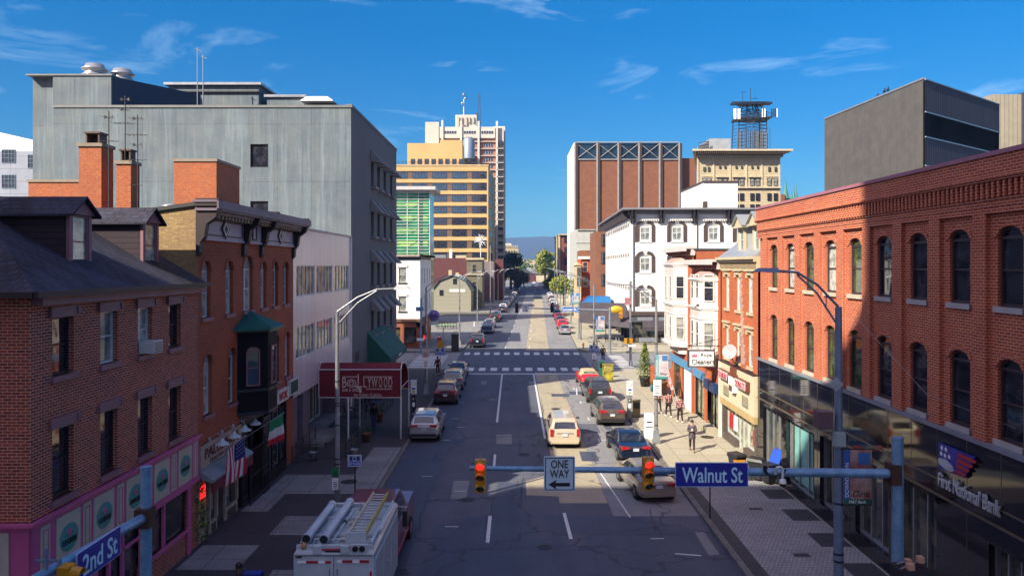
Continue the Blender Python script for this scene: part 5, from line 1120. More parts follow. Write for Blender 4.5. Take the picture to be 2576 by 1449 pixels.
for (u, z, cc) in ((42.5, .8, RED), (46.2, .9, WHT), (47.1, .9, RED)): RF.box(m, u - .35, u + .35, -.37, -.35, z, z + .9, cc)
m.build('window_poster', None, b)
s = empty('doughnut_shop_sign', (13.0, 44.5, 4.2), 'red and white DUNKIN DONUTS letter sign with cup on cream fascia', 'sign')
LR = mat('letter_red', (.42, .02, .05), .45, fine=0); LBR = mat('letter_brown', (.16, .05, .03), .5, fine=0)
for (t_, u, z, w_) in (("DUNKIN'", 46.35, 4.32, 1.95), ('DONUTS', 42.75, 4.28, 1.85)):
    m = MB(); RF.poly(m, [(u - w_ / 2 - .12, z - .28), (u + w_ / 2 + .12, z - .28), (u + w_ / 2 + .12, z + .26), (u - w_ / 2 - .12, z + .26)], .17, .40); m.build('letter_backing', LBR, s)
    text(t_, RF, u, .405, z - .01, .47, WHT, s, 'letter_outline', w=w_ + .08, bold=.09)
    text(t_, RF, u, .42, z - .01, .38, LR, s, w=w_ - .04, bold=.02)
m = MB(); RF.poly(m, [(44.15, 3.55), (44.85, 3.55), (45.0, 4.55), (44.0, 4.55)], .17, .45); m.build('cup', WHT, s)
m = MB(); RF.box(m, 43.95, 45.05, .16, .47, 4.5, 4.62); RF.poly(m, [(44.2, 3.6), (44.8, 3.6), (44.84, 3.95), (44.16, 3.95)], .45, .46); m.build('cup_band', LBR, s)
m = MB(); RF.box(m, 44.2, 44.8, .17, .4, 4.62, 5.0); m.build('cup_steam', LBR, s)
d = empty('satellite_dish', (12.7, 44.3, 5.6), 'white satellite dish over the doughnut shop sign', 'satellite dish')
m = MB(); ax = Vector((-.6, -.75, .25)).normalized(); m.lathe(Vector((12.65, 44.2, 5.95)), [(.0, 0), (.25, .03), (.42, .10), (.44, .10), (.25, 0), (0, -.03)], 20, axis=ax); m.build('dish', mat('dish_grey', (.40, .41, .42), .5), d)
m = MB(); m.tube([(13.2, 44.4, 5.2), (12.9, 44.35, 5.3), (12.68, 44.25, 5.85)], .03, 6); m.tube([(12.7, 44.2, 5.6), tuple(Vector((12.65, 44.2, 5.75)) + ax * .5)], .015, 5); m.build('bracket', BLACKM, d)

# ------------------------------------------------------------------ RIGHT 3,4: pinkish-white bay window houses
def bay_house(y0, y1, zt, label, by0, by1, zb, nfl):
    b = empty('bay_window_building', (17, (y0 + y1) / 2, 0), label, 'building')
    m = MB(); facade(m, RF, y0, y1, 3.2, zt - .4, [], BK_OR); m.box(13.4, 30, y0, y0 + .2, 3, zt - .3, BK_OR); m.box(13.4, 30, y1 - .2, y1, 0, zt - .3, BK_OR)
    RF.box(m, y0 + .2, y0 + .6, 0, .04, 0, 3.2, BK_OR); RF.box(m, y1 - .5, y1, -.05, .04, 0, 3.2, BK_OR); RF.box(m, (y0 + y1) / 2 - .1, (y0 + y1) / 2 + .5, -.05, .04, 0, 3.2, BK_OR); m.build('wall', BK_OR, b)
    m = MB(); m.hull8([(13.2, y0, zt - .25), (30, y0, zt - .3), (30, y1, zt - .3), (13.2, y1, zt - .25)] + [(13.2, y0, zt - .1), (30, y0, zt - .15), (30, y1, zt - .15), (13.2, y1, zt - .1)]); m.build('roof', mat('dark_membrane', (.045, .05, .06), .7), b)
    bp = empty('bay', (12.9, (by0 + by1) / 2, zb)); bp.parent = b; bp.location = Vector(bp['_w']) - Vector(b['_w']); PR = .95; s_ = .75
    def poly(g=0): return [(13.21, by0 - g), (13.2 - PR - g, by0 + s_ - g * .4), (13.2 - PR - g, by1 - s_ + g * .4), (13.21, by1 + g)]
    m = MB(); m.prism([(x, y, zb) for x, y in poly()][::-1], (0, 0, zt - 1.3 - zb)); m.build('bay_wall', PINKW, bp)
    m = MB()
    for z, h_, g in ((zb - .12, .14, .10), (zb + .02, .1, .16), (zb + 3.0, .10, .10), (zb + 3.1, .08, .16), (zb + 2.35, .06, .06), (zt - 1.4, .1, .08), (zt - 1.3, .1, .16)): m.prism([(x, y, z) for x, y in poly(g)][::-1], (0, 0, h_))
    m.build('bay_moulding', WTRIM, bp)
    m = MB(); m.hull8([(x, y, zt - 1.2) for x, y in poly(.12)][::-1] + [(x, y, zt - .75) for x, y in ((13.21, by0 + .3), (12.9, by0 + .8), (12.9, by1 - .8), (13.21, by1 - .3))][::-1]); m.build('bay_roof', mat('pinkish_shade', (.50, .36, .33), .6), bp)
    m = MB(); m.prism([(x, y, zb - .7) for x, y in ((13.21, by0 + .4), (12.7, by0 + .9), (12.7, by1 - .9), (13.21, by1 - .4))][::-1], (0, 0, .58)); m.build('bay_base', PINKW, bp)
    A = poly(); fA = Fr(A[0], (A[1][0] - A[0][0], A[1][1] - A[0][1]), (-(A[1][1] - A[0][1]), (A[1][0] - A[0][0]))); ln = math.hypot(A[1][0] - A[0][0], A[1][1] - A[0][1])
    if fA.N.y > 0: fA = Fr(A[0], (A[1][0] - A[0][0], A[1][1] - A[0][1]), ((A[1][1] - A[0][1]), -(A[1][0] - A[0][0])))
    fB = Fr((13.2 - PR, 0), (0, 1), (-1, 0))
    for fl in range(nfl):
        z = zb + .45 + fl * 3.1; W_ = dict(w=.72, h=1.75, fm=WTRIM, d=-.03, bt=.05)
        window(bp, fA, ln / 2, z, W_, (GL_D, GL_G, GL_B)[(fl + nfl) % 3]); wd_ = by1 - by0 - 2 * s_
        for k in range(2): window(bp, fB, by0 + s_ + wd_ * (k + .5) / 2, z, dict(W_, w=min(.8, wd_ / 2 - .12)), GL_D)
        m = MB()
        fA.box(m, .22, ln - .22, 0.0, .03, zb + .13 + fl * 3.1 - .0, zb + .36 + fl * 3.1) if fl == 0 else ring(m, fA, .2, ln - .2, zb + 2.5, zb + 2.95, 0, .03, .04)
        m.build('panel', WTRIM, bp)
    m = MB(); RF.box(m, y0 - .05, y1, -.2, .75, zt - .12, zt + .05); RF.box(m, y0 - .05, y1, .55, .78, zt - .3, zt - .12); RF.box(m, y0, y1, -.1, .2, zt - .6, zt - .12); m.build('cornice', mat('cornice_white', (.66, .60, .58), .6), b)
    m = MB()
    for k in range(int((y1 - y0) / .7)): u = y0 + .25 + k * .7; m.prism([RF.p(u, 0.2, zt - .6), RF.p(u, .2, zt - .13), RF.p(u, .7, zt - .13), RF.p(u, .5, zt - .45)], (0, .16, 0))
    m.build('cornice_brackets', mat('bracket_maroon', (.20, .06, .06), .6), b)
    return b
b = bay_house(48.25, 55.4, 11.35, 'narrow brick house with pinkish two-storey bay next to the doughnut shop', 48.9, 53.2, 5.1, 2)
m = MB(); RF.box(m, 49.9, 50.4, 0.9, 1.35, 8.45, 8.85); tag(m.build('air_conditioner', WTRIM, None, RF.p(50.1, 1, 8.5)), 'small white air conditioner in the upper pinkish bay window', 'air conditioner')
window(b, RF, 54.3, 8.6, dict(w=.6, h=1.7, fm=WTRIM, sill=WTRIM, d=-.02), GL_B); window(b, RF, 54.3, 5.3, dict(w=.6, h=1.7, fm=WTRIM, sill=WTRIM, d=-.02), GL_B)
b2 = bay_house(55.45, 63.2, 12.35, 'end brick house with pinkish bay, last before the terrace by the intersection', 57.4, 62.3, 4.9, 2)
# shop level of the two houses
m = MB(); RF.box(m, 48.25, 63.2, -.6, -.5, 0, 3.2); m.build('shop_interior', BLACKM, b)
m = MB(); 
for (a, c_) in ((48.9, 50.6), (52.4, 54.6)): RF.box(m, a, c_, -.12, -.08, .5, 3.0)
m.build('shop_window', glass('glass_warm', (.10, .12, .08), c2=(.30, .28, .16), ns=2.5), b)
m = MB()
for (a, c_) in ((48.9, 50.6), (52.4, 54.6)): ring(m, RF, a, c_, .2, 3.1, -.1, -.02, .08); RF.box(m, (a + c_) / 2 - .04, (a + c_) / 2 + .04, -.1, -.02, .28, 3.02)
RF.box(m, 48.25, 48.9, -.3, 0, 0, 3.2); RF.box(m, 54.8, 55.4, -.3, 0, 0, 3.2); m.build('shop_frames', BLACKM, b)
m = MB(); RF.box(m, 48.6, 51.2, .05, .35, 2.75, 3.35); o = m.build('fascia_sign', mat('fascia_navy', (.02, .05, .14), .5), b); text('BEADS PLUS', RF, 49.9, .36, 3.05, .25, mat('pale_blue', (.35, .55, .75), .5), o, w=2.0) if False else None
m = MB(); RF.box(m, 52.2, 55.0, .02, .2, 3.05, 3.6); m.build('blue_fascia', mat('fascia_blue', (.03, .18, .42), .5, c2=(.15, .35, .55), ns=8), b)
m = MB(); RF.box(m, 48.6, 50.9, .04, .75, .0, .45); RF.box(m, 49.9, 51.6, .04, 1.2, 0, .3); RF.box(m, 51.7, 54.5, .04, .9, .0, .3); tag(m.build('stone_steps', SIDE, None, RF.p(50, .5, .1)), 'low stone steps in front of the pinkish bay house shops', 'steps')
m = MB(); RF.box(m, 56.2, 58.4, -.1, .06, 0, 3.1); m.build('white_door_panel', WHITE, b2)
m = MB(); RF.box(m, 56, 62.8, .02, .18, 3.15, 3.7); m.build('blue_fascia', mat('fascia_blue', (.03, .18, .42), .5), b2)
m = MB(); RF.box(m, 59.2, 62.4, -.12, -.05, .5, 3.0); m.build('shop_window', GL_S, b2)
s = empty('hanging_sign', (11.9, 53, 4.3), 'boxed white Royal Cleaners sign hanging over the right pavement', 'sign')
Q = 48.4; Fs = FY(Q); x0, x1 = (1733 - 1293) * Q / 1900, (1797 - 1293) * Q / 1900; z0, z1 = 11 + (668 - 922) * Q / 1900, 11 + (668 - 882) * Q / 1900
m = MB(); m.box(x0 - .04, x1 + .04, Q, Q + .25, z0 - .04, z1 + .04); m.build('case', mat('sign_case', (.10, .08, .07), .5), s)
m = MB(); m.box(x0 + .05, x1 - .05, Q - .02, Q, z0 + .05, z1 - .05); m.build('face', WHT, s)
text('Royal', Fs, x0 + 1.12, .03, z1 - .30, .27, BLK, s, w=.72); text('Cleaners', Fs, x0 + .9, .03, z0 + .32, .33, BLK, s, w=1.45, bold=.008)
m = MB(); Fs.poly(m, [(x0 + .2, z1 - .42), (x0 + .5, z1 - .42), (x0 + .54, z1 - .2), (x0 + .42, z1 - .28), (x0 + .35, z1 - .18), (x0 + .27, z1 - .28), (x0 + .16, z1 - .2)], .021, .03); m.build('crown_emblem', mat('crown_pink', (.5, .15, .25), .5), s)
m = MB(); m.tube([(x0 - .1, Q + .12, z1 + .3), (13.3, Q + .12, z1 + .3)], .03, 5); m.tube([(x0 - .1, Q + .12, z1 + .3), (13.3, Q + .12, z1 + .75)], .02, 5); 
for x in (x0 + .2, x1 - .2): m.tube([(x, Q + .12, z1), (x, Q + .12, z1 + .3)], .02, 5)
m.build('bracket', BLACKM, s)
# terrace wall and feather flag
m = MB(); m.box(12.0, 12.5, 64.2, 66.2, .13, 1.5); m.box(11.95, 12.55, 64.15, 66.25, 1.5, 1.6); tag(m.build('brick_pier', BK_OR, None, (12.2, 65, .1)), 'nearer low brick terrace pier with cap by the bay house', 'wall')
m = MB(); m.box(12.4, 18, 67.6, 68.1, .13, 1.7); m.box(12.2, 12.7, 66.8, 68.2, .13, 2.0); tag(m.build('brick_wall', BK_OR, None, (14, 67.8, .1)), 'farther brick terrace wall behind the planters', 'wall')
f = empty('feather_flag', (11.6, 58.0, .13), 'red and white feather flag leaning before the white door', 'flag')
m = MB(); m.tube([(12.6, 57.4, .13), (12.2, 58.2, 1.8), (11.9, 58.6, 3.4)], .02, 5); m.build('flag_pole', GALV, f); m = MB(); m.prism([(12.25, 58.1, 1.5), (12.1, 58.2, 1.4), (11.5, 58.5, 3.2), (11.85, 58.6, 3.4)], (.01, .02, 0)); m.build('cloth', mat('feather_red', (.5, .03, .07), .7, c2=(.7, .6, .6), ns=7), f)

# ------------------------------------------------------------------ beyond Locust, right: white hotel
b = empty('white_corner_building', (25, 120, 0), 'big white corner building with brown shuttered arched windows', 'building'); YF = 106; F = FY(YF)
xc = 16.45; xr = 36.5
def X(px, Y=YF): return (px - 1293) * Y / 1900
def Z(py, Y=YF): return 11 + (668 - py) * Y / 1900
cols = [X(1623), X(1703), X(1795), X(1868)]
zr = [Z(608), Z(685), Z(770)]
m = MB(); facade(m, F, xc, xr, Z(788), 18.2, [(u - .85, u + .85, z, z + 2.55, .35) for u in cols for z in zr], WHITE, depth=.2)
S = Fr((xc, YF), (1.26, 40), (-40, 1.26)); swu = [3 + 3.1 * k for k in range(12)]
facade(m, S, 0, 40, Z(788), 18.2, [(u - .5, u + .5, z, z + 2.55, .2) for u in swu for z in zr], WHITE, depth=.2); m.box(xr, xr + .2, YF, YF + 40, 0, 18.2, WHITE); m.box(xc + 1.5, xr, YF + 39.8, YF + 40, 0, 18.2, WHITE)
m.build('wall', WHITE, b)
BRN = mat('shutter_brown', (.085, .055, .045), .6)
for u in cols:
    for z in zr: window(b, F, u, z, dict(w=1.7, h=2.55, rise=.35, fm=WTRIM, d=.12, sill=WTRIM, nx=2, ft=.28, bt=.07), GL_B)
m = MB()
for u in cols:
    for z in zr:
        for s_ in (-1, 1): F.box(m, u + s_ * .88 if s_ > 0 else u - 1.4, u + 1.4 if s_ > 0 else u - .88, .0, .07, z - .05, z + 2.15)
        a0 = arch(u - .9, u + .9, z + 2.2, .4); a1 = arch(u - 1.4, u + 1.4, z + 2.15, .85)
        for i in range(len(a0) - 1):
            if i in (3, 4): continue
            F.poly(m, [a0[i], a0[i + 1], a1[i + 1], a1[i]], .0, .10)
m.build('shutters', BRN, b)
for u in swu:
    for z in zr: window(b, S, u, z, dict(w=1.0, h=2.55, rise=.2, fm=WTRIM, d=.12, sill=WTRIM, ft=.12), GL_D)
m = MB()
for z in zr:
    for u in swu: S.box(m, u - .62, u - .5, .0, .06, z + 2.1, z + 2.7); S.box(m, u + .5, u + .62, 0, .06, z + 2.1, z + 2.7)
m.build('side_keystones', BRN, b)
m = MB(); F.box(m, xc - 1.4, xr, -.3, 1.4, 18.75, 19.0); S.box(m, -1.4, 40, -.3, 1.4, 18.74, 18.98); F.box(m, xc, xr, -.2, .3, 18.2, 18.74); S.box(m, 0, 40, -.2, .3, 18.2, 18.73); m.box(xc + .5, xr, YF, YF + 40, 18.6, 18.72); m.build('cornice', mat('cornice_grey', (.24, .24, .26), .6), b)
m = MB(); F.box(m, xc, xr, .0, .25, 17.35, 17.5)
for k in range(60): F.box(m, xc + .1 + k * .33, xc + .26 + k * .33, .25, .34, 17.2, 17.5)
F.box(m, xc, xc + .25, 0, .15, 4.6, 18.2); m.build('string_course', WTRIM, b)
m = MB(); F.box(m, xc + .28, xc + .42, 0, .14, 4.6, 17.9); F.box(m, X(1753), X(1753) + .12, 0, .12, 9, 17.2); m.build('downpipe', BRN, b)
m = MB()
for u in (xc + .2, X(1663), X(1747), X(1833), X(1890)):
    for dx in (-.35, .15): m.prism([F.p(u + dx, .3, 16.9), F.p(u + dx, .9, 17.9), F.p(u + dx, 1.3, 18.74), F.p(u + dx, .0, 18.74), F.p(u + dx, 0, 16.9)], (.22, 0, 0))
for k in range(14): S.box(m, 1.5 + k * 2.9, 1.8 + k * 2.9, .0, 1.2, 17.6, 18.72)
m.build('cornice_brackets', mat('bracket_dark', (.05, .04, .05), .6), b)
m = MB(); F.box(m, xc - .3, xr, 0, .5, 4.0, 4.55, BRN); F.box(m, xc, xr, -.1, .3, 3.1, 4.0); S.box(m, 0, 40, 0, .4, 3.2, 4.55, BRN)
for k in range(7): F.box(m, xc + .8 + k * 3, xc + 3.0 + k * 3, .3, .34, 3.3, 3.8, GALV)
m.build('shopfront_cornice', mat('shopfront_grey', (.10, .10, .11), .5), b)
m = MB(); F.box(m, xc, xr, -.3, -.2, 0, 3.1); S.box(m, 0, 40, -.3, -.2, 0, 3.2); m.build('dark_glazing', GL_S, b)
m = MB()
for k in range(9): F.box(m, xc + k * 2.4, xc + .3 + k * 2.4, -.2, .1, 0, 3.1)
for k in range(10): S.box(m, k * 4, k * 4 + .3, -.2, .1, 0, 3.2)
m.build('shop_piers', mat('pier_dark', (.04, .035, .04), .5), b)
m = MB(); m.box(X(1770, 118), X(1856, 118), 118, 134, 18.7, Z(459, 118)); m.build('siding_penthouse', brick('white_siding', (.74, .74, .73), (.72, .72, .71), (.40, .40, .40), bw=60, rh=.35, ms=.03, offset=0, stain=(.66, .66, .64), bump=0), b)
m = MB(); m.box(X(1768, 118), X(1858, 118), 117.8, 134, Z(459, 118), Z(457, 118) + .1); m.box(X(1772, 110), X(1780, 110), 110, 111, 18.9, 20.3); m.build('roof_trim', BRN, b)
# dark awnings round the corner
a = empty('restaurant_awning', (16, 104, 2.2), 'long charcoal awning wrapping the white corner building', 'awning')
m = MB(); CH = mat('charcoal_canvas', (.045, .035, .045), .8, c2=(.07, .06, .07))
m.prism([F.p(xc + 1.5, .35, 3.3), F.p(xc + 1.5, 1.5, 2.5), F.p(xc + 1.5, 1.5, 1.95), F.p(xc + 1.5, .35, 1.95)], (18, 0, 0)); m.build('canvas', CH, a)
a2 = empty('entrance_canopy', (12, 108, 2), 'large peaked charcoal canopy reaching from the white corner building over the pavement', 'awning')
xk = X(1390, 112) + 3.2
m = MB(); m.hull8([(9.6, 110, 2.7), (xc, 104.4, 2.3), (xc, 113, 2.6), (9.9, 116, 2.9)] + [(9.6, 110.2, 5.2), (xc - .3, 105.2, 3.4), (xc, 112.5, 5.4), (9.9, 115.8, 5.4)]); m.build('canvas', CH, a2)
m = MB(); 
for p in ((9.8, 110.3), (9.9, 115.5), (13, 107)): m.cyl((p[0], p[1], .1), (p[0], p[1], 2.8), .06, n=6)
m.build('posts', BLACKM, a2)
s = MB(); s.lathe((14.2, 104.6, 4.9), [(0, 0), (.95, 0), (.95, .1), (0, .1)], 20, axis=(0, -1, 0)); s.v = [(x, y, 4.9 + (z - 4.9) * .55) for x, y, z in s.v]; o = s.build('oval_sign', mat('oval_yellow', (.72, .45, .02), .5), None, (14.2, 104.6, 4.9)); tag(o, 'yellow oval cafe sign at the edge of the charcoal canopy', 'sign')
m = MB(); m.prism([(10.6, 134, 3.0), (13.6, 128, 3.0), (16.8, 128, 3.2), (16.8, 134, 5.6), (13.2, 134, 5.6)], (0, .6, 0)); m.hull8([(10.4, 128, 3.0), (16.6, 127, 3.0), (16.6, 134, 3.0), (10.4, 134, 3.0)] + [(13.4, 131, 5.4), (16.6, 130, 5.6), (16.6, 134, 5.6), (13.4, 134, 5.4)]); tag(m.build('blue_awning', mat('awning_blue', (.01, .14, .38), .6), None, (14, 131, 3)), 'bright blue tent awning beyond the charcoal canopy', 'awning')
# far right buildings
def blk(name, label, px0, px1, pyt, Y, depth, mt, pyb=None, cat='building', rest=None, z0=0):
    b = empty(name, (X((px0 + px1) / 2, Y), Y + depth / 2, z0), label, cat); m = MB(); m.box(X(px0, Y), X(px1, Y), Y, Y + depth, z0, Z(pyt, Y)); m.build('wall', mt, b); return b
b = blk('brown_brick_building', 'tall windowless brown brick hall with white steel piers and dark glazed top', 1447, 1709, 402, 230, 28, BK_FAR); Y = 230; F = FY(Y)
m = MB(); m.box(X(1712, Y), X(1756, Y), Y + 2, Y + 40, 0, Z(396, Y)); m.build('side_wall', BK_FAR, b)
m = MB(); m.box(X(1448, Y), X(1708, Y), Y, Y + 28, Z(402, Y), Z(361, Y)); m.build('dark_glazing', glass('glass_navy', (.008, .035, .07), c2=(.004, .012, .03), ns=.1, rough=.5, spec=.2), b)
m = MB()
for px in (1447, 1503, 1556, 1608, 1660, 1709): F.box(m, X(px) * 230 / 106 - .35 if False else X(px, Y) - .35, X(px, Y) + .05, 0, .6, 0, Z(361, Y))
for i in range(5):
    a = X((1449, 1504, 1557, 1609, 1661)[i], Y); c_ = X((1502, 1555, 1607, 1659, 1708)[i], Y); q0, q1 = Z(401, Y), Z(362, Y)
    m.tube([(a, Y - .3, q0), (c_, Y - .3, q1)], .12, 4); m.tube([(a, Y - .3, q1), (c_, Y - .3, q0)], .12, 4)
F.box(m, X(1447, Y), X(1709, Y), 0, .5, Z(360, Y), Z(357.5, Y)); F.box(m, X(1447, Y), X(1709, Y), 0, .4, Z(403, Y), Z(400.5, Y)); m.build('steel_piers', mat('pier_white', (.34, .33, .32), .6), b)
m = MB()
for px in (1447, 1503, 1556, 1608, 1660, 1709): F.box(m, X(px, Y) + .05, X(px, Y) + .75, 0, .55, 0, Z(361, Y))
m.build('pier_dark_strip', mat('pier_dark_brown', (.05, .03, .025), .7), b)  # dark brown strip along the right of each pier
m = MB(); m.box(18.2, 18.62, 229.6, 258, 0, 48.3); m.build('white_end_wall', WHITE, b)
b = blk('concrete_building', 'small pale concrete building between brown hall and orange brick house', 1449, 1500, 578, 175, 20, mat('pale_panel', (.50, .52, .48), .8), cat='building')
m = MB(); FY(175).box(m, X(1449, 175), X(1500, 175), 0, .1, Z(612, 175), Z(610, 175)); FY(175).box(m, X(1452, 175), X(1500, 175), 0, .3, Z(580, 175), Z(577, 175)); m.build('band', mat('pale_trim', (.35, .37, .35), .7), b)
b = blk('brick_building', 'brown brick side wall wedged behind the white corner building', 1497, 1530, 583, 148, 10, brick('brown_old_brick', (.24, .10, .05), (.20, .08, .045), (.2, .1, .07), bw=.4, rh=.16, ms=.012, bump=0))
for k, py in enumerate((620, 665, 720)): window(b, FY(148), X(1520, 148), Z(py, 148), dict(w=1.2, h=2.4, fm=DARKW, d=0, n=.05), GL_D)
b = blk('orange_brick_building', 'small vivid orange brick house with white cornice beyond the canopy', 1464, 1498, 652, 160, 12, mat('vivid_orange_brick', (.52, .10, .02), .8, c2=(.44, .08, .02))); F = FY(160)
m = MB(); F.box(m, X(1455, 160), X(1500, 160), -1, .5, Z(652, 160), Z(645, 160)); m.build('cornice', WTRIM, b); m = MB(); m.box(X(1462, 160), X(1500, 160), 161, 170, Z(650, 160), Z(630, 160)); m.build('upper_wall', BK_FAR, b)
for px, py in ((1492, 683), (1472, 683), (1472, 720)): window(b, F, X(px, 160), Z(py, 160), dict(w=1.0, h=2.0, fm=WTRIM, d=0, n=.06, sill=WTRIM), GL_D)
m = MB(); m.box(X(1449, 158), X(1462, 158), 158, 164, 0, Z(668, 158)); m.prism([(X(1446, 158), 157.8, Z(668, 158)), (X(1464, 158), 157.8, Z(668, 158)), (X(1455, 158), 157.8, Z(660, 158))], (0, 6, 0)); m.build('bay_tower', STONE, b)
for py in (695, 720): window(b, FY(158), X(1456, 158), Z(py, 158), dict(w=.7, h=1.8, fm=DARKW, d=0, n=.05), GL_D)
b = blk('brick_building', 'far red brick building with pale cornice at the street end', 1408, 1433, 592, 330, 40, brick('far_red', (.26, .07, .05), (.22, .06, .05), (.24, .1, .08), bw=1, rh=.4, ms=.02, bump=0))
m = MB(); m.box(X(1405, 330), X(1434, 330), 329, 370, Z(592, 330), Z(589, 330)); m.box(X(1406, 330), X(1409, 330), 329.5, 360, Z(690, 330), Z(592, 330), STONE); m.build('cornice', STONE, b)
for k in range(3): window(b, FY(330), X(1424, 330), Z(612 + k * 27, 330), dict(w=1.6, h=3.0, fm=DARKW, d=0, n=.1), GL_D)
# ornate limestone hotel with lattice tower
b = empty('limestone_building', (50, 180, 0), 'ornate cream limestone building with deep bracketed cornice', 'building'); Y = 165; F = FY(Y)
m = MB(); m.prism([(X(1753, Y), Y, 0), (X(1963, Y), Y, 0), (X(1963, Y), Y + 30, 0), (X(1757, Y + 30), Y + 30, 0)], (0, 0, Z(393, Y))); m.build('wall', STONE, b)
m = MB(); m.prism([(X(1735, Y), Y - 2.4, Z(384, Y)), (X(1985, Y), Y - 2.4, Z(384, Y)), (X(1985, Y), Y + 30, Z(384, Y)), (X(1752, Y + 30), Y + 30, Z(384, Y))], (0, 0, .4)); m.prism([(X(1750, Y), Y - .6, Z(396, Y)), (X(1968, Y), Y - .6, Z(396, Y)), (X(1968, Y), Y + 29, Z(396, Y)), (X(1755, Y + 29), Y + 29, Z(396, Y))], (0, 0, 1.04)); F.box(m, X(1753, Y), X(1963, Y), 0, .5, Z(474, Y), Z(470, Y)); 
for px in (1753, 1793, 1834, 1875, 1914, 1958): F.box(m, X(px, Y), X(px + 4, Y), 0, .2, Z(470, Y), Z(397, Y))
m.build('cornice', mat('limestone_pale', (.62, .54, .38), .8), b)
m = MB()
for k in range(44): F.box(m, X(1750 + k * 5, Y), X(1752.5 + k * 5, Y), .6, 2.2, Z(391, Y), Z(384, Y))
m.build('cornice_brackets', mat('bracket_brown', (.09, .06, .045), .8), b)
for px, k_ in ((1772, 0), (1783, 0), (1811, 1), (1824, 1), (1852, 1), (1866, 1), (1892, 1), (1906, 1), (1935, 0), (1951, 0)):
    window(b, F, X(px, Y), Z(470, Y) + .2, dict(w=.95, h=1.7, fm=DARKW, d=-.1, n=.05, lintel=STONE, lk='ped' if False else 'hood'), GL_B)
    window(b, F, X(px, Y), Z(505, Y), dict(w=.9, h=1.6, fm=DARKW, d=-.1, n=.05), GL_D); window(b, F, X(px, Y), Z(533, Y), dict(w=.9, h=1.6, fm=DARKW, d=-.1, n=.05), GL_D); window(b, F, X(px, Y), Z(425 if k_ else 432, Y), dict(w=.45 if k_ else .55, h=.6 if k_ else 1.0, fm=DARKW, nz=1, d=-.1, n=.05), GL_G)
m = MB()
for px in (1817, 1858, 1899): F.poly(m, [(X(px - 17, Y), Z(447, Y)), (X(px + 15, Y), Z(447, Y)), (X(px - 1, Y), Z(439, Y))], 0, .5)
m.build('pediment', STONE, b)
m = MB(); m.box(X(1786, 172), X(1838, 172), 172, 184, Z(380, 172), Z(349, 172)); m.build('lift_house', mat('lift_grey', (.34, .37, .40), .6), b)
m = MB()
for k in range(14): m.box(X(1757 + k * 2, 171), X(1757.8 + k * 2, 171), 171, 171.2, Z(380, 171), Z(356 + (13 - k) * .9, 171))
for z in (372, 364, 356): m.tube([(X(1757, 171), 171, Z(z + 4, 171)), (X(1784, 171), 171, Z(z, 171))], .06, 4)
m.build('roof_frame', BLACKM, b)
tw = empty('antenna_tower', (48, 176, Z(378, 176)), 'dark lattice antenna tower crowned by a flat platform on the limestone building', 'antenna'); Y = 176
LAT = mat('lattice_blue', (.035, .05, .085), .5, .3)
def XX(px): return X(px, Y)
def ZZ(py): return Z(py, Y)
m = MB()
for (dx, dy) in ((-3.4, -2), (3.4, -2), (-3.4, 3), (3.4, 3), (0, -2.4), (-1.8, -2.2), (1.8, -2.2)):
    c0 = XX(1887)
    m.tube([(c0 + dx, Y + dy, ZZ(380)), (c0 + dx * .9, Y + dy, ZZ(290)), (c0 + dx * .45, Y + dy * .5, ZZ(262))], .12, 5)
for k in range(12):
    z = ZZ(378) + k * .78
    m.tube([(c0 - 3.3, Y - 2, z), (c0 + 3.3, Y - 2, z + .7)], .06, 4); m.tube([(c0 + 3.3, Y - 2, z), (c0 - 3.3, Y - 2, z + .7)], .06, 4); m.tube([(c0 - 3.4, Y - 2, z), (c0 - 3.4, Y + 3, z + .6)], .05, 4); m.tube([(c0 - 3.4, Y - 2, z), (c0 + 3.4, Y - 2, z)], .06, 4)
for k in range(8): z = ZZ(298) + k * .45; m.tube([(c0 - 1.9, Y - 1.2, z), (c0 + 1.9, Y - 1.2, z + .5)], .06, 4); m.tube([(c0 + 1.9, Y - 1.2, z), (c0 - 1.9, Y - 1.2, z + .5)], .06, 4)
m.build('lattice', LAT, tw)
m = MB()
for k in range(22): x = c0 - 3.7 + k * .33; m.cyl((x, Y - 2.5 - (k % 3) * .2, ZZ(379)), (x, Y - 2.5 - (k % 3) * .2, ZZ(330 + (k * 7) % 11)), .10, n=5)
m.build('cable_bundle', mat('cable_grey', (.14, .13, .12), .6), tw)
m = MB(); m.hull8([(XX(1848), Y - 3, ZZ(303)), (XX(1932), Y - 3, ZZ(303)), (XX(1932), Y + 3, ZZ(303)), (XX(1848), Y + 3, ZZ(303))] + [(XX(1848), Y - 3, ZZ(300)), (XX(1932), Y - 3, ZZ(300)), (XX(1932), Y + 3, ZZ(300)), (XX(1848), Y + 3, ZZ(300))])
m.tube([(XX(1848), Y - 3, ZZ(290)), (XX(1932), Y - 3, ZZ(290))], .05, 4)
for k in range(16): m.tube([(XX(1848) + k * .52, Y - 3, ZZ(301)), (XX(1848) + k * .52, Y - 3, ZZ(290))], .04, 4)
m.build('lower_platform', LAT, tw)
m = MB(); m.hull8([(XX(1862), Y - 3, ZZ(272)), (XX(1900), Y - 3, ZZ(270)), (XX(1938), Y + 5, ZZ(258)), (XX(1872), Y + 5, ZZ(258))][::1] + [(XX(1838), Y - 3.5, ZZ(268)), (XX(1912), Y - 3.5, ZZ(266)), (XX(1942), Y + 5, ZZ(250)), (XX(1866), Y + 5, ZZ(252))])
m.box(XX(1840), XX(1940), Y - 1, Y + 1.2, ZZ(263), ZZ(259)); m.box(XX(1850), XX(1942), Y + 2, Y + 4, ZZ(254), ZZ(251)); m.box(XX(1836), XX(1906), Y - 3.4, Y - 2.4, ZZ(270), ZZ(267))
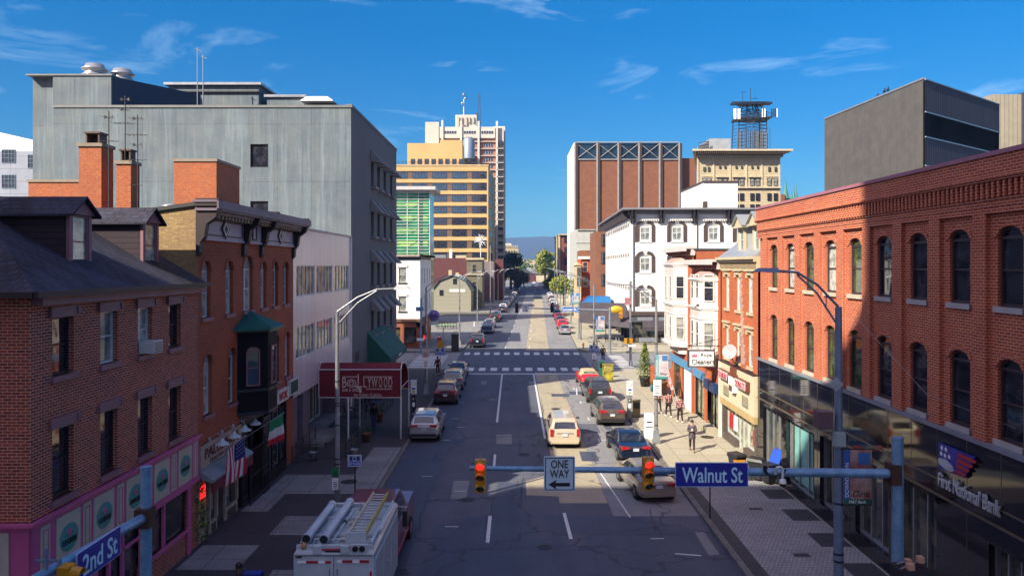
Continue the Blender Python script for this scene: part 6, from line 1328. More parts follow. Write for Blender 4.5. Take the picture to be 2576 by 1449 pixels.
for k in range(7): m.tube([(XX(1842) + k * 1.1, Y - 3.6, ZZ(268)), (XX(1868) + k * .95, Y + 5, ZZ(249))], .12, 4)
m.build('top_platform', LAT, tw)
for i, px in enumerate((1836, 1840, 1846, 1850, 1906, 1912, 1934, 1938, 1942, 1929)):
    m = MB(); hgt = ZZ(282) - ZZ(306); dk = i in (6, 7, 9); m.box(XX(px), XX(px) + .17, Y - 3.3, Y - 3.0, ZZ(307) if px < 1900 else ZZ(302), ZZ(281)); m.build('panel_antenna', LAT if dk else WHT, tw)
m = MB(); m.tube([(XX(1888), Y, ZZ(258)), (XX(1888), Y, ZZ(222))], .09, 5); m.tube([(XX(1868), Y, ZZ(255)), (XX(1868), Y, ZZ(232))], .07, 5); m.tube([(XX(1862), Y, ZZ(234)), (XX(1876), Y, ZZ(231))], .05, 4); m.tube([(XX(1888), Y, ZZ(247)), (XX(1908), Y, ZZ(250))], .06, 4); m.tube([(XX(1900), Y, ZZ(250)), (XX(1900), Y, ZZ(240))], .05, 4); m.tube([(XX(1937), Y, ZZ(378)), (XX(1937), Y, ZZ(320))], .04, 4); m.build('whip_masts', LAT, tw)
# dark box office at the right, ribbed neighbour
b = empty('metal_clad_building', (62, 115, 0), 'dark metal-clad office cube with ribbed blue bands behind the bank', 'building')
RIB = brick('ribbed_grey', (.095, .09, .08), (.08, .076, .07), (.05, .048, .045), bw=.45, rh=60, ms=.03, offset=0, stain=(.14, .125, .10), sf=.6, bump=0, rough=.6); RIBD = brick('ribbed_navy', (.04, .045, .07), (.03, .03, .055), (.13, .14, .17), bw=.55, rh=60, ms=.03, offset=0, bump=0, rough=.8)
P = [(52.6, 127.6), (54.3, 100), (74.2, 115.7), (72.5, 143.3)]
def wallq(p, q, z0, z1, mt, out=0, name='wall'):
    m = MB(); d = Vector((q[0] - p[0], q[1] - p[1])); n = Vector((d.y, -d.x)).normalized() * out
    m.add([(p[0] + n.x, p[1] + n.y, z0), (q[0] + n.x, q[1] + n.y, z0), (q[0] + n.x, q[1] + n.y, z1), (p[0] + n.x, p[1] + n.y, z1)], [(0, 1, 2, 3)]); o = m.build(name, mt, b); return o
m = MB(); m.prism([(x, y, 0) for x, y in P], (0, 0, 35.5)); m.build('core', mat('core_dark', (.03, .03, .035), .6), b)
wallq(P[0], P[1], 0, 35.7, RIB, .15); wallq(P[2], P[3], 0, 35.7, RIB, .15); wallq(P[1], P[2], 31.3, 35.7, RIBD, .15, 'ribbed_band'); wallq(P[1], P[2], 24.2, 28.0, RIBD, .15, 'ribbed_band'); wallq(P[1], P[2], 0, 20.9, RIBD, .15, 'ribbed_band')
DGL = glass('glass_office', (.006, .006, .010), c2=(.012, .012, .018), ns=.2, rough=.9, spec=.02); wallq(P[1], P[2], 28, 31.3, DGL, .02, 'window_band'); wallq(P[1], P[2], 20.9, 24.2, glass('glass_amber', (.006, .006, .01), c2=(.10, .06, .02), ns=.2, rough=.9, spec=.02), .02, 'window_band')
m = MB(); F = Fr(P[1], (P[2][0] - P[1][0], P[2][1] - P[1][1]), ((P[2][1] - P[1][1]), -(P[2][0] - P[1][0])))
for z in (28, 31.3, 24.2, 20.9, 35.6): F.box(m, 0, 25.3, .1, .25, z - .08, z + .08)
F0 = Fr(P[0], (P[1][0] - P[0][0], P[1][1] - P[0][1]), ((P[1][1] - P[0][1]), -(P[1][0] - P[0][0]))); F0.box(m, 0, 27.7, -.2, .25, 35.6, 35.85); m.build('edge_trim', GALV, b)
b2 = empty('ribbed_building', (85, 130, 0), 'pale ribbed building behind the dark metal cube, cut by the right edge', 'building')
m = MB(); m.box(X(2495, 125), X(2570, 125), 125, 140, 0, Z(238, 125)); m.build('wall', brick('ribbed_tan', (.36, .32, .24), (.32, .285, .21), (.18, .16, .12), bw=.7, rh=60, ms=.05, offset=0, bump=0), b2); m = MB(); m.box(X(2570, 125) + .05, X(2640, 125), 124, 140, 0, Z(234, 125)); m.build('dark_wing', RIBD, b2)
for i, (px, Y) in enumerate(((2203, 112), (2220, 109), (2229, 108))):
    x, y = X(px, Y) , Y; m = MB(); zz = 35.85; m.blob((x + .3, y, zz + .28), .2, 8, 6, BLACKM, (1, .8, 1.1)); m.blob((x + .32, y - .05, zz + .58), .1, 8, 5); m.cyl((x + .3, y, zz), (x + .3, y, zz + .2), .03, n=5); m.prism([(x + .2, y, zz + .1), (x + .4, y, zz + .1), (x + .35, y, zz + .45), (x + .22, y, zz + .45)], (0, .3, 0))
    tag(m.build('bird', BLACKM, None, (x, y, zz)), ('leftmost', 'middle', 'rightmost')[i] + ' of three dark birds perched on the metal cube roof edge', 'bird', 'birds on the roof edge')
# church spires
b = empty('church', (X(1990, 300), 310, 0), 'distant church with green copper spires beside the limestone building', 'church'); Y = 300
m = MB(); m.box(X(1966, Y), X(2010, Y), Y, Y + 30, 0, Z(505, Y)); m.box(X(1963, Y), X(1970, Y), Y - 2, Y + 5, 0, Z(490, Y), BK_FAR); m.build('nave', STONE, b)
for (px, py, wd) in ((1976, 452, 1.6), (1997, 463, .7), (2003, 462, .7), (1991, 480, .6)):
    m = MB(); m.box(X(px, Y) - wd * .7, X(px, Y) + wd * .7, Y - 1, Y + 2, 20, Z(500, Y)); m.lathe((X(px, Y), Y, Z(500, Y)), [(wd, 0), (wd * .4, (Z(py, Y) - Z(500, Y)) * .45), (.06, Z(py, Y) - Z(500, Y))], 8); m.build('spire', mat('copper_green', (.08, .25, .20), .7), b)
m = MB(); m.box(X(2010, 200), X(2075, 200), 200, 215, 0, Z(497, 200)); tag(m.build('white_parapet_building', WHITE, None, (X(2040, 200), 205, 0)), 'sliver of white rooftop between the spires and metal cube', 'building')

# ------------------------------------------------------------------ buildings out of view that shade the near street
def shade(x0, x1, y0, y1, z, label):
    b = empty('brick_building', ((x0 + x1) / 2, (y0 + y1) / 2, 0), label, 'building'); m = MB(); m.box(x0, x1, y0, y1, 0, z); m.build('wall', BK_L1, b)
    m = MB(); m.box(x0 - .4, x1 + .4, y0 - .4, y1 + .4, z, z + .01); 
    return b
shade(-46, -10, -38, -4.0, 45.2, 'tall brick block across the cross street, outside the picture')
shade(-24.0, -10, -38.5, -5.0, 75, 'taller brick block right of it, outside the picture')
# ------------------------------------------------------------------ vehicles
def paint(name, c, metal=.35): return mat('paint_' + name, c, .28, metal, c2=tuple(x * .92 for x in c), fine=0, coat=.8)
CGL = glass('car_glass', (.010, .014, .02), c2=(.03, .035, .045), ns=2, rough=.03); TYRE = mat('tyre', (.018, .018, .02), .85); RIM = mat('rim', (.45, .46, .48), .3, .7, fine=0)
TAIL = mat('tail_red', (.38, .008, .01), .25, fine=0, coat=.5); TRIM = mat('black_trim', (.02, .02, .022), .5, fine=0); CHR = mat('chrome', (.7, .7, .7), .15, .9, fine=0); PLATE = mat('number_plate', (.65, .66, .60), .5, c2=(.3, .4, .6), ns=14, fine=0); LAMPG = mat('lamp_glass', (.7, .7, .68), .15, fine=0)
def lerp(pts, y):
    for (a, za), (b, zb) in zip(pts, pts[1:]):
        if a <= y <= b: return za + (zb - za) * ((y - a) / (b - a) if b > a else 0)
    return pts[-1][1] if y > pts[-1][0] else pts[0][1]
KIND = {
 'sedan': dict(L=4.85, W=1.84, H=1.45, belt=.95, prof=[(0, .42), (.04, .80), (.14, .98), (.75, 1.03), (1.55, 1.40), (2.0, 1.45), (2.7, 1.44), (3.0, 1.38), (3.75, 1.0), (4.55, .86), (4.8, .66), (4.85, .42)], rw=(.72, 1.50), ws=(3.05, 3.72), roof=(1.55, 3.0)),
 'suv': dict(L=4.7, W=1.9, H=1.68, belt=1.08, prof=[(0, .45), (.03, .9), (.1, 1.12), (.42, 1.56), (.75, 1.66), (1.6, 1.69), (2.7, 1.66), (2.95, 1.58), (3.6, 1.14), (4.4, 1.02), (4.65, .78), (4.7, .45)], rw=(.11, .42), ws=(2.98, 3.58), roof=(.5, 2.95)),
 'boxsuv': dict(L=4.85, W=1.96, H=1.82, belt=1.15, prof=[(0, .5), (.02, .95), (.06, 1.18), (.24, 1.66), (.5, 1.8), (1.6, 1.84), (2.7, 1.8), (2.95, 1.70), (3.45, 1.22), (4.5, 1.12), (4.8, .8), (4.85, .5)], rw=(.07, .24), ws=(2.98, 3.43), roof=(.35, 2.95)),
 'van': dict(L=5.1, W=1.98, H=1.70, belt=1.08, prof=[(0, .42), (.02, .85), (.07, 1.12), (.26, 1.58), (.6, 1.74), (1.8, 1.77), (3.1, 1.74), (3.4, 1.64), (4.25, 1.12), (4.75, .96), (5.05, .7), (5.1, .42)], rw=(.08, .27), ws=(3.43, 4.2), roof=(.4, 3.4)),
 'beetle': dict(L=4.15, W=1.74, H=1.5, belt=.98, prof=[(0, .4), (.05, .72), (.25, .96), (.6, 1.06), (1.0, 1.36), (1.5, 1.5), (2.1, 1.49), (2.4, 1.42), (3.0, 1.04), (3.6, .94), (4.05, .7), (4.15, .4)], rw=(.68, 1.0), ws=(2.42, 2.98), roof=(1.05, 2.4)),
 'pickup': dict(L=5.7, W=1.96, H=1.85, belt=1.22, prof=[(0, .55), (.02, .95), (.06, 1.2), (1.95, 1.2), (2.0, 1.24), (2.15, 1.72), (2.4, 1.85), (3.3, 1.84), (3.6, 1.76), (4.2, 1.28), (5.3, 1.16), (5.65, .85), (5.7, .55)], rw=(2.02, 2.16), ws=(3.62, 4.16), roof=(2.3, 3.6)),
}
def car(kind, mt, label, x, y, rz=0, group='cars parked along the street', roofmat=None, cat='car', rails=False, rear_glass=None, wing=False, name=None):
    K = KIND[kind]; W2 = K['W'] / 2; Ln = K['L']; belt = K['belt']; pr = K['prof']; H = K['H']
    o = empty(name or {'suv': 'parked_suv', 'boxsuv': 'parked_suv', 'van': 'minivan', 'pickup': 'pickup_truck', 'beetle': 'convertible_car'}.get(kind, 'parked_car'), (x, y, .005), label, cat, group, rz)
    o['_w'] = (0, 0, 0)
    ys = sorted(set([p[0] for p in pr] + [.01, .2, .35, .6, .9, 1.2, 1.8, 2.2, Ln - .25, Ln - .5, Ln - .9] + [K['rw'][0], K['rw'][1], K['ws'][0], K['ws'][1]]))
    def wf(yy): e = min(yy, Ln - yy); return W2 * (1 - .13 * max(0, 1 - e / .55) ** 2)
    def sec(yy):
        zt = lerp(pr, yy); w = wf(yy)
        if zt > belt + .05:
            f = min(1, (zt - belt) / (H - belt)); wt = w - .07 - .20 * f; p3 = (w - .035, belt); p4 = (wt, zt - .06 * f - .01); p5 = (wt - .10, zt)
        else: p3 = (w - .03, zt - .07); p4 = (w - .08, zt - .025); p5 = (w - .2, zt)
        zb = .24 if .5 < yy < Ln - .5 else .3
        return [(w * .93, zb), (w, zb + .18), (w, max(zb + .2, min(belt, zt) - .18)), p3, p4, p5, (0, zt + .02)]
    m = MB(); S = [sec(yy) for yy in ys]; rows = []
    for yy, s_ in zip(ys, S): rows.append([(a, yy, z) for a, z in s_] + [(-a, yy, z) for a, z in reversed(s_[:-1])])
    n = len(rows[0])
    for i in range(len(rows) - 1):
        for j in range(n - 1):
            yc = (ys[i] + ys[i + 1]) / 2; mt_ = mt
            if roofmat and 3 <= j <= n - 5 and K['rw'][0] <= yc <= K['ws'][0] and lerp(pr, yc) > belt + .05: mt_ = roofmat
            if j in (0, n - 2): mt_ = TRIM if kind in ('suv', 'boxsuv') else mt
            m.add([rows[i][j], rows[i + 1][j], rows[i + 1][j + 1], rows[i][j + 1]], [(3, 2, 1, 0)], mt_, True)
    m.add(rows[0], [tuple(range(n))], mt); m.add(rows[-1], [tuple(range(n - 1, -1, -1))], mt)
    m.add([rows[0][0], rows[-1][0], rows[-1][-1], rows[0][-1]], [(0, 1, 2, 3)], TRIM)
    ob = lproto('body', m, mt, o); ob.data.set_sharp_from_angle(angle=R(38))
    def top(yy, k, dz=.006):   # point across the top surface
        s_ = sec(yy); w5 = s_[5][0]; return (w5 * k, yy, s_[5][1] + .02 * (1 - abs(k)) + dz)
    for nm, (a, b_) in (('rear_window', K['rw']), ('windshield', K['ws'])):
        a2, b2 = a + (b_ - a) * .10, b_ - (b_ - a) * .08; g = MB(); rr = [[top(a2 + (b2 - a2) * i / 4, k, .01) for k in (-.93, -.5, 0, .5, .93)] for i in range(5)]
        if nm == 'rear_window': rr = [[(q[0], q[1] - .012, q[2]) for q in r_] for r_ in rr]
        else: rr = [[(q[0], q[1] + .012, q[2]) for q in r_] for r_ in rr]
        for i in range(4):
            for j in range(4): g.add([rr[i][j], rr[i + 1][j], rr[i + 1][j + 1], rr[i][j + 1]], [(0, 1, 2, 3)], None, True)
        lproto(nm, g, rear_glass or CGL if nm == 'rear_window' else CGL, o)
    def side(yy, t, s_): q = sec(yy); a, b_ = q[3], q[4]; return (s_ * (a[0] + (b_[0] - a[0]) * t + .008), yy, a[1] + (b_[1] - a[1]) * t)
    yb0 = K['rw'][0] + .38; yb1 = K['ws'][1] - .42; yt0 = K['roof'][0] + .12; yt1 = K['roof'][1] - .02; mid = (yb0 + yb1) / 2 + .1
    if kind == 'pickup': yb0 = 2.2; mid = 3.0
    for s_ in (-1, 1):
        for (a, b_, c_, d_) in ((yb0, mid - .04, yt0, mid - .04), (mid + .04, yb1, mid + .04, yt1)):
            if kind == 'beetle' and a == yb0: continue
            g = MB(); q = [side(a, .10, s_), side(b_, .10, s_), side(d_, .88, s_), side(c_, .88, s_)]; g.add(q, [(0, 1, 2, 3) if s_ > 0 else (3, 2, 1, 0)]); lproto('side_window', g, CGL, o)
        g = MB(); zz = belt + .02; g.hull8([(s_ * (W2 - .05), K['ws'][1] - .52, zz), (s_ * (W2 + .16), K['ws'][1] - .55, zz), (s_ * (W2 + .16), K['ws'][1] - .45, zz), (s_ * (W2 - .05), K['ws'][1] - .45, zz)][::s_] + [(s_ * (W2 - .02), K['ws'][1] - .52, zz + .13), (s_ * (W2 + .17), K['ws'][1] - .55, zz + .15), (s_ * (W2 + .17), K['ws'][1] - .45, zz + .15), (s_ * (W2 - .02), K['ws'][1] - .45, zz + .13)][::s_]); lproto('mirror', g, mt, o)
        tz = {'sedan': .82, 'suv': .98, 'boxsuv': 1.02, 'van': 1.0, 'beetle': .70, 'pickup': .98}[kind]
        g = MB()
        if kind in ('boxsuv', 'van', 'pickup'): g.box(s_ * (wf(0) - .16), s_ * (wf(0) + .02), -.03, .10, tz - .22, tz + .20)
        elif kind == 'beetle': g.lathe((s_ * (wf(0) - .24), .06, tz), [(.0, 0), (.10, 0), (.10, .08), (0, .1)], 12, axis=(0, -1, .25))
        else: g.hull8([(s_ * (wf(0) - .48), -.02, tz + .02), (s_ * (wf(0) - .02), -.03, tz - .05), (s_ * (wf(0) + .06), .28, tz), (s_ * (wf(0) - .48), .1, tz + .02)][::s_] + [(s_ * (wf(0) - .42), .01, tz + .12), (s_ * (wf(0) - .02), -.005, tz + .14), (s_ * (wf(0) + .065), .34, tz + .15), (s_ * (wf(0) - .42), .12, tz + .12)][::s_])
        lproto('tail_light', g, TAIL, o)
        g = MB(); g.hull8([(s_ * (wf(Ln) - .42), Ln - .05, .60), (s_ * (wf(Ln)), Ln - .22, .60), (s_ * wf(Ln), Ln - .3, .60), (s_ * (wf(Ln) - .42), Ln - .2, .60)][::s_] + [(s_ * (wf(Ln) - .42), Ln - .10, .74), (s_ * (wf(Ln)), Ln - .28, .78), (s_ * wf(Ln), Ln - .34, .78), (s_ * (wf(Ln) - .42), Ln - .25, .74)][::s_]); lproto('headlight', g, LAMPG, o)
        for wy_ in (Ln * .185, Ln * .81):
            rw_ = .35 if kind in ('suv', 'boxsuv', 'pickup') else .325
            wh = empty('wheel', (0, 0, 0)); wh.parent = o; wh.location = (s_ * (W2 - .11), wy_, rw_); wh['_w'] = (0, 0, 0)
            g = MB(); g.cyl((-s_ * .08, 0, .0), (s_ * .115, 0, .0), rw_ + .055, n=18, mt=TRIM); lproto('wheel_arch', g, TRIM, wh)
            g = MB(); g.lathe((0, 0, 0), [(.2, -.1), (rw_ - .02, -.1), (rw_, -.06), (rw_, .09), (rw_ - .03, .125), (rw_ * .62, .125)], 20, axis=(s_, 0, 0)); lproto('tyre', g, TYRE, wh)
            g = MB(); g.lathe((0, 0, 0), [(rw_ * .66, .118), (rw_ * .6, .12), (rw_ * .56, .09), (0, .09)], 16, axis=(s_, 0, 0))
            for k in range(5): a = k * 2 * math.pi / 5; g.hull8([(s_ * .1, .03 * math.sin(a), -.03 * math.cos(a)), (s_ * .1, -.03 * math.sin(a), .03 * math.cos(a)), (s_ * .1, -.03 * math.sin(a) + rw_ * .6 * math.cos(a), .03 * math.cos(a) + rw_ * .6 * math.sin(a)), (s_ * .1, .03 * math.sin(a) + rw_ * .6 * math.cos(a), -.03 * math.cos(a) + rw_ * .6 * math.sin(a))] + [(s_ * .13, .03 * math.sin(a), -.03 * math.cos(a)), (s_ * .13, -.03 * math.sin(a), .03 * math.cos(a)), (s_ * .13, -.03 * math.sin(a) + rw_ * .6 * math.cos(a), .03 * math.cos(a) + rw_ * .6 * math.sin(a)), (s_ * .13, .03 * math.sin(a) + rw_ * .6 * math.cos(a), -.03 * math.cos(a) + rw_ * .6 * math.sin(a))])
            lproto('rim', g, RIM, wh)
        if rails: g = MB(); g.tube([(s_ * (W2 - .30), K['roof'][0] + .15, lerp(pr, K['roof'][0] + .15) + .03), (s_ * (W2 - .30), K['roof'][0] + .5, H + .06), (s_ * (W2 - .30), K['roof'][1] - .4, H + .06), (s_ * (W2 - .30), K['roof'][1], lerp(pr, K['roof'][1]) + .02)], .02, 5); lproto('roof_rail', g, CHR, o)
    g = MB(); zp = {'sedan': .78, 'suv': .80, 'boxsuv': .92, 'van': .86, 'beetle': .62, 'pickup': .62}[kind]; g.box(-.16, .16, -.035, .03, zp - .08, zp + .08); lproto('number_plate', g, PLATE, o)
    g = MB(); zb = .36 if kind != 'pickup' else .5; g.box(-wf(0) * .96, wf(0) * .96, -.06, .06, zb, zb + (.2 if kind in ('suv', 'boxsuv', 'pickup') else .14)); lproto('bumper', g, TRIM if kind in ('suv', 'boxsuv') else (CHR if kind == 'pickup' else mt), o)
    g = MB(); g.box(-.5, .5, -.02, .05, zp + .1, zp + .125); lproto('tailgate_strip', g, CHR, o)
    if kind == 'pickup': g = MB(); g.box(-W2 + .12, W2 - .12, .1, 1.9, 1.2, 1.235); lproto('load_bed', g, TRIM, o)
    return o
SILV = paint('silver', (.42, .45, .47), .6); BLKP = paint('black', (.012, .012, .016)); MARP = paint('dark_maroon', (.05, .012, .018)); GREYP = paint('grey', (.16, .18, .20), .6); NAVP = paint('navy', (.010, .018, .045)); BRNP = paint('bronze', (.16, .125, .10), .6); TANP = paint('champagne', (.36, .30, .235), .5); CRMP = paint('cream', (.56, .47, .34), .2); REDP = paint('red', (.62, .012, .02), .1); WHP = paint('white', (.72, .72, .72), 0); BLUP = paint('blue', (.03, .07, .16), .5)
def back(px, py, Y=None): Y = Y or 20900 / (py - 668); return ((px - 1293) * Y / 1900, Y)
car('suv', SILV, 'silver SUV parked at the left kerb beside the maroon canopy', -5.62, 46.9, rails=True)
car('suv', MARP, 'black-maroon SUV parked ahead of the silver SUV at the left kerb', -5.42, 59.4)
car('suv', GREYP, 'grey small SUV parked between the maroon SUV and the black sedan', -5.42, 66.0, rails=True)
car('sedan', BLKP, 'black sedan parked first before the left crosswalk', -5.55, 72.6)
car('beetle', REDP, 'red rounded convertible with tan cloth roof at the right kerb', 6.95, 68.0, R(4), roofmat=mat('tan_cloth', (.55, .40, .22), .85, c2=(.48, .35, .19)), rear_glass=glass('pale_glass', (.2, .2, .16)))
car('boxsuv', paint('graphite', (.045, .052, .06)), 'boxy graphite SUV parked behind the red convertible', 6.85, 60.0, R(2), rails=True)
car('suv', BRNP, 'bronze compact SUV parked behind the boxy graphite SUV', 6.72, 51.5, R(2))
car('sedan', NAVP, 'dark navy sedan parked behind the bronze SUV, in the sun', 6.78, 41.9, R(3))
car('sedan', TANP, 'champagne sedan angling out from the right kerb, front wheels turned', 6.72, 34.9, R(7))
car('van', CRMP, 'cream minivan driving away in the sunlit middle lane', 3.05, 45.2, R(-.5), group='vehicles driving on the street')
def bend(Y): return cx(Y)
car('boxsuv', NAVP, 'dark blue SUV parked just past the left crosswalk', -4.9, 100.4, rails=True)
car('pickup', BLUP, 'blue pickup parked past the dark blue SUV on the left', -5.4 + bend(123) + .3, 121, R(-1.8), cat='pickup truck')
car('suv', SILV, 'silver SUV parked ahead of the blue pickup', -5.4 + bend(135) , 132, R(-1.8))
car('sedan', SILV, 'silver sedan parked at the right kerb past the charcoal canopy', 8.1, 119.5, R(-1.8))
car('suv', REDP, 'bright red small SUV parked ahead of the silver sedan on the right', 8.35, 129.8, R(-1.8))
car('sedan', BLUP, 'blue sedan parked ahead of the bright red SUV on the right', 8.75, 140.5, R(-1.8))
protos = [car('suv', paint('far_white', (.7, .7, .72), 0), 'white SUV parked on the left beyond the second crossing', -5.2 + bend(180), 184, R(-1.8)),
          car('sedan', paint('far_dark', (.03, .035, .05)), 'dark sedan parked behind the white SUV on the left', -5.2 + bend(175), 176, R(-1.8)),
          car('boxsuv', paint('far_black', (.02, .02, .025)), 'black SUV parked by the kerb right of the second crossing', 7.3 + bend(178), 178, R(-1.8)),
          car('van', paint('far_cream', (.6, .6, .58), 0), 'white van parked at the right kerb beyond the black SUV', 7.3 + bend(212), 212, R(-1.8)),
          car('sedan', paint('far_red', (.5, .02, .03)), 'red sedan on the right just before the second crossing', 7.4 + bend(150), 150, R(-1.8))]
ordn = ['third', 'fourth', 'fifth', 'sixth', 'seventh', 'eighth', 'ninth', 'tenth', 'eleventh', 'twelfth', 'thirteenth', 'fourteenth', 'fifteenth', 'sixteenth']
kn = ['white SUV', 'dark sedan', 'black SUV', 'white van', 'red sedan']
for i in range(14):
    Y = 192 + i * 7.6 + (0 if i < 12 else 20); k = (1, 0, 1, 2, 1, 0, 2, 1, 3, 1, 0, 2, 1, 0)[i]
    copy_thing(protos[k], (-5.2 + bend(Y), Y, .005), R(-1.8), f'{kn[k]}, {ordn[i]} in the far left parked row')
for i in range(9):
    Y = 186 + i * 8.4 + (0 if i < 3 else 9); k = (1, 0, 1, 1, 2, 0, 3, 1, 0)[i]
    copy_thing(protos[k], (7.3 + bend(Y), Y, .005), R(-1.8), f'{kn[k]}, {ordn[i]} in the far right parked row')
for i, (dx, Y, k) in enumerate(((-2.5, 147, 1), (-5.2, 146, 2), (-5.2, 154, 0), (7.3, 160, 1), (3.5, 345, 4), (.5, 380, 0), (4.5, 395, 3), (1, 440, 0), (5, 430, 1), (3, 500, 4), (-1, 520, 0), (6, 515, 0))):
    if i == 0: continue
    copy_thing(protos[k], (dx + bend(Y), Y, .005), R(-1.8), f'{kn[k]}, ' + ('', 'nearest of the left row beyond the blue pickup', 'second of the left row beyond the pickup', 'parked near the red sedan on the right', 'far off in the right lane', 'far off in the left lane', 'far off behind the red one', 'tiny in the distance at left', 'tiny in the distance at right', 'most distant in the middle', 'most distant at left', 'most distant at right')[i])

# ------------------------------------------------------------------ utility truck
t = empty('utility_truck', (-5.2, 26, 0), 'white utility truck with roof ladder, tubes and maroon cab at the bottom left', 'truck')
TW = mat('truck_white', (.56, .62, .64), .35, c2=(.48, .54, .56), coat=.3, streak=.2); zr = 2.72; xa, xb, ya, yb = -6.42, -4.08, 22.0, 26.5
m = MB(); m.hull8([(xa, ya, .5), (xb, ya, .5), (xb, yb, .5), (xa, yb, .5)] + [(xa, ya, zr - .12), (xb, ya, zr - .12), (xb, yb, zr - .1), (xa, yb, zr - .1)])
m.hull8([(xa, ya, zr - .12), (xb, ya, zr - .12), (xb, yb, zr - .1), (xa, yb, zr - .1)] + [(xa + .06, ya + .06, zr - .02), (xb - .06, ya + .06, zr - .02), (xb - .06, yb - .06, zr), (xa + .06, yb - .06, zr)])
m.box(xa + .05, xb - .05, ya + .1, ya + .2, zr - .05, zr + .1); ob = m.build('box_body', TW, t)
m = MB(); m.box(-5.255, -5.245, ya - .012, ya, .6, zr - .16, TRIM); m.box(xa + .02, xb - .02, ya - .02, ya, zr - .17, zr - .13); m.build('rear_doors', GALV, t)
m = MB()
for i, (a, c_) in enumerate(((-6.3, -6.05), (-6.05, -5.7), (-5.7, -5.5), (-5.5, -5.33))): m.box(a, c_, ya - .02, ya - .001, 2.34, 2.41, WHT if i % 2 == 0 else RED)
for i, (a, c_) in enumerate(((-5.15, -5.0), (-5.0, -4.7), (-4.7, -4.5), (-4.5, -4.22))): m.box(a, c_, ya - .02, ya - .001, 2.36, 2.43, WHT if i % 2 == 0 else RED)
for z in (2.05,): m.box(-4.2, -4.14, ya - .02, ya - .001, z - .12, z + .05, RED)
m.build('reflective_tape', None, t)
for k in range(3):
    m = MB(); y = ya + .15 + k * 1.45; m.box(xb, xb + .02, y, y + 1.35, .7, zr - .35, TW); m.box(xb + .02, xb + .04, y + .6, y + .75, 1.5, 1.54, CHR); m.build('locker_door', TW, t)
m = MB()
for k in range(26): m.cyl((xa + .04 + (k % 13) * .19, ya - .006, 2.56 + (k // 13) * -.3), (xa + .04 + (k % 13) * .19, ya, 2.56 + (k // 13) * -.3), .008, n=5)
for x in (-5.36, -5.14): m.tube([(x, ya - .04, 1.8), (x, ya - .06, 2.0), (x, ya - .04, 2.2)], .015, 5)
m.box(-6.36, -6.3, ya - .03, ya, 2.5, 2.56); m.box(-6.3, -6.18, ya - .02, ya, 2.5, 2.56, BLK); m.tube([(-5.95, ya + .3, zr + .05), (-5.7, 26.2, zr + .05)], .02, 5); m.tube([(-6.3, 22.6, zr + .1), (-4.2, 22.6, zr + .1)], .02, 5); m.tube([(-6.3, 25.9, zr + .12), (-5.3, 25.9, zr + .12), (-5.2, 26.2, zr + .05)], .02, 5)
for k in range(5): m.box(-5.25 + (k % 2) * .1, -5.05 + (k % 2) * .1, 22.7 + k * .7, 22.95 + k * .7, zr, zr + .05 + .03 * (k % 3))
m.build('rear_fittings', CHR, t)
m = MB()
for y in (23.1, 24.7, 26.0): m.box(xa + .1, xb - .1, y - .06, y + .06, zr, zr + .07)
for y in (22.55, 23.9, 25.4): m.tube([(-5.7, y, zr + .05), (-4.9, y + .1, zr + .16), (-4.9, y + .1, zr + .02)], .015, 4)
m.box(xa + .1, xa + .14, 22.3, 26.3, zr, zr + .12); m.box(xb - .16, xb - .1, 22.3, 26.3, zr, zr + .12); m.build('roof_rack', TW, t)
for i, x in enumerate((-6.15, -5.62)):
    m = MB(); y0, y1 = (22.35, 25.6) if i == 0 else (22.3, 25.9); z = zr + .2; m.cyl((x, y0, z), (x, y1, z), .125, n=18)
    for y in (y0, y1 - .22, y0 + .18): m.cyl((x, y, z), (x, y + .2, z), .14, n=18)
    m.cyl((x, y0 - .003, z), (x, y0 + .001, z), .11, n=16, mt=BLK); m.build('storage_tube', mat('tube_white', (.58, .66, .72), .35), t)
m = MB(); m.cyl((-5.35, 22.4, zr + .15), (-5.35, 25.3, zr + .15), .03, n=8); m.cyl((-5.35, 23.9, zr + .15), (-5.35, 24.0, zr + .15), .06, n=8, mt=BLK); m.build('roof_pole', TW, t)
ld = empty('ladder', (-4.6, 24, zr + .3)); ld.parent = t; ld.location = Vector(ld['_w']) - Vector(t['_w'])
for i, x in enumerate((-4.92, -4.42)): m = MB(); m.box(x - .03, x + .03, 22.35, 26.5, zr + .24, zr + .36); m.build('rail', mat('ladder_yellow', (.48, .40, .06), .5) if i else mat('ladder_pale', (.60, .56, .38), .5), ld)
for k in range(15): m = MB(); y = 22.5 + k * .275; m.cyl((-4.9, y, zr + .3), (-4.44, y, zr + .3), .02, n=6); m.build('rung', mat('rung_alu', (.66, .68, .68), .3, .5), ld)
m = MB(); m.box(-4.98, -4.36, 22.25, 22.33, zr, zr + .42); m.tube([(-4.25, 22.4, zr + .1), (-4.2, 26.2, zr + .1)], .035, 6); m.tube([(-4.15, 23.4, zr + .1), (-4.12, 25.9, zr + .1)], .05, 6); m.build('ladder_mount', TW, t)
m = MB(); m.box(-5.85, -4.95, ya + .02, ya + .06, zr - .02, zr + .02, RED); m.cyl((-5.5, ya + .05, zr - .04), (-5.0, ya + .05, zr - .04), .045, n=8, mt=BLK)
m.box(-5.85, -5.6, ya - .03, ya + .1, zr - .1, zr + .12, TW); m.box(-5.05, -4.8, ya - .03, ya + .1, zr - .08, zr + .12, TW)
for x in (-4.62, -4.42): m.lathe((x, ya - .02, zr + .05), [(.085, 0), (.085, .04), (.03, .01), (0, .02)], 12, BLK, axis=(0, -1, 0))
m.box(-4.75, -4.28, ya, ya + .12, zr - .06, zr + .15, TW); m.build('rear_equipment', TW, t)
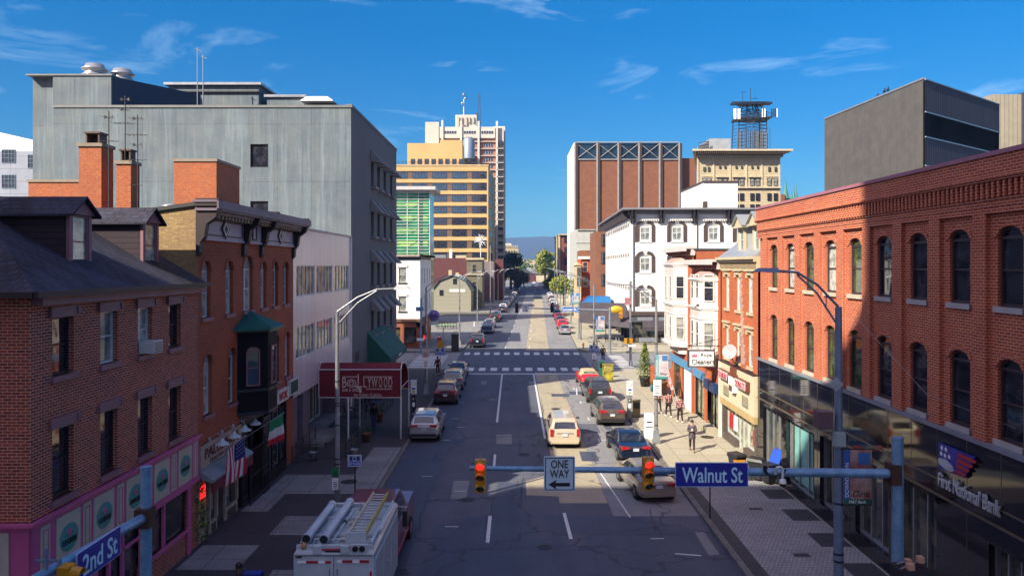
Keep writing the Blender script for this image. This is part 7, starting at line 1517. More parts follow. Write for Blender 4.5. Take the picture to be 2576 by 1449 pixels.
m = MB(); m.lathe((-6.15, ya + .12, zr + .02), [(.08, 0), (.08, .1), (.04, .16), (0, .17)], 12); m.build('beacon', mat('amber', (.5, .22, .01), .2, coat=1), t)
m = MB(); m.hull8([(-6.3, 26.6, .5), (-4.2, 26.6, .5), (-4.2, 31.9, .5), (-6.3, 31.9, .5)] + [(-6.28, 26.6, 1.5), (-4.22, 26.6, 1.5), (-4.25, 31.9, 1.5), (-6.25, 31.9, 1.5)])
m.hull8([(-6.25, 26.6, 1.5), (-4.25, 26.6, 1.5), (-4.25, 30.1, 1.5), (-6.25, 30.1, 1.5)] + [(-6.1, 26.6, 2.4), (-4.4, 26.6, 2.4), (-4.42, 29.3, 2.35), (-6.08, 29.3, 2.35)])
m.build('cab', paint('maroon', (.20, .010, .03), .1), t)
m = MB(); m.add([(-6.1, 30.08, 1.6), (-4.4, 30.08, 1.6), (-4.52, 29.42, 2.28), (-5.98, 29.42, 2.28)], [(0, 1, 2, 3)]); m.add([(-4.24, 27.3, 1.6), (-4.24, 29.7, 1.6), (-4.385, 29.2, 2.28), (-4.37, 27.3, 2.3)], [(0, 1, 2, 3)]); m.build('cab_window', CGL, t)
m = MB(); m.tube([(-4.2, 27.6, 1.3), (-3.88, 27.55, 1.35), (-3.88, 27.55, 2.2), (-4.3, 27.6, 2.2)], .015, 5); m.box(-4.06, -3.9, 27.5, 27.56, 1.5, 2.05, BLK); m.build('mirror', CHR, t)
m = MB(); m.tube([(-6.3, 30.6, 1.0), (-6.45, 30.6, 1.25), (-6.3, 30.6, 1.4)], .03, 5); m.build('hood_mirror', BLKP, t)
m = MB(); m.box(-4.14, -4.1, 26.8, 29.5, .75, .82); m.build('side_stripe', mat('stripe_pink', (.55, .02, .08), .5), t)
for (x, y) in ((-4.3, 23.2), (-6.2, 23.2), (-4.3, 30.6), (-6.2, 30.6)):
    wh = empty('wheel', (x, y, .42)); wh.parent = t; wh.location = Vector(wh['_w']) - Vector(t['_w'])
    m = MB(); m.cyl((x - .12, y, .42), (x + .14, y, .42), .42, n=20); m.build('tyre', TYRE, wh); m = MB(); m.cyl((x - .125, y, .42), (x + .145, y, .42), .22, n=14); m.build('rim', RIM, wh)

# ------------------------------------------------------------------ street lamps, signals, signs
def lamp_pole(x, y, side, label, h=9.1, ln=2.4, mt=GALV, group='street lamps along the street', rise=.95, thick=.12, rz=0):
    o = empty('street_lamp', (x, y, .13), label, 'street lamp', group)
    m = MB(); m.cyl((x, y, .13), (x, y, h), thick, thick * .6, n=12)
    for z in (1.2, 2.8, 3.0, 4.4, 5.2, 5.3, 6.2): m.cyl((x, y, z), (x, y, z + .05), thick * (1.06 - z * .04), n=12, mt=BLACKM)
    m.build('pole', mt, o)
    m = MB(); m.hull8([(x - .22, y - .22, .13), (x + .22, y - .22, .13), (x + .22, y + .22, .13), (x - .22, y + .22, .13)] + [(x - .15, y - .15, .95), (x + .15, y - .15, .95), (x + .15, y + .15, .95), (x - .15, y + .15, .95)]); m.build('base', mt, o)
    m = MB(); c_ = math.cos(rz) * side; s_ = math.sin(rz)
    def q(a, z): return (x + c_ * a, y + s_ * a, z)
    m.tube([q(0, h), q(ln * .35, h + rise * .62), q(ln * .68, h + rise * .96), q(ln, h + rise)], .035, 7); m.tube([q(0, h - .55), q(ln * .35, h + rise * .38), q(ln * .68, h + rise * .9)], .028, 6); m.tube([q(ln * .2, h + .35), q(ln * .2, h - .05)], .015, 4); m.build('arm', mt, o)
    m = MB(); a = ln; m.hull8([q(a - .05, h + rise - .06)[:1] + (y - .12, h + rise - .05), q(a + .65, 0)[:1] + (y - .14, h + rise - .02), q(a + .65, 0)[:1] + (y + .14, h + rise - .02), q(a - .05, 0)[:1] + (y + .12, h + rise - .05)][::side] + [q(a, 0)[:1] + (y - .07, h + rise + .08), q(a + .5, 0)[:1] + (y - .09, h + rise + .08), q(a + .5, 0)[:1] + (y + .09, h + rise + .08), q(a, 0)[:1] + (y + .07, h + rise + .08)][::side]); m.build('luminaire', mat('lamp_body', (.34, .36, .38), .4, .4) if mt is GALV else mt, o)
    return o
lamp_pole(-7.3, 31.2, 1, 'galvanised cobra-head street lamp beside the white utility truck')
lamp_pole(-7.4, 63.7, 1, 'galvanised street lamp at the left kerb by the maroon SUV', h=9.2)
lamp_pole(-7.35, 102, 1, 'street lamp on the far left corner beyond the crosswalk', h=9.2)
lamp_pole(8.72, 46.3, -1, 'street lamp with square base by the walking people in plaid', h=8.9)
lamp_pole(8.3, 78.3, -1, 'street lamp at the right crosswalk with parking signs', h=9.0)
DKB = mat('dark_pole', (.20, .27, .38), .4, .2, ns=4)
lamp_pole(9.0, 20.95, -1, 'nearest street lamp on the right with banner and control boxes', h=9.85, ln=1.7, mt=DKB, rise=1.0, thick=.15)
for i, (s_, Y) in enumerate(((1, 132), (1, 168), (1, 200), (1, 235), (-1, 112), (-1, 140), (-1, 170), (-1, 205), (-1, 240), (-1, 280))):
    lamp_pole((-7.4 if s_ > 0 else 9.3) + cx(Y), Y, s_, ('first', 'second', 'third', 'fourth', 'first', 'second', 'third', 'fourth', 'fifth', 'sixth')[i] + (' distant street lamp on the left past the corner building' if s_ > 0 else ' distant street lamp on the right past the charcoal canopy'))
SIGB = mat('signal_black', (.015, .015, .017), .5, fine=0)
def lens(c, on): return mat('lens_' + c + ('_on' if on else '_off'), {'red': (.5, .02, .01), 'amber': (.08, .05, .01), 'green': (.01, .06, .04)}[c] if not on else (.6, .03, .01), .2, emit=(1, .012, .008, 1.6) if on else None, fine=0, coat=.5)
def signal(x, y, z, label, mt=YEL, hs_=.84, on=True, fac=(0, -1), group=None, off=('red', 'amber', 'green'), bracket=True):
    """three-section head; z = top"""
    o = empty('traffic_signal', (x, y, z), label, 'traffic light', group); w = hs_ * .33; s = hs_ / 3; F = Fr((x, y), (-fac[1], fac[0]) if fac != (0, -1) else (1, 0), fac)
    m = MB(); F.box(m, -w / 2, w / 2, -.13, .09, z - hs_, z)
    for k in range(3): F.box(m, -w / 2 - .006, w / 2 + .006, -.12, .095, z - k * s - .02, z - k * s - .005) if k else None
    m.build('housing', mt, o)
    for k, cn in enumerate(('red', 'amber', 'green')):
        c = Vector(F.p(0, .095, z - (k + .5) * s)); ax = F.N
        m = MB(); m.lathe(c, [(s * .40, 0), (s * .34, .02), (0, .035)], 16, axis=ax); m.build('lens', lens(cn, on and k == 0), o)
        m = MB(); r = s * .45; Pz = []
        for i in range(11):
            a = -.35 + (math.pi + .7) * i / 10; Pz.append((r * math.cos(a), r * math.sin(a)))
        for i in range(10):
            (u0, z0), (u1, z1) = Pz[i], Pz[i + 1]; zc = z - (k + .5) * s
            l0 = .20 if z0 > -.02 else .1; l1 = .20 if z1 > -.02 else .1
            m.add([F.p(u0, .09, zc + z0), F.p(u1, .09, zc + z1), F.p(u1, .09 + l1, zc + z1 - .03), F.p(u0, .09 + l0, zc + z0 - .03)], [(0, 1, 2, 3)])
        m.build('visor', mt, o)
    if bracket: m = MB(); F.box(m, -.03, .03, -.17, -.13, z - hs_ + .05, z + .12); m.build('bracket', DKB, o)
    return o
# near right mast arm
o = empty('signal_mast', (10.0, 19.8, .13), 'blue-grey traffic signal mast and long arm across the foreground', 'mast')
m = MB(); px0 = (2258 - 1293) * 19.8 / 1900
m.cyl((px0, 19.8, .13), (px0, 19.8, 6.45), .17, .145, n=10, smooth=False); m.cyl((px0, 19.8, 6.45), (px0, 19.8, 6.5), .155, n=10); m.build('pole', BLUEP, o)
m = MB(); zl = 11 + (668 - 1177) * 19.8 / 1900; z0_ = 11 + (668 - 1191) * 19.8 / 1900; m.cyl((px0 - .12, 19.8, z0_), ((1183 - 1293) * 19.8 / 1900, 19.8, zl), .125, .058, n=14); m.cyl(((1183 - 1293) * 19.8 / 1900, 19.8, zl), ((1183 - 1293) * 19.8 / 1900 - .02, 19.8, zl), .075, n=12); m.build('arm', BLUEP, o)
m = MB(); m.box(px0 - .24, px0 + .02, 19.6, 20.0, z0_ - .26, z0_ + .26); 
for dz in (-.2, .2):
    for dy in (-.15, .15): m.cyl((px0 - .27, 19.8 + dy, z0_ + dz), (px0 - .22, 19.8 + dy, z0_ + dz), .025, n=6)
m.build('flange', mat('rusty_flange', (.09, .045, .03), .7, .3, ns=9), o)
def ax_(px): return (px - 1293) * 19.5 / 1900
def az_(py): return 11 + (668 - py) * 19.5 / 1900
signal(ax_(1208), 19.55, az_(1157), 'yellow traffic light with red lit at the left end of the mast arm', group='yellow signals on the near mast arm')
signal(ax_(1631), 19.55, az_(1151), 'yellow traffic light with red lit between ONE WAY and Walnut St signs', group='yellow signals on the near mast arm')
def sign_plate(name, x0, x1, z0, z1, y, base, label, border=None, rad=.04, F=None, loc=None, n0=0):
    F = F or FY(y); o = empty(name, F.p((x0 + x1) / 2, 0, z0), label, 'sign'); m = MB()
    def rr(a, b, c, d, r): return [(a + r + r * math.cos(t), c + r + r * math.sin(t)) for t in [math.pi + i * math.pi / 8 for i in range(5)]] + [(b - r + r * math.cos(t), c + r + r * math.sin(t)) for t in [1.5 * math.pi + i * math.pi / 8 for i in range(5)]] + [(b - r + r * math.cos(t), d - r + r * math.sin(t)) for t in [i * math.pi / 8 for i in range(5)]] + [(a + r + r * math.cos(t), d - r + r * math.sin(t)) for t in [math.pi / 2 + i * math.pi / 8 for i in range(5)]]
    F.poly(m, rr(x0, x1, z0, z1, rad), 0, .03); m.build('plate', border or base, o)
    if border: m = MB(); F.poly(m, rr(x0 + .02, x1 - .02, z0 + .02, z1 - .02, rad), .03, .034); m.build('panel', base, o)
    return o, F
SGW = mat('sign_pale', (.52, .66, .72), .5, fine=0, c2=(.46, .60, .66))
o, F = sign_plate('one_way_sign', ax_(1368), ax_(1446), az_(1233), az_(1146), 19.45, SGW, 'ONE WAY sign with left arrow hanging on the near mast arm')
m = MB(); ring(m, F, ax_(1371), ax_(1443), az_(1230), az_(1149), .03, .036, .02); m.build('border', BLK, o)
text('ONE', F, ax_(1407), .035, az_(1165), .21, BLK, o, w=.44, ext=.004, bold=.01); text('WAY', F, ax_(1407), .035, az_(1189), .21, BLK, o, w=.50, ext=.004, bold=.01)
m = MB(); ac_ = az_(1216); F.poly(m, [(ax_(1379), ac_), (ax_(1400), ac_ + .125), (ax_(1397), ac_ + .045), (ax_(1433), ac_ + .045), (ax_(1433), ac_ - .045), (ax_(1397), ac_ - .045), (ax_(1400), ac_ - .125)], .03, .038); m.build('arrow', BLK, o)
o, F = sign_plate('street_name_sign', ax_(1697), ax_(1880), az_(1222), az_(1161), 19.45, BLU, 'large blue Walnut St sign on the near mast arm', border=mat('sign_edge', (.35, .5, .75), .5, fine=0), rad=.03)
SGT = mat('sign_letter', (.52, .78, .86), .5, fine=0, c2=(.5, .76, .84))
text('Walnut St', F, ax_(1790), .036, az_(1192), .40, SGT, o, w=1.56, ext=.004, bold=.012)
# dome camera on arm
o = empty('dome_camera', (ax_(1966), 19.5, 5.3), 'white dome camera on a curved bracket under the mast arm', 'camera'); m = MB(); X_ = ax_(1966)
m.tube([(X_ - .12, 19.62, az_(1195)), (X_ - .12, 19.5, az_(1176)), (X_ - .02, 19.5, az_(1174)), (X_ + .03, 19.5, az_(1182)), (X_ + .03, 19.5, az_(1205))], .035, 8); m.lathe((X_ + .03, 19.5, az_(1205)), [(.04, .02), (.07, 0), (.09, -.06), (.10, -.10)], 14); m.build('bracket', WTRIM, o)
m = MB(); m.lathe((X_ + .03, 19.5, az_(1215)), [(.095, 0), (.08, -.06), (0, -.11)], 14); m.build('dome', SIGB, o)
m = MB()
for k in range(3): m.tube([(X_ - .5 + .1 * math.cos(t) * (1 + k * .3) + t * .08, 19.64, az_(1188) + .14 * math.sin(t)) for t in [i * .6 for i in range(12)]], .012, 4)
tag(m.build('cable_loop', BLACKM, None, (X_ - .4, 19.64, 5.5)), 'black cable coiled round the mast arm beside the dome camera', 'cable')
# near left mast arm
lx, ly = -8.72, 17.9; o = empty('signal_mast', (lx, ly, .13), 'blue-grey signal mast at the left with arm toward the camera', 'mast')
m = MB(); m.cyl((lx, ly, .13), (lx, ly, 6.2), .14, .125, n=10, smooth=False); m.cyl((lx, ly, 6.2), (lx, ly, 6.24), .135, n=10); m.build('pole', BLUEP, o)
m = MB(); m.cyl((lx, ly - .1, 5.07), (lx, 11.5, 5.42), .115, .085, n=14); m.build('arm', BLUEP, o)
m = MB(); m.box(lx - .17, lx + .17, ly - .24, ly + .12, 4.84, 5.28); m.build('flange', mat('rusty_flange', (.09, .045, .03), .7, .3), o)
o, F = sign_plate('street_name_sign', 14.78, 16.42, 4.74, 5.36, 0, BLU, 'large blue 2nd St sign on the left mast arm', border=mat('sign_edge', (.35, .5, .75), .5, fine=0), F=FX(-8.58, 1), rad=.03)
text('2nd St', F, 15.62, .036, 5.04, .42, SGT, o, w=1.3, ext=.004, bold=.012)
signal(-8.45, 14.3, 5.33, 'yellow traffic light at the bottom left corner beside the 2nd St sign', fac=(1, 0), hs_=.84, on=False)
m = MB(); m.box(-8.7, -8.66, 14.0, 14.05, 4.5, 5.75); m.box(-8.9, -8.45, 14.02, 14.06, 5.5, 5.54); tag(m.build('signal_bracket', DKB, None, (-8.68, 14, 5)), 'dark upright bracket behind the bottom left signal', 'bracket')
# far Locust mast
o = empty('signal_mast', (11.9, 93.7, .13), 'grey mast with arm carrying the Locust St sign over the intersection', 'mast')
m = MB(); m.cyl((11.9, 93.7, .13), (11.9, 93.7, 5.75), .17, .15, n=10); m.build('pole', GALV, o); m = MB(); m.cyl((11.9, 93.7, 5.45), (-.3, 93.7, 5.75), .12, .06, n=10); m.build('arm', GALV, o)
def bx(px): return (px - 1293) * 93.3 / 1900
def bz(py): return 11 + (668 - py) * 93.3 / 1900
signal(bx(1300), 93.5, bz(763), 'black traffic light left of the far ONE WAY sign', mt=SIGB, hs_=1.2, on=False, group='black signals over the far intersection'); signal(bx(1389), 93.5, bz(762), 'black traffic light left of the Locust St sign', mt=SIGB, hs_=1.2, on=False, group='black signals over the far intersection')
o, F = sign_plate('one_way_sign', bx(1314.5), bx(1329.5), bz(785), bz(766), 93.3, WHT, 'far ONE WAY sign with right arrow over the intersection', border=BLK)
text('ONE', F, bx(1322), .036, bz(770), .2, BLK, o, w=.46, bold=.01); text('WAY', F, bx(1322), .036, bz(775), .2, BLK, o, w=.46, bold=.01); m = MB(); F.poly(m, [(bx(1328), bz(781)), (bx(1324), bz(778.5)), (bx(1324), bz(780.3)), (bx(1316), bz(780.3)), (bx(1316), bz(781.7)), (bx(1324), bz(781.7)), (bx(1324), bz(783.5))], .034, .04); m.build('arrow', BLK, o)
o, F = sign_plate('street_name_sign', bx(1413), bx(1453), bz(784), bz(772), 93.3, mat('sign_cyan_blue', (.02, .12, .42), .4, fine=0), 'blue Locust St sign over the far intersection', border=WHT); text('Locust St', F, bx(1433), .036, bz(778), .34, WHT, o, w=1.7, bold=.015)
# corner pole with yellow head, pedestrian signals
o = empty('signal_pole', (12.7, 82.3, .13), 'tall grey signal pole on the right corner with pedestrian signal', 'pole'); m = MB(); m.cyl((12.7, 82.3, .13), (12.7, 82.3, 9.3), .15, .12, n=10); m.lathe((12.7, 82.3, .13), [(.24, 0), (.2, .4), (.15, .5)], 10); m.build('shaft', GALV, o)
def cX(px): return (px - 1293) * 82.1 / 1900
def cZ(py): return 11 + (668 - py) * 82.1 / 1900
signal(cX(1563), 82.2, cZ(776), 'yellow traffic light seen from the side at the right corner', fac=(-1, 0), hs_=1.1, on=False, bracket=False)
m = MB(); m.box(cX(1571), cX(1591), 82.0, 82.35, cZ(864), cZ(851)); tag(m.build('pedestrian_signal', YEL, None, (cX(1580), 82, cZ(860))), 'yellow pedestrian signal box on the right corner pole', 'traffic light')
o, F = sign_plate('one_way_sign', cX(1576), cX(1600), cZ(872), cZ(866), 81.9, WHT, 'small black and white arrow sign under the yellow pedestrian signal', border=BLK)
o, F = sign_plate('wall_banner', cX(1571), cX(1588), cZ(767), cZ(749), 82.0, mat('banner_pink', (.5, .3, .3), .6, c2=(.3, .05, .08), ns=5), 'white and dark red pole banner over the right corner')
o = empty('pedestrian_signal', (8.7, 79, 2.6), 'small signal head with red hand by the banner at the right crosswalk', 'traffic light'); m = MB(); m.box(9.9, 10.6, 90.9, 91.2, 4.0, 4.9, SIGB); m.build('housing', SIGB, o); m = MB(); m.cyl((10.1, 90.9, 4.45), (10.1, 90.85, 4.45), .25, n=12); m.build('lens', lens('red', True), o)
# left corner poles
o = empty('signal_pole', (-11.0, 92, .13), 'blue-grey signal pole at the left far corner with arrow sign', 'pole'); px_ = (1059 - 1293) * 93 / 1900
m = MB(); m.cyl((px_, 93, .13), (px_, 93, 7.0), .13, .11, n=8); m.build('shaft', BLUEP, o); m = MB(); m.box(px_ - .6, px_ + .3, 92.8, 93.1, 5.4, 5.9); m.build('signal_head', BLUEP, o)
m = MB(); m.box(px_ + .25, px_ + .75, 92.7, 92.9, .0 + 1.9, 2.5, SIGB); m.build('pedestrian_head', SIGB, o); m = MB(); m.box(px_ + .35, px_ + .65, 92.66, 92.7, 2.0, 2.4); m.build('hand_lens', lens('red', True), o)
o, F = sign_plate('one_way_sign', (1048 - 1293) * 92.6 / 1900, (1068 - 1293) * 92.6 / 1900, 1.75, 2.15, 92.6, WHT, 'small one way arrow sign on the left far corner', border=BLK)
m = MB(); q_ = at(1107, 866, 97); m.box(q_[0] - .35, q_[0] + .35, 97, 97.3, q_[2] - .5, q_[2] + .45, YEL); m.cyl((q_[0] + .4, 97.2, .13), (q_[0] + .4, 97.2, 3.2), .07, n=6, mt=GALV); tag(m.build('pedestrian_signal', None, None, q_), 'yellow pedestrian signal on the far left corner', 'traffic light')
def post_sign(name, x, y, h, w, hs_, base, label, border=None, lines=None, group=None, cat='sign'):
    o = empty(name, (x, y, .13), label, cat, group); F = FY(y - .04)
    m = MB(); m.cyl((x, y, .13), (x, y, h), .03, n=6); m.build('post', GALV if lines != 'dark' else BLACKM, o)
    m = MB(); F.box(m, x - w / 2, x + w / 2, 0, .02, h - hs_, h); m.build('plate', base, o)
    if border: m = MB(); ring(m, F, x - w / 2, x + w / 2, h - hs_, h, .02, .026, .02); m.build('border', border, o)
    return o, F
Y_ = 30.5; xp = (893 - 1293) * Y_ / 1900; hh = 11 + (668 - 1143) * Y_ / 1900
o, F = post_sign('parking_sign', xp, Y_, hh, .55, .46, mat('sign_silver', (.40, .48, .58), .4, fine=0), 'small blue and white PAY TO PARK sign on a thin post by the truck', border=WHT, lines='dark')
m = MB(); F.box(m, xp - .26, xp + .26, .021, .024, hh - .44, hh - .28); m.build('blue_band', mat('band_blue', (.03, .12, .55), .4, fine=0), o); text('PAY TO PARK', F, xp, .026, hh - .36, .08, WHT, o, w=.46, ext=.002)
m = MB(); F.box(m, xp - .2, xp - .09, .021, .024, hh - .24, hh - .06); F.box(m, xp + .08, xp + .2, .021, .024, hh - .24, hh - .06); F.box(m, xp - .05, xp + .04, .021, .024, hh - .2, hh - .1); m.build('pictogram', mat('band_navy', (.02, .05, .22), .4), o)
o, F = post_sign('sign_post', (1786 - 1293) * 32.5 / 1900, 32.5, 2.35 , .42, .12, GALV, 'thin dark post on the right pavement below the Walnut St sign', lines='dark')
for (x, y, nm) in ((8.25, 78.0, 'blue and white PAY TO PARK sign on the right crosswalk lamp'), ((1106 - 1293) * 74 / 1900, 74.5, 'blue and white parking sign on the left before the crosswalk')):
    z = 11 + (668 - (876 if x > 0 else 884)) * y / 1900; Fq = FY(y - .15); o = empty('parking_sign', (x, y - .2, z), nm, 'sign'); m = MB(); Fq.box(m, x - .5, x + .5, 0, .02, z - .36, z + .36); m.build('plate', mat('sign_silver', (.40, .48, .58), .4), o); m = MB(); Fq.box(m, x - .47, x + .47, .021, .024, z - .33, z - .08); m.build('blue_band', mat('band_blue', (.03, .12, .55), .4), o); text('PAY TO PARK', Fq, x, .026, z - .2, .14, WHT, o, w=.85, ext=.002); m = MB(); Fq.box(m, x - .35, x - .15, .021, .024, z, z + .28); Fq.box(m, x + .15, x + .35, .021, .024, z, z + .28); m.build('pictogram', mat('band_navy', (.02, .05, .22), .4), o)
    if x < 0: m = MB(); m.cyl((x, y, .13), (x, y, z + .3), .04, n=6); m.build('post', GALV, o)
for (x, y, z, w_, h_, mt_, nm) in ((8.25, 78.0, 1.35, .4, .6, WHT, 'white no parking sign below the right PAY TO PARK sign'), (8.72, 46.1, 3.1, .48, .95, WHT, 'white notice strapped to the lamp by the walkers'), (-7.4, 63.5, 3.3, .62, .7, mat('pinkish_sign', (.62, .35, .35), .5, c2=(.7, .6, .6), ns=7), 'red and white parking rule sign on the left lamp'), (-7.4, 63.5, 2.4, .5, .9, WHT, 'white arrow sign below the red and white parking sign'), (-7.3, 31.0, 2.35, .3, .42, GRN, 'green parking sign wired to the lamp by the truck'), (-7.3, 31.0, 1.85, .26, .5, WHT, 'small white arrow sign under the green parking sign')):
    Fq = FY(y - .15); o = empty('parking_sign', (x, y - .15, z), nm, 'sign'); m = MB(); Fq.box(m, x - w_ / 2, x + w_ / 2, 0, .02, z, z + h_); m.build('plate', mt_, o); m = MB()
    for k in range(4): Fq.box(m, x - w_ * .3, x + w_ * .3, .021, .024, z + h_ * (.15 + k * .14), z + h_ * (.2 + k * .14))
    m.build('text_lines', BLK, o)
# pay stations
def pay_station(x, y, label, bm):
    o = empty('pay_station', (x, y, .13), label, 'parking meter', 'parking pay stations'); F = FY(y - .14)
    m = MB(); m.box(x - .17, x + .17, y - .14, y + .14, .13, 1.7); m.box(x - .19, x + .19, y - .16, y + .16, 1.7, 1.78); m.build('cabinet', bm, o)
    m = MB(); F.box(m, x - .22, x + .22, -.1, .0, 1.85, 2.85); m.build('sign_panel', WHT, o)
    m = MB(); ring(m, F, x - .2, x + .2, 1.88, 2.82, 0, .006, .02); F.box(m, x - .12, x + .12, 0, .006, 2.15, 2.3); m.build('panel_print', BLU2, o)
    m = MB(); F.poly(m, [(x + .14 * math.cos(t * math.pi / 8), 2.6 + .14 * math.sin(t * math.pi / 8)) for t in range(16)], 0, .008); m.build('emblem', BLK, o)
    m = MB(); F.poly(m, [(x + .11 * math.cos(t * math.pi / 8), 2.6 + .11 * math.sin(t * math.pi / 8)) for t in range(16)], .008, .012); F.box(m, x - .09, x + .09, .0, .03, .95, 1.25); m.build('label_plate', WHT, o)
    m = MB(); F.box(m, x - .1, x + .1, 0, .006, 1.95, 2.08); m.build('green_strip', mat('lime_strip', (.35, .5, .05), .5), o)
    m = MB(); F.box(m, x - .1, x + .1, .0, .03, 1.35, 1.6); m.build('screen', SIGB, o); text('P', F, x, .03, 1.47, .16, WHT, o, ext=.003); m = MB(); m.cyl((x, y - .05, 1.75), (x, y - .05, 1.9), .03, n=6); m.build('neck', bm, o)
pay_station((1041 - 1293) * 54 / 1900, 54, 'dark pay station with round P panel at the left kerb by the silver SUV', mat('station_dark', (.03, .035, .05), .5)); pay_station((1583 - 1293) * 53.5 / 1900 + .02, 53.5, 'grey parking pay station at the right kerb beside the bronze SUV', mat('station_grey', (.26, .28, .29), .5))
def news_box(x, y, label, bm, win, w_=.5, h_=1.15, rz=0):
    o = empty('newspaper_box', (x, y, .13), label, 'newspaper box'); m = MB(); m.box(x - w_ / 2, x + w_ / 2, y - .22, y + .22, .23, h_); m.box(x - w_ / 2 - .03, x + w_ / 2 + .03, y - .25, y + .25, h_, h_ + .06); m.build('cabinet', bm, o)
    m = MB(); 
    for a in (-1, 1): m.box(x + a * (w_ / 2 - .06) - .03, x + a * (w_ / 2 - .06) + .03, y - .2, y + .2, .13, .23)
    m.build('feet', BLACKM, o); m = MB(); m.box(x - w_ / 2 + .06, x + w_ / 2 - .06, y - .235, y - .22, h_ - .55, h_ - .1); m.build('window', win, o)
q_ = (1529 - 1293) * 70.5 / 1900
news_box(q_, 70.5, 'tall black and yellow newspaper box behind the red convertible', mat('box_black_yellow', (.62, .52, .03), .5, c2=(.03, .03, .03), ns=2.2), mat('box_print', (.6, .55, .1), .5, c2=(.05, .05, .05), ns=8), .95, 1.75)
news_box((1513 - 1293) * 73 / 1900, 73, 'green newspaper box just behind the yellow one', mat('box_green', (.02, .16, .11), .5), BLK, .5, 1.7)
news_box((1600 - 1293) * 54.3 / 1900, 54.3, 'brown windowed newspaper box beside the grey pay station', mat('box_brown', (.26, .22, .12), .5), BLK, .55, 1.3)
q_ = (1632 - 1293) * 47.6 / 1900
o = empty('white_cabinet', (q_, 47.6, .13), 'slim white advertising cabinet leaning beside the square-based lamp', 'cabinet'); m = MB(); m.hull8([(q_ - .26, 47.4, .13), (q_ + .26, 47.4, .13), (q_ + .26, 47.8, .13), (q_ - .26, 47.8, .13)] + [(q_ - .27, 47.45, 1.7), (q_ + .27, 47.45, 1.7), (q_ + .27, 47.75, 1.7), (q_ - .27, 47.75, 1.7)]); m.build('body', WHT, o); m = MB(); m.box(q_ - .15, q_ + .15, 47.40, 47.43, 1.15, 1.22); m.box(q_ - .24, q_ + .24, 47.38, 47.42, .88, .9); m.build('print', BLK, o)
# banners
def banner(x0, x1, z0, z1, y, px_, title, label, c1, c2, foot=None, word=None, side_c=BLU2, foot_word=None, arm=True):
    o = empty('street_banner', (x0, y, z0), label, 'banner'); F = FY(y); w_ = x1 - x0; h_ = z1 - z0
    m = MB(); F.box(m, x0, x1, 0, .02, z0, z1); m.build('cloth', mat('banner_' + word, c1, .7, c2=c2, ns=2.5), o)
    m = MB(); F.box(m, x0, x0 + w_ * .24, .02, .024, z0 + h_ * .1, z1); m.build('side_strip', side_c, o)
    m = MB(); F.box(m, x0, x1, .02, .025, z0, z0 + h_ * .1); m.build('foot_strip', foot or TEAL, o)
    q = text(title, F, 0, 0, 0, w_ * .14, WHT, o, w=h_ * .62, ext=.003, name='lettering'); q.matrix_world = Matrix.Translation((x0 + w_ * .12, y - .028, z0 + h_ * .45)) @ Matrix.Rotation(R(-90), 4, 'Y'); q.location = Vector((x0 + w_ * .12, y - .028, z0 + h_ * .45)) - Vector(o['_w'])
    text(word, F, x0 + w_ * .62, .026, z0 + h_ * .2, h_ * .12, BLK, o, w=w_ * .6, ext=.003, slant=.3)
    if foot_word: text(foot_word, F, x0 + w_ * .5, .028, z0 + h_ * .05, h_ * .05, WHT, o, w=w_ * .6, ext=.003)
    m = MB(); 
    for z in (z0 - .02, z1 + .02): m.tube([(min(x0, px_), y, z), (max(x1, px_), y, z)], .018, 5)
    m.build('bracket', BLACKM, o)
    m = MB(); F.box(m, x0 + w_ * .52, x0 + w_ * .95, .02, .026, z1 - h_ * .27, z1 - h_ * .05); m.build('blue_square', mat('sq_blue', (.06, .22, .55), .5), o)
    m = MB(); m.blob((x0 + w_ * .45, y - .005, z0 + h_ * .55), w_ * .16, 8, 6, None, (1, .12, 1.6), .4); m.blob((x0 + w_ * .42, y - .005, z0 + h_ * .82), w_ * .09, 8, 6, None, (1, .15, 1)); m.build('printed_figure', mat('print_dark', (.25, .18, .16), .7, c2=(.5, .35, .25), ns=9), o)
def nb(px, Y): return (px - 1293) * Y / 1900
def nz(py, Y): return 11 + (668 - py) * Y / 1900
banner(nb(2121, 20.8), nb(2192, 20.8), nz(1268, 20.8), nz(1131, 20.8), 20.8, 9.0, 'DOWNTOWN', 'DOWNTOWN Dine banner on the nearest right lamp pole', (.50, .42, .38), (.35, .08, .05), foot=mat('foot_green', (.02, .14, .10), .5), word='Dine', foot_word='M&T Bank')
banner(nb(1649, 46.1), nb(1681, 46.1), nz(953, 46.1), nz(891, 46.1), 46.1, 8.72, 'DOWNTOWN', 'DOWNTOWN Shop banner on the lamp by the walkers', (.48, .36, .45), (.60, .62, .62), word='Shop', side_c=mat('strip_teal', (.15, .42, .48), .6))
banner(nb(1499, 78), nb(1521, 78), nz(833, 78), nz(795, 78), 78, 8.3, 'DOWNTOWN', 'DOWNTOWN banner on the lamp beside the right crosswalk', (.55, .60, .64), (.45, .30, .32), word='Play')
banner(nb(1400, 140) + 2.8, nb(1400, 140) + 4.4, nz(765, 140), nz(737, 140), 140, 9.3 + cx(140), 'DOWNTOWN', 'farthest pale blue banner on a distant right lamp', (.5, .58, .62), (.3, .35, .38), word='Live')
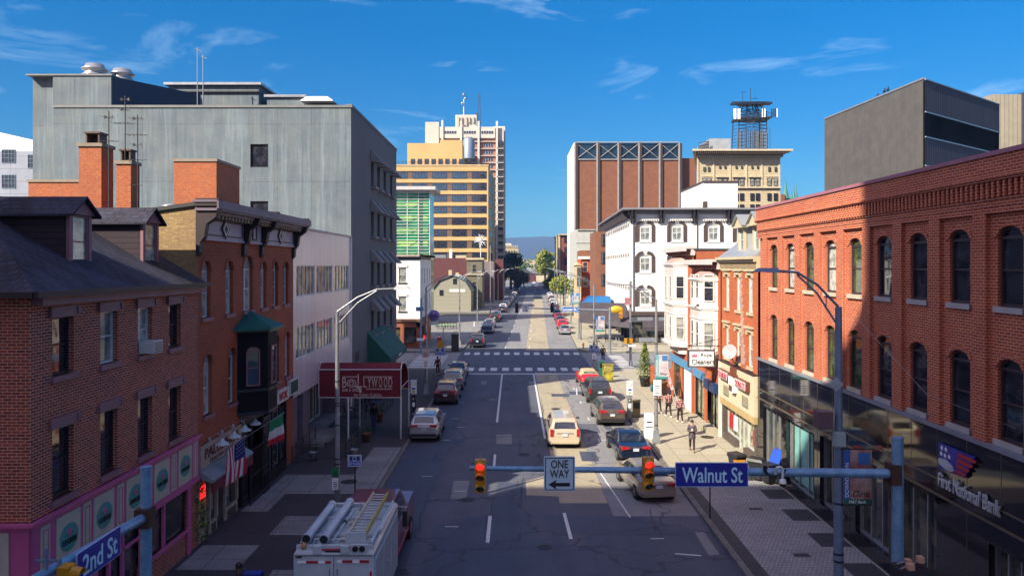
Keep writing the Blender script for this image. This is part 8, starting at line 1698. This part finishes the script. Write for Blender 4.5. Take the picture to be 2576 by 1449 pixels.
# boxes on the near right pole
P0 = (9.0, 20.95)
def obox(nm, px0, px1, py0, py1, y0, y1, mt_, label, cat): m = MB(); m.box(nb(px0, 20.8), nb(px1, 20.8), y0, y1, nz(py1, 20.8), nz(py0, 20.8)); m.box(nb(px0, 20.8) + .02, nb(px1, 20.8) - .02, y0 - .015, y0, nz(py1, 20.8) + .03, nz(py0, 20.8) - .03); return tag(m.build(nm, mt_, None, (nb(px0, 20.8), y0, nz(py1, 20.8))), label, cat)
obox('control_box', 2057, 2093, 1035, 1078, 20.7, 21.1, mat('box_mauve', (.14, .08, .10), .6), 'mauve control box on the left of the nearest right pole', 'box'); obox('junction_box', 2093, 2118, 1085, 1119, 20.55, 20.8, mat('box_grey_green', (.34, .44, .44), .5), 'pale grey box on the front of the nearest right pole', 'box')
m = MB(); c_ = (nb(2104, 20.6), 20.6, nz(967, 20.6)); m.prism([(c_[0] + .2 * a, 20.6, c_[2] + .2 * b_) for a, b_ in ((1, 0), (0, 1), (-1, 0), (0, -1))][::-1], (0, .02, 0)); tag(m.build('diamond_sign', mat('sign_back_grey', (.40, .46, .50), .5, .3), None, c_), 'bare grey diamond sign on the nearest right pole', 'sign')
m = MB(); m.tube([(9.0, 20.9, 1.2 + .9), (9.55, 20.9, 2.1)], .015, 5); m.tube([(9.0, 20.9, 1.75), (9.4, 20.9, 2.1), (9.3, 20.9, 2.0), (9.35, 20.9, 1.9)], .015, 5); tag(m.build('hanging_bracket', BLACKM, None, (9.0, 20.9, 2)), 'small scrolled black bracket low on the nearest right pole', 'bracket')
# span wire
m = MB(); m.tube([(-7.3, 31.2, 7.9), (-3, 30, 7.3), (2, 28, 7.2)], .001, 3) if False else m.tube([at(2150, 795, 27), at(2330, 990, 24), at(2576, 1085, 20)], .008, 4); tag(m.build('overhead_wire', GALV, None, at(2330, 930, 24)), 'thin pale overhead wire slanting across the bank wall', 'wire')
# bins
def bin_(x, y, label, mt_, lid, tilt=0, rz=0, h=1.05):
    o = empty('wheelie_bin', (x, y, .13), label, 'bin', 'rubbish bins by the bank', rz); o['_w'] = (0, 0, 0)
    m = MB(); m.hull8([(-.24, -.28, .1), (.24, -.28, .1), (.24, .22, .1), (-.24, .22, .1)] + [(-.31, -.36, h - .1), (.31, -.36, h - .1), (.31, .34, h - .1), (-.31, .34, h - .1)]); m.box(-.34, .34, -.39, .37, h - .12, h - .05); lproto('body', m, mt_, o)
    m = MB()
    if tilt: m.hull8([(-.33, .3, h - .05), (.33, .3, h - .05), (.33, .36, h - .02), (-.33, .36, h - .02)] + [(-.33, .62, h + .55), (.33, .62, h + .55), (.33, .70, h + .58), (-.33, .70, h + .58)])
    else: m.hull8([(-.35, -.42, h - .05), (.35, -.42, h - .05), (.35, .4, h - .05), (-.35, .4, h - .05)] + [(-.3, -.34, h + .06), (.3, -.34, h + .06), (.3, .38, h + .08), (-.3, .38, h + .08)])
    lproto('lid', m, lid, o)
    for s_ in (-1, 1): m = MB(); m.cyl((s_ * .26, .26, .12), (s_ * .32, .26, .12), .12, n=12); lproto('wheel', m, TYRE, o)
BINB = mat('bin_black', (.02, .02, .025), .45)
bin_(11.6, 39.3, 'left black wheelie bin by the doughnut shop', BINB, BINB, rz=.4); bin_(12.3, 38.3, 'black wheelie bin with orange label nearest the Walnut St sign', BINB, BINB, rz=.9); bin_(12.75, 37.7, 'wheelie bin with its blue lid thrown open', BINB, mat('lid_blue', (.02, .08, .50), .4), tilt=1, rz=-1.1)
m = MB(); m.box(11.3, 11.9, 38.86, 38.9, .75, 1.0); tag(m.build('orange_label', mat('label_orange', (.6, .25, .02), .5), None, (11.6, 38.8, .8)), 'orange cardboard tucked on the left black bin', 'cardboard')
o = empty('newspaper_box', (9.9, 17.9, .13), 'dark cabinet topped with loose bricks at the bottom right corner', 'cabinet'); x_, y_ = nb(2292, 18.4), 18.4; zt_ = nz(1425, 18.4)
m = MB(); m.box(x_ - .38, x_ + .38, y_ - .3, y_ + .3, .13, zt_); m.build('cabinet', BINB, o)
for i, (dx, dz, w_) in enumerate(((-.12, 0, .16), (.2, .12, .14), (-.02, .0, .12))): m = MB(); m.box(x_ + dx - w_ / 2, x_ + dx + w_ / 2, y_ - .26 + i * .14, y_ - .1 + i * .14, zt_ + dz + .01, zt_ + dz + .15); m.build('loose_brick', mat('loose_brick', (.55, .32, .2), .8), o)
m = MB(); m.tube([(x_ - .36, y_ - .2, zt_ + .03), (x_ + .3, y_ + .1, zt_ + .12)], .02, 5); m.tube([(x_ - .3, y_ + .1, zt_ + .03), (x_ + .1, y_ + .2, zt_ + .1)], .02, 5); m.build('metal_bar', GALV, o)
m = MB(); q_ = at(1145, 868, 97); m.box(q_[0] - .45, q_[0] + .45, 96.6, 97.4, .13, 2.1); m.box(q_[0] - .5, q_[0] + .5, 96.5, 97.5, 2.1, 2.2); tag(m.build('litter_bin', mat('bin_brown', (.05, .04, .04), .6), None, (q_[0], 97, .13)), 'square dark litter cabinet on the far left corner', 'bin')
# planters and evergreens on the right
planter(nb(1622, 68), 68, .5, .9, POTD, 'tall slender evergreen in a dark pot by the terrace', 'cone', cat='potted tree')
planter(nb(1660, 63.5), 63.5, .62, 1.15, mat('pot_rust', (.20, .10, .05), .6), 'big rust-brown tapering planter behind the Shop banner', 'small'); planter(nb(1643, 66.5), 66.5, .3, .7, TERR, 'brown pot with pale shrub beside the evergreen', 'ball'); planter(nb(1632, 67), 65.2, .2, .5, mat('pot_cyan', (.02, .3, .5), .5), 'small bright cyan pot at the foot of the evergreen', 'small')
planter(-12.9 + .3, 31.0 - 1.5, .25, .5, POTD, 'dark potted evergreen between the bakery and the eatery', 'cone', cat='potted tree')
planter(nb(1143, 99), 99.5, .35, 1.6, GALV, 'hanging flower basket on the far left corner lamp', 'ball')
car('boxsuv', NAVP, 'dark blue SUV parked on the side street behind the Shop banner', 19.5, 71.5, R(80), group='cars parked off the main street')
# hotel terrace
CH2 = None
for i, (x, y) in enumerate(((11.2, 101.5), (12.8, 101.0), (14.6, 101.2), (11.4, 104.2), (13.2, 103.9), (15.2, 103.4), (10.9, 107))):
    nm_ = ('first', 'second', 'third', 'fourth', 'fifth', 'sixth', 'seventh')[i]; table_set(x, y, f'{nm_} pavement table from the street before the white corner building')
    for k, (dx, dy, rz) in enumerate(((.6, 0, -1.57), (-.6, 0, 1.57))):
        lab = ('right-hand', 'left-hand')[k] + f' silver chair of the {nm_} pavement table'
        if CH2 is None: CH2 = iron_chair(lab, mat('chair_silver', (.5, .5, .5), .4, .4), 'chairs before the white corner building'); CH2.location = (x + dx, y + dy, .13); CH2.rotation_euler.z = rz
        else: copy_thing(CH2, (x + dx, y + dy, .13), rz, lab)
for i, (x, w_) in enumerate(((17.2, 2.4), (20.2, 2.4))):
    m = MB(); m.box(x, x + w_, 103.5, 103.9, .55, .62); m.box(x, x + w_, 103.9, 103.95, .62, 1.1); 
    for a in (x + .1, x + w_ - .1): m.box(a - .05, a + .05, 103.5, 103.9, .13, .55)
    tag(m.build('bench', GALV, None, (x, 103.7, .13)), ('left' if i == 0 else 'right') + ' grey bench in front of the dark restaurant windows', 'bench', 'benches by the restaurant')
m = MB(); 
for z in (.6, 1.1, 1.6): m.tube([(24, 102, z), (31, 102, z)], .04, 5)
for k in range(4): m.tube([(24 + k * 2.3, 102, .13), (24 + k * 2.3, 102, 1.6)], .05, 5)
tag(m.build('metal_railing', GALV, None, (27, 102, .13)), 'pale tubular railing before the white corner building', 'railing')
# green cafe terrace on the left
m = MB()
for k in range(8): m.box(-13.6 + k * .5, -13.5 + k * .5, 131.5, 131.6, .13, 1.2)
m.box(-13.6, -10, 131.4, 131.5, 1.0, 1.15); m.box(-13.6, -10, 131.4, 131.5, .4, .5); tag(m.build('wooden_fence', DARKW, None, (-12, 131.5, .13)), 'low brown fence round the cafe terrace on the left', 'fence')
for i in range(3):
    o = empty('patio_table', (-13 + i * 1.3, 129, .13), ('left', 'middle', 'right')[i] + ' lime green table of the far left cafe terrace', 'table', 'lime green cafe tables'); m = MB(); m.box(-13.5 + i * 1.3, -12.5 + i * 1.3, 128.6, 129.4, .85, .92); m.build('tabletop', mat('lime_table', (.15, .55, .08), .5), o); m = MB(); m.cyl((-13 + i * 1.3, 129, .13), (-13 + i * 1.3, 129, .85), .05, n=6); m.build('pedestal', BLACKM, o)

# ------------------------------------------------------------------ trees, wood, hills
def tree(x, y, h, r, lm, label, crown0=.35, n=2600, leaf=.45, group=None, sq=1.0, name='street_tree', seed=1):
    rr = random.Random(seed); o = empty(name, (x, y, 0), label, 'tree', group)
    m = MB(); m.cyl((x, y, 0), (x, y, h * .45), r * .09, r * .06, 8)
    for k in range(6): a = k * 1.05; q = Vector((x, y, h * (.35 + .03 * k))); e_ = q + Vector((math.cos(a) * r * .6, math.sin(a) * r * .6, h * .25)); m.cyl(q, e_, r * .04, r * .012, 6)
    m.build('trunk', BARK, o); m = MB(); cs = []
    for k in range(16):
        a = rr.uniform(0, 6.28); q = rr.random() ** .5 * r * .68; zz = h * crown0 + (h * (1 - crown0)) * rr.uniform(.16, .84); f = 1 - abs(zz / h - (crown0 + 1) / 2) * .9
        cs.append((Vector((x + math.cos(a) * q * f, y + math.sin(a) * q * f, zz)), r * rr.uniform(.28, .48)))
    for c, cr_ in cs: leafball(m, c, cr_, n // 16, leaf, lm if rr.random() < .7 else (LEAF if lm is LEAFY else lm), (1, 1, .85), rr)
    m.build('crown', lm, o); return o
def TX(px, Y): return (px - 1293) * Y / 1900
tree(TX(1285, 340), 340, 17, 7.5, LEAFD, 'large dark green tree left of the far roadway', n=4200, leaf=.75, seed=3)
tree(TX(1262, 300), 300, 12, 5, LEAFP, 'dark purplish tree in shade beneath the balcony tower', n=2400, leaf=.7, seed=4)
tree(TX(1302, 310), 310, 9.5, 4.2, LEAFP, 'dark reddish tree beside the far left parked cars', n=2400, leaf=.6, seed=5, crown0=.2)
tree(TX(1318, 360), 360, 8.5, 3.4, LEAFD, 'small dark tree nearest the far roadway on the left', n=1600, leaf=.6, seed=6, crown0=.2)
tree(TX(1371, 420), 420, 21, 7.2, LEAFY, 'tall rounded yellow-green tree closing the street view', n=4600, leaf=.8, seed=7, crown0=.25)
tree(TX(1395, 400), 400, 13, 4.4, LEAFY, 'yellow-green tree right of the tall rounded one', n=2200, leaf=.7, seed=8, crown0=.2)
tree(TX(1380, 300), 300, 7, 3.0, LEAF, 'small green tree before the tall rounded tree', n=1600, leaf=.5, seed=13, crown0=.15)
tree(TX(1402, 250), 250, 8.6, 3.2, LEAFY, 'yellow-green street tree among the far right lamps', n=2200, leaf=.5, seed=9, crown0=.25)
tree(TX(1418, 205), 205, 8.2, 2.4, LEAFY, 'slim yellowing tree near the white hall wall', n=1800, leaf=.42, seed=10, crown0=.3)
tree(TX(1441, 165), 165, 8.5, 1.5, LEAFY, 'thin yellow-leaved tree in front of the pale concrete building', n=900, leaf=.35, seed=11, crown0=.45)
tree(TX(1478, 142), 142, 5.6, 1.9, LEAFR, 'small red-leaved tree before the orange brick house', n=1300, leaf=.3, seed=12, crown0=.35)
m = MB(); rr = random.Random(5)
for k in range(60):
    Y = rr.uniform(640, 900); px = rr.uniform(1225, 1460); h = rr.uniform(10, 17) + (Y - 640) * .012
    leafball(m, (TX(px, Y), Y, h * .7), h * .45, 110, 1.7, LEAFY if rr.random() < .55 else LEAF, (1.2, 1, .8), rr)
tag(m.build('distant_wood', LEAF), 'yellow-green woods beyond the end of the street', 'trees', kind='stuff')
for i, (px, w_, Y, h, mt_, rf) in enumerate(((1342, 3.2, 520, 9, BK_DK, GALV), (1330, 4, 540, 10, WTRIM, ROOFG), (1352, 5, 560, 11, WTRIM, ROOFG), (1365, 4.2, 500, 8, CREAM, ROOFT), (1378, 5, 545, 10, BK_FAR, ROOFT), (1322, 5, 500, 9, BK_DK, ROOFT))):
    b = empty('house', (TX(px, Y), Y, 0), ('tiny maroon house at the vanishing point', 'tiny white house left of the maroon one', 'tiny white house right of the maroon one', 'tiny cream house before the tall tree', 'tiny brown house under the tall tree', 'tiny dark house under the left trees')[i], 'house'); x = TX(px, Y)
    m = MB(); m.box(x - w_, x + w_, Y, Y + 10, 0, h * .6); m.build('wall', mt_, b); m = MB(); m.prism([(x - w_ - .4, Y - .4, h * .6), (x + w_ + .4, Y - .4, h * .6), (x, Y - .4, h)], (0, 11, 0)); m.build('roof', rf, b)
for i, (px0, px1, py, Y) in enumerate(((1312, 1345, 655, 700), (1345, 1375, 658, 760))):
    m = MB(); m.box(TX(px0, Y), TX(px1, Y), Y, Y + 20, 0, 11 + (668 - py) * Y / 1900); tag(m.build('distant_building', STONE, None, (TX(px0, Y), Y, 0)), ('left' if i == 0 else 'right') + ' low pale building before the woods under the ridge', 'building')
m = MB(); nx_, ny_ = 160, 14; V = []
def hn(x, y): return math.sin(x * .0013 + 1) * 9 + math.sin(x * .0031 + y * .002) * 6 + math.sin(x * .011 + y * .01) * 3 + math.sin(x * .037) * 1.6
for j in range(ny_ + 1):
    for i in range(nx_ + 1):
        x = -5000 + 10000 * i / nx_; y = 3600 + 1700 * j / ny_; t_ = j / ny_; e_ = math.sin(min(1, t_ * 1.15) * math.pi / 2) ** 1.4
        V.append((x, y, -3 + e_ * (193 + hn(x, y) + (x * .002 if x > 0 else 0)) + (hn(x * 3, y * 3) * .6 if 0 < t_ < 1 else 0)))
m.add(V, [(j * (nx_ + 1) + i, j * (nx_ + 1) + i + 1, (j + 1) * (nx_ + 1) + i + 1, (j + 1) * (nx_ + 1) + i) for j in range(ny_) for i in range(nx_)], None, True)
struct('wooded_ridge', m, mat('ridge_forest', (.03, .045, .04), .95, c2=(.07, .05, .035), ns=.012, fine=.5))

# ------------------------------------------------------------------ people
SKIN = mat('skin', (.48, .28, .20), .6, fine=0); SKIND = mat('skin_deep', (.16, .08, .055), .6, fine=0); HAIRB = mat('hair_black', (.012, .01, .01), .6)
def skin_mesh(name, verts, edges, radii, mt_, parent, sub=1):
    me = bpy.data.meshes.new(name); me.from_pydata(verts, edges, []); o = bpy.data.objects.new(name, me); col.objects.link(o); me.materials.append(mt_)
    md = o.modifiers.new('skin', 'SKIN'); md.use_smooth_shade = True
    if not me.skin_vertices: raise RuntimeError('no skin layer')
    for i, r_ in enumerate(radii): me.skin_vertices[0].data[i].radius = (r_, r_)
    me.skin_vertices[0].data[0].use_root = True
    s = o.modifiers.new('sub', 'SUBSURF'); s.levels = sub; s.render_levels = sub; o.parent = parent; return o
def person(x, y, h, heading, label, jacket, trousers, skin=SKIN, hair=HAIRB, stride=.28, arms=(.15, -.15), shoes=WHT, hood=None, phone=False, z=.13, jlong=0, group=None):
    o = empty('person', (x, y, z), label, 'person', group, heading); k = h / 1.75; o['_w'] = (0, 0, 0)   # faces local +Y
    s = stride
    J = dict(pel=(0, 0, .96), sp=(0, .0, 1.18), ch=(0, .0, 1.36), nk=(0, .01, 1.50), hd0=(0, .02, 1.58), hd1=(0, .03, 1.68),
             shl=(-.17, 0, 1.43), shr=(.17, 0, 1.43), hl=(-.09, 0, .92), hr=(.09, 0, .92), kl=(-.10, s * .75, .52), kr=(.10, -s * .25, .50), al=(-.10, s * .95, .09), ar=(.10, -s * 1.05, .14), tl=(-.11, s * .95 + .16, .04), tr=(.11, -s * 1.05 + .13, .04))
    if phone:
        J.update(el=(-.24, .06, 1.17), er=(.24, .06, 1.17), wl=(-.07, .27, 1.20), wr=(.07, .27, 1.20))
    else: J.update(el=(-.25, -.02 + arms[0] * .5, 1.15), er=(.25, -.02 + arms[1] * .5, 1.15), wl=(-.26, .06 + arms[0], .92), wr=(.26, .06 + arms[1], .92))
    def chain(names, edges, radii, nm, mt_, extra=None, sub=1):
        vs = [tuple(c * k for c in J[n_]) for n_ in names]; idx = {n_: i for i, n_ in enumerate(names)}; es = [(idx[a], idx[b_]) for a, b_ in edges]; rs = [r_ * k for r_ in radii]
        if extra: extra(vs, es, rs, idx)
        return skin_mesh(nm, vs, es, rs, mt_, o, sub)
    def fingers(vs, es, rs, idx):
        for sd_, wn in ((-1, 'wl'), (1, 'wr')):
            w0 = Vector(vs[idx[wn]]); dn = Vector((0, .35, -1)).normalized() if not phone else Vector((-sd_ * .3, .7, .2)).normalized()
            pm = len(vs); vs.append(tuple(w0 + dn * .07 * k)); es.append((idx[wn], pm)); rs.append(.030 * k)
            for f in range(4):
                b_ = len(vs); off = Vector((0, (f - 1.5) * .02, 0)) if not phone else Vector((0, 0, (f - 1.5) * .02)); vs.append(tuple(w0 + (dn * .10 + off) * k)); vs.append(tuple(w0 + (dn * (.15 + (.01, .02, .015, 0)[f]) + off + Vector((-sd_ * .015, .01, 0))) * k)); es += [(pm, b_), (b_, b_ + 1)]; rs += [.010 * k, .007 * k]
            b_ = len(vs); vs.append(tuple(w0 + (dn * .05 + Vector((-sd_ * .03, .03, 0))) * k)); es.append((pm, b_)); rs.append(.011 * k)
    chain(['pel', 'sp', 'ch', 'nk', 'hd0', 'hd1', 'shl', 'shr', 'el', 'er', 'wl', 'wr', 'hl', 'hr', 'kl', 'kr', 'al', 'ar', 'tl', 'tr'],
          [('pel', 'sp'), ('sp', 'ch'), ('ch', 'nk'), ('nk', 'hd0'), ('hd0', 'hd1'), ('ch', 'shl'), ('ch', 'shr'), ('shl', 'el'), ('shr', 'er'), ('el', 'wl'), ('er', 'wr'), ('pel', 'hl'), ('pel', 'hr'), ('hl', 'kl'), ('hr', 'kr'), ('kl', 'al'), ('kr', 'ar'), ('al', 'tl'), ('ar', 'tr')],
          [.12, .11, .12, .055, .085, .085, .06, .06, .042, .042, .028, .028, .085, .085, .055, .055, .035, .035, .03, .03], 'body', skin, fingers)
    chain(['pel', 'sp', 'ch', 'shl', 'shr', 'el', 'er', 'wl', 'wr'] , [('pel', 'sp'), ('sp', 'ch'), ('ch', 'shl'), ('ch', 'shr'), ('shl', 'el'), ('shr', 'er'), ('el', 'wl'), ('er', 'wr')],
          [.165 + jlong, .15, .155, .09, .09, .068, .068, .05, .05], 'jacket', jacket)
    if jlong: m = MB(); m.lathe((0, 0, .74 * k), [(.20 * k, 0), (.19 * k, .25 * k), (.16 * k, .4 * k)], 14); lproto('coat_skirt', m, jacket, o)
    chain(['pel', 'hl', 'hr', 'kl', 'kr', 'al', 'ar'], [('pel', 'hl'), ('pel', 'hr'), ('hl', 'kl'), ('hr', 'kr'), ('kl', 'al'), ('kr', 'ar')], [.14, .105, .105, .072, .072, .055, .055], 'trousers', trousers)
    m = MB(); m.blob((0, .0 * k, 1.70 * k), .105 * k, 12, 8, None, (.92, 1.05, .95)); 
    lproto('hood' if hood else 'hair', m, hood or hair, o)
    if not hood:
        pass
    m = MB()
    for sx in (-.035, .035): m.blob((sx * k, .105 * k, 1.645 * k), .011 * k, 6, 4)
    lproto('eyes', m, HAIRB, o)
    m = MB(); m.blob((0, .125 * k, 1.61 * k), .014 * k, 6, 4); lproto('nose', m, skin, o)
    m = MB()
    for n1_, n2_ in (('al', 'tl'), ('ar', 'tr')):
        a, b_ = Vector(J[n1_]) * k, Vector(J[n2_]) * k; c = (a + b_) / 2; m.blob((c.x, c.y, max(.045, c.z - .02)), .14 * k, 10, 6, None, (.36, 1, .36))
    lproto('shoes', m, shoes, o)
    if phone: m = MB(); m.box(-.04 * k, .04 * k, .33 * k, .345 * k, 1.2 * k, 1.34 * k); lproto('phone', m, WTRIM, o)
    return o
PLD = plaid('plaid_cloth'); DTR = mat('dark_trousers', (.03, .015, .02), .9); JEAN = mat('jeans', (.04, .07, .16), .9); PUFF = mat('purple_black_jacket', (.035, .025, .04), .8, c2=(.12, .09, .12), ns=9)
for i, (px, py) in enumerate(((1657, 1043), (1682, 1053), (1711, 1067))):
    X_, Y_ = back(px, py); person(X_, Y_, 1.78, R(8 - i * 3), ('leftmost and farthest', 'middle', 'rightmost and nearest')[i] + ' of three people in red plaid jackets and dark hats, walking away', PLD, DTR, hood=mat('hood_dark', (.05, .02, .03), .9), stride=(.26, .3, .22)[i], arms=((.12, -.12), (-.14, .14), (.1, -.1))[i], group='people in plaid walking away')
X_, Y_ = back(1741, 1140); person(X_, Y_, 1.8, R(168), 'person in dark patterned jacket and leggings walking toward the camera holding a phone', PUFF, DTR, skin=SKIN, stride=.3, phone=True, jlong=.02, shoes=mat('shoe_brown', (.2, .1, .08), .7))
X_, Y_ = back(941, 1091); person(X_, Y_, 1.85, R(175), 'man in black top and blue jeans walking under the restaurant canopy', mat('black_top', (.015, .015, .018), .9), JEAN, skin=SKIND, stride=.2, shoes=BLK)
X_, Y_ = back(1116, 868); person(X_, 98.5, 1.8, R(10), 'person in a red top riding along the far left pavement', mat('red_top', (.35, .01, .06), .8), DTR, stride=.2)
X_, Y_ = back(1101, 946); person(X_, 75.2, 1.8, R(30), 'person in maroon standing by the parking sign before the left crosswalk', mat('maroon_top', (.16, .015, .04), .8), mat('maroon_trousers', (.10, .01, .03), .8), stride=.05)
X_, Y_ = back(1517, 909); person(X_, Y_, 1.85, R(-5), 'dark-clothed person crossing on the right-hand crosswalk', BLK, mat('navy_trousers', (.02, .02, .04), .9), stride=.25, z=.01)
for i, px in enumerate((1437, 1446)): person(TX(px, 190), 190, 1.8, R(20), ('left' if i == 0 else 'right') + ' of two dark figures far along the right pavement', BLK, DTR, stride=.1, group='two dark figures far away')
X_ = TX(601, 23.2); person(X_, 23.2, 1.72, R(100), 'dark-haired person seen only by the head at the bottom left edge', mat('dark_coat', (.03, .02, .03), .9), DTR, skin=SKIND, stride=.1)
m = MB(); q_ = at(640, 1449, 23.5); m.box(q_[0] - .3, q_[0] + .25, 23.3, 23.6, .13, q_[2] + .15); tag(m.build('blue_sandwich_board', mat('board_blue', (.02, .05, .35), .5), None, (q_[0], 23.4, .13)), 'blue board at the bottom edge beside the truck', 'sign')
# hydrants
for i, (px, py) in enumerate(((1513 - 0, 0),)) if False else ():
    pass
def hydrant(x, y, mt_, label): m = MB(); m.lathe((x, y, .13), [(.16, 0), (.12, .05), (.11, .5), (.14, .52), (.12, .66), (0, .74)], 10); m.cyl((x - .2, y, .55), (x + .2, y, .55), .05, n=8); tag(m.build('fire_hydrant', mt_, None, (x, y, .13)), label, 'hydrant', 'fire hydrants')
hydrant(-8.0 + cx(128), 128 + 8, WTRIM, 'white hydrant on the far left pavement beside the parked cars'); hydrant(8.85 + .3, 99.8, mat('hydrant_brown', (.3, .16, .08), .6), 'brown hydrant on the right corner beyond the crosswalk')
# ------------------------------------------------------------------ air
hz = MB(); hz.box(-5600, 5600, -190, 5700, -1.2 - 3, 262)
hm_ = bpy.data.materials.new('haze_air'); hm_.use_nodes = True; Nn = hm_.node_tree.nodes; Nn.remove(Nn['Principled BSDF'])
pv = Nn.new('ShaderNodeVolumePrincipled'); pv.inputs['Color'].default_value = (.24, .52, 1, 1); pv.inputs['Density'].default_value = 1.3e-4; hm_.node_tree.links.new(pv.outputs[0], Nn['Material Output'].inputs['Volume'])
tag(hz.build('haze', hm_), 'pale blue air fading the far ridge', 'haze', kind='stuff')
# ------------------------------------------------------------------ tidy helper properties
for o in bpy.data.objects:
    if '_w' in o: del o['_w']
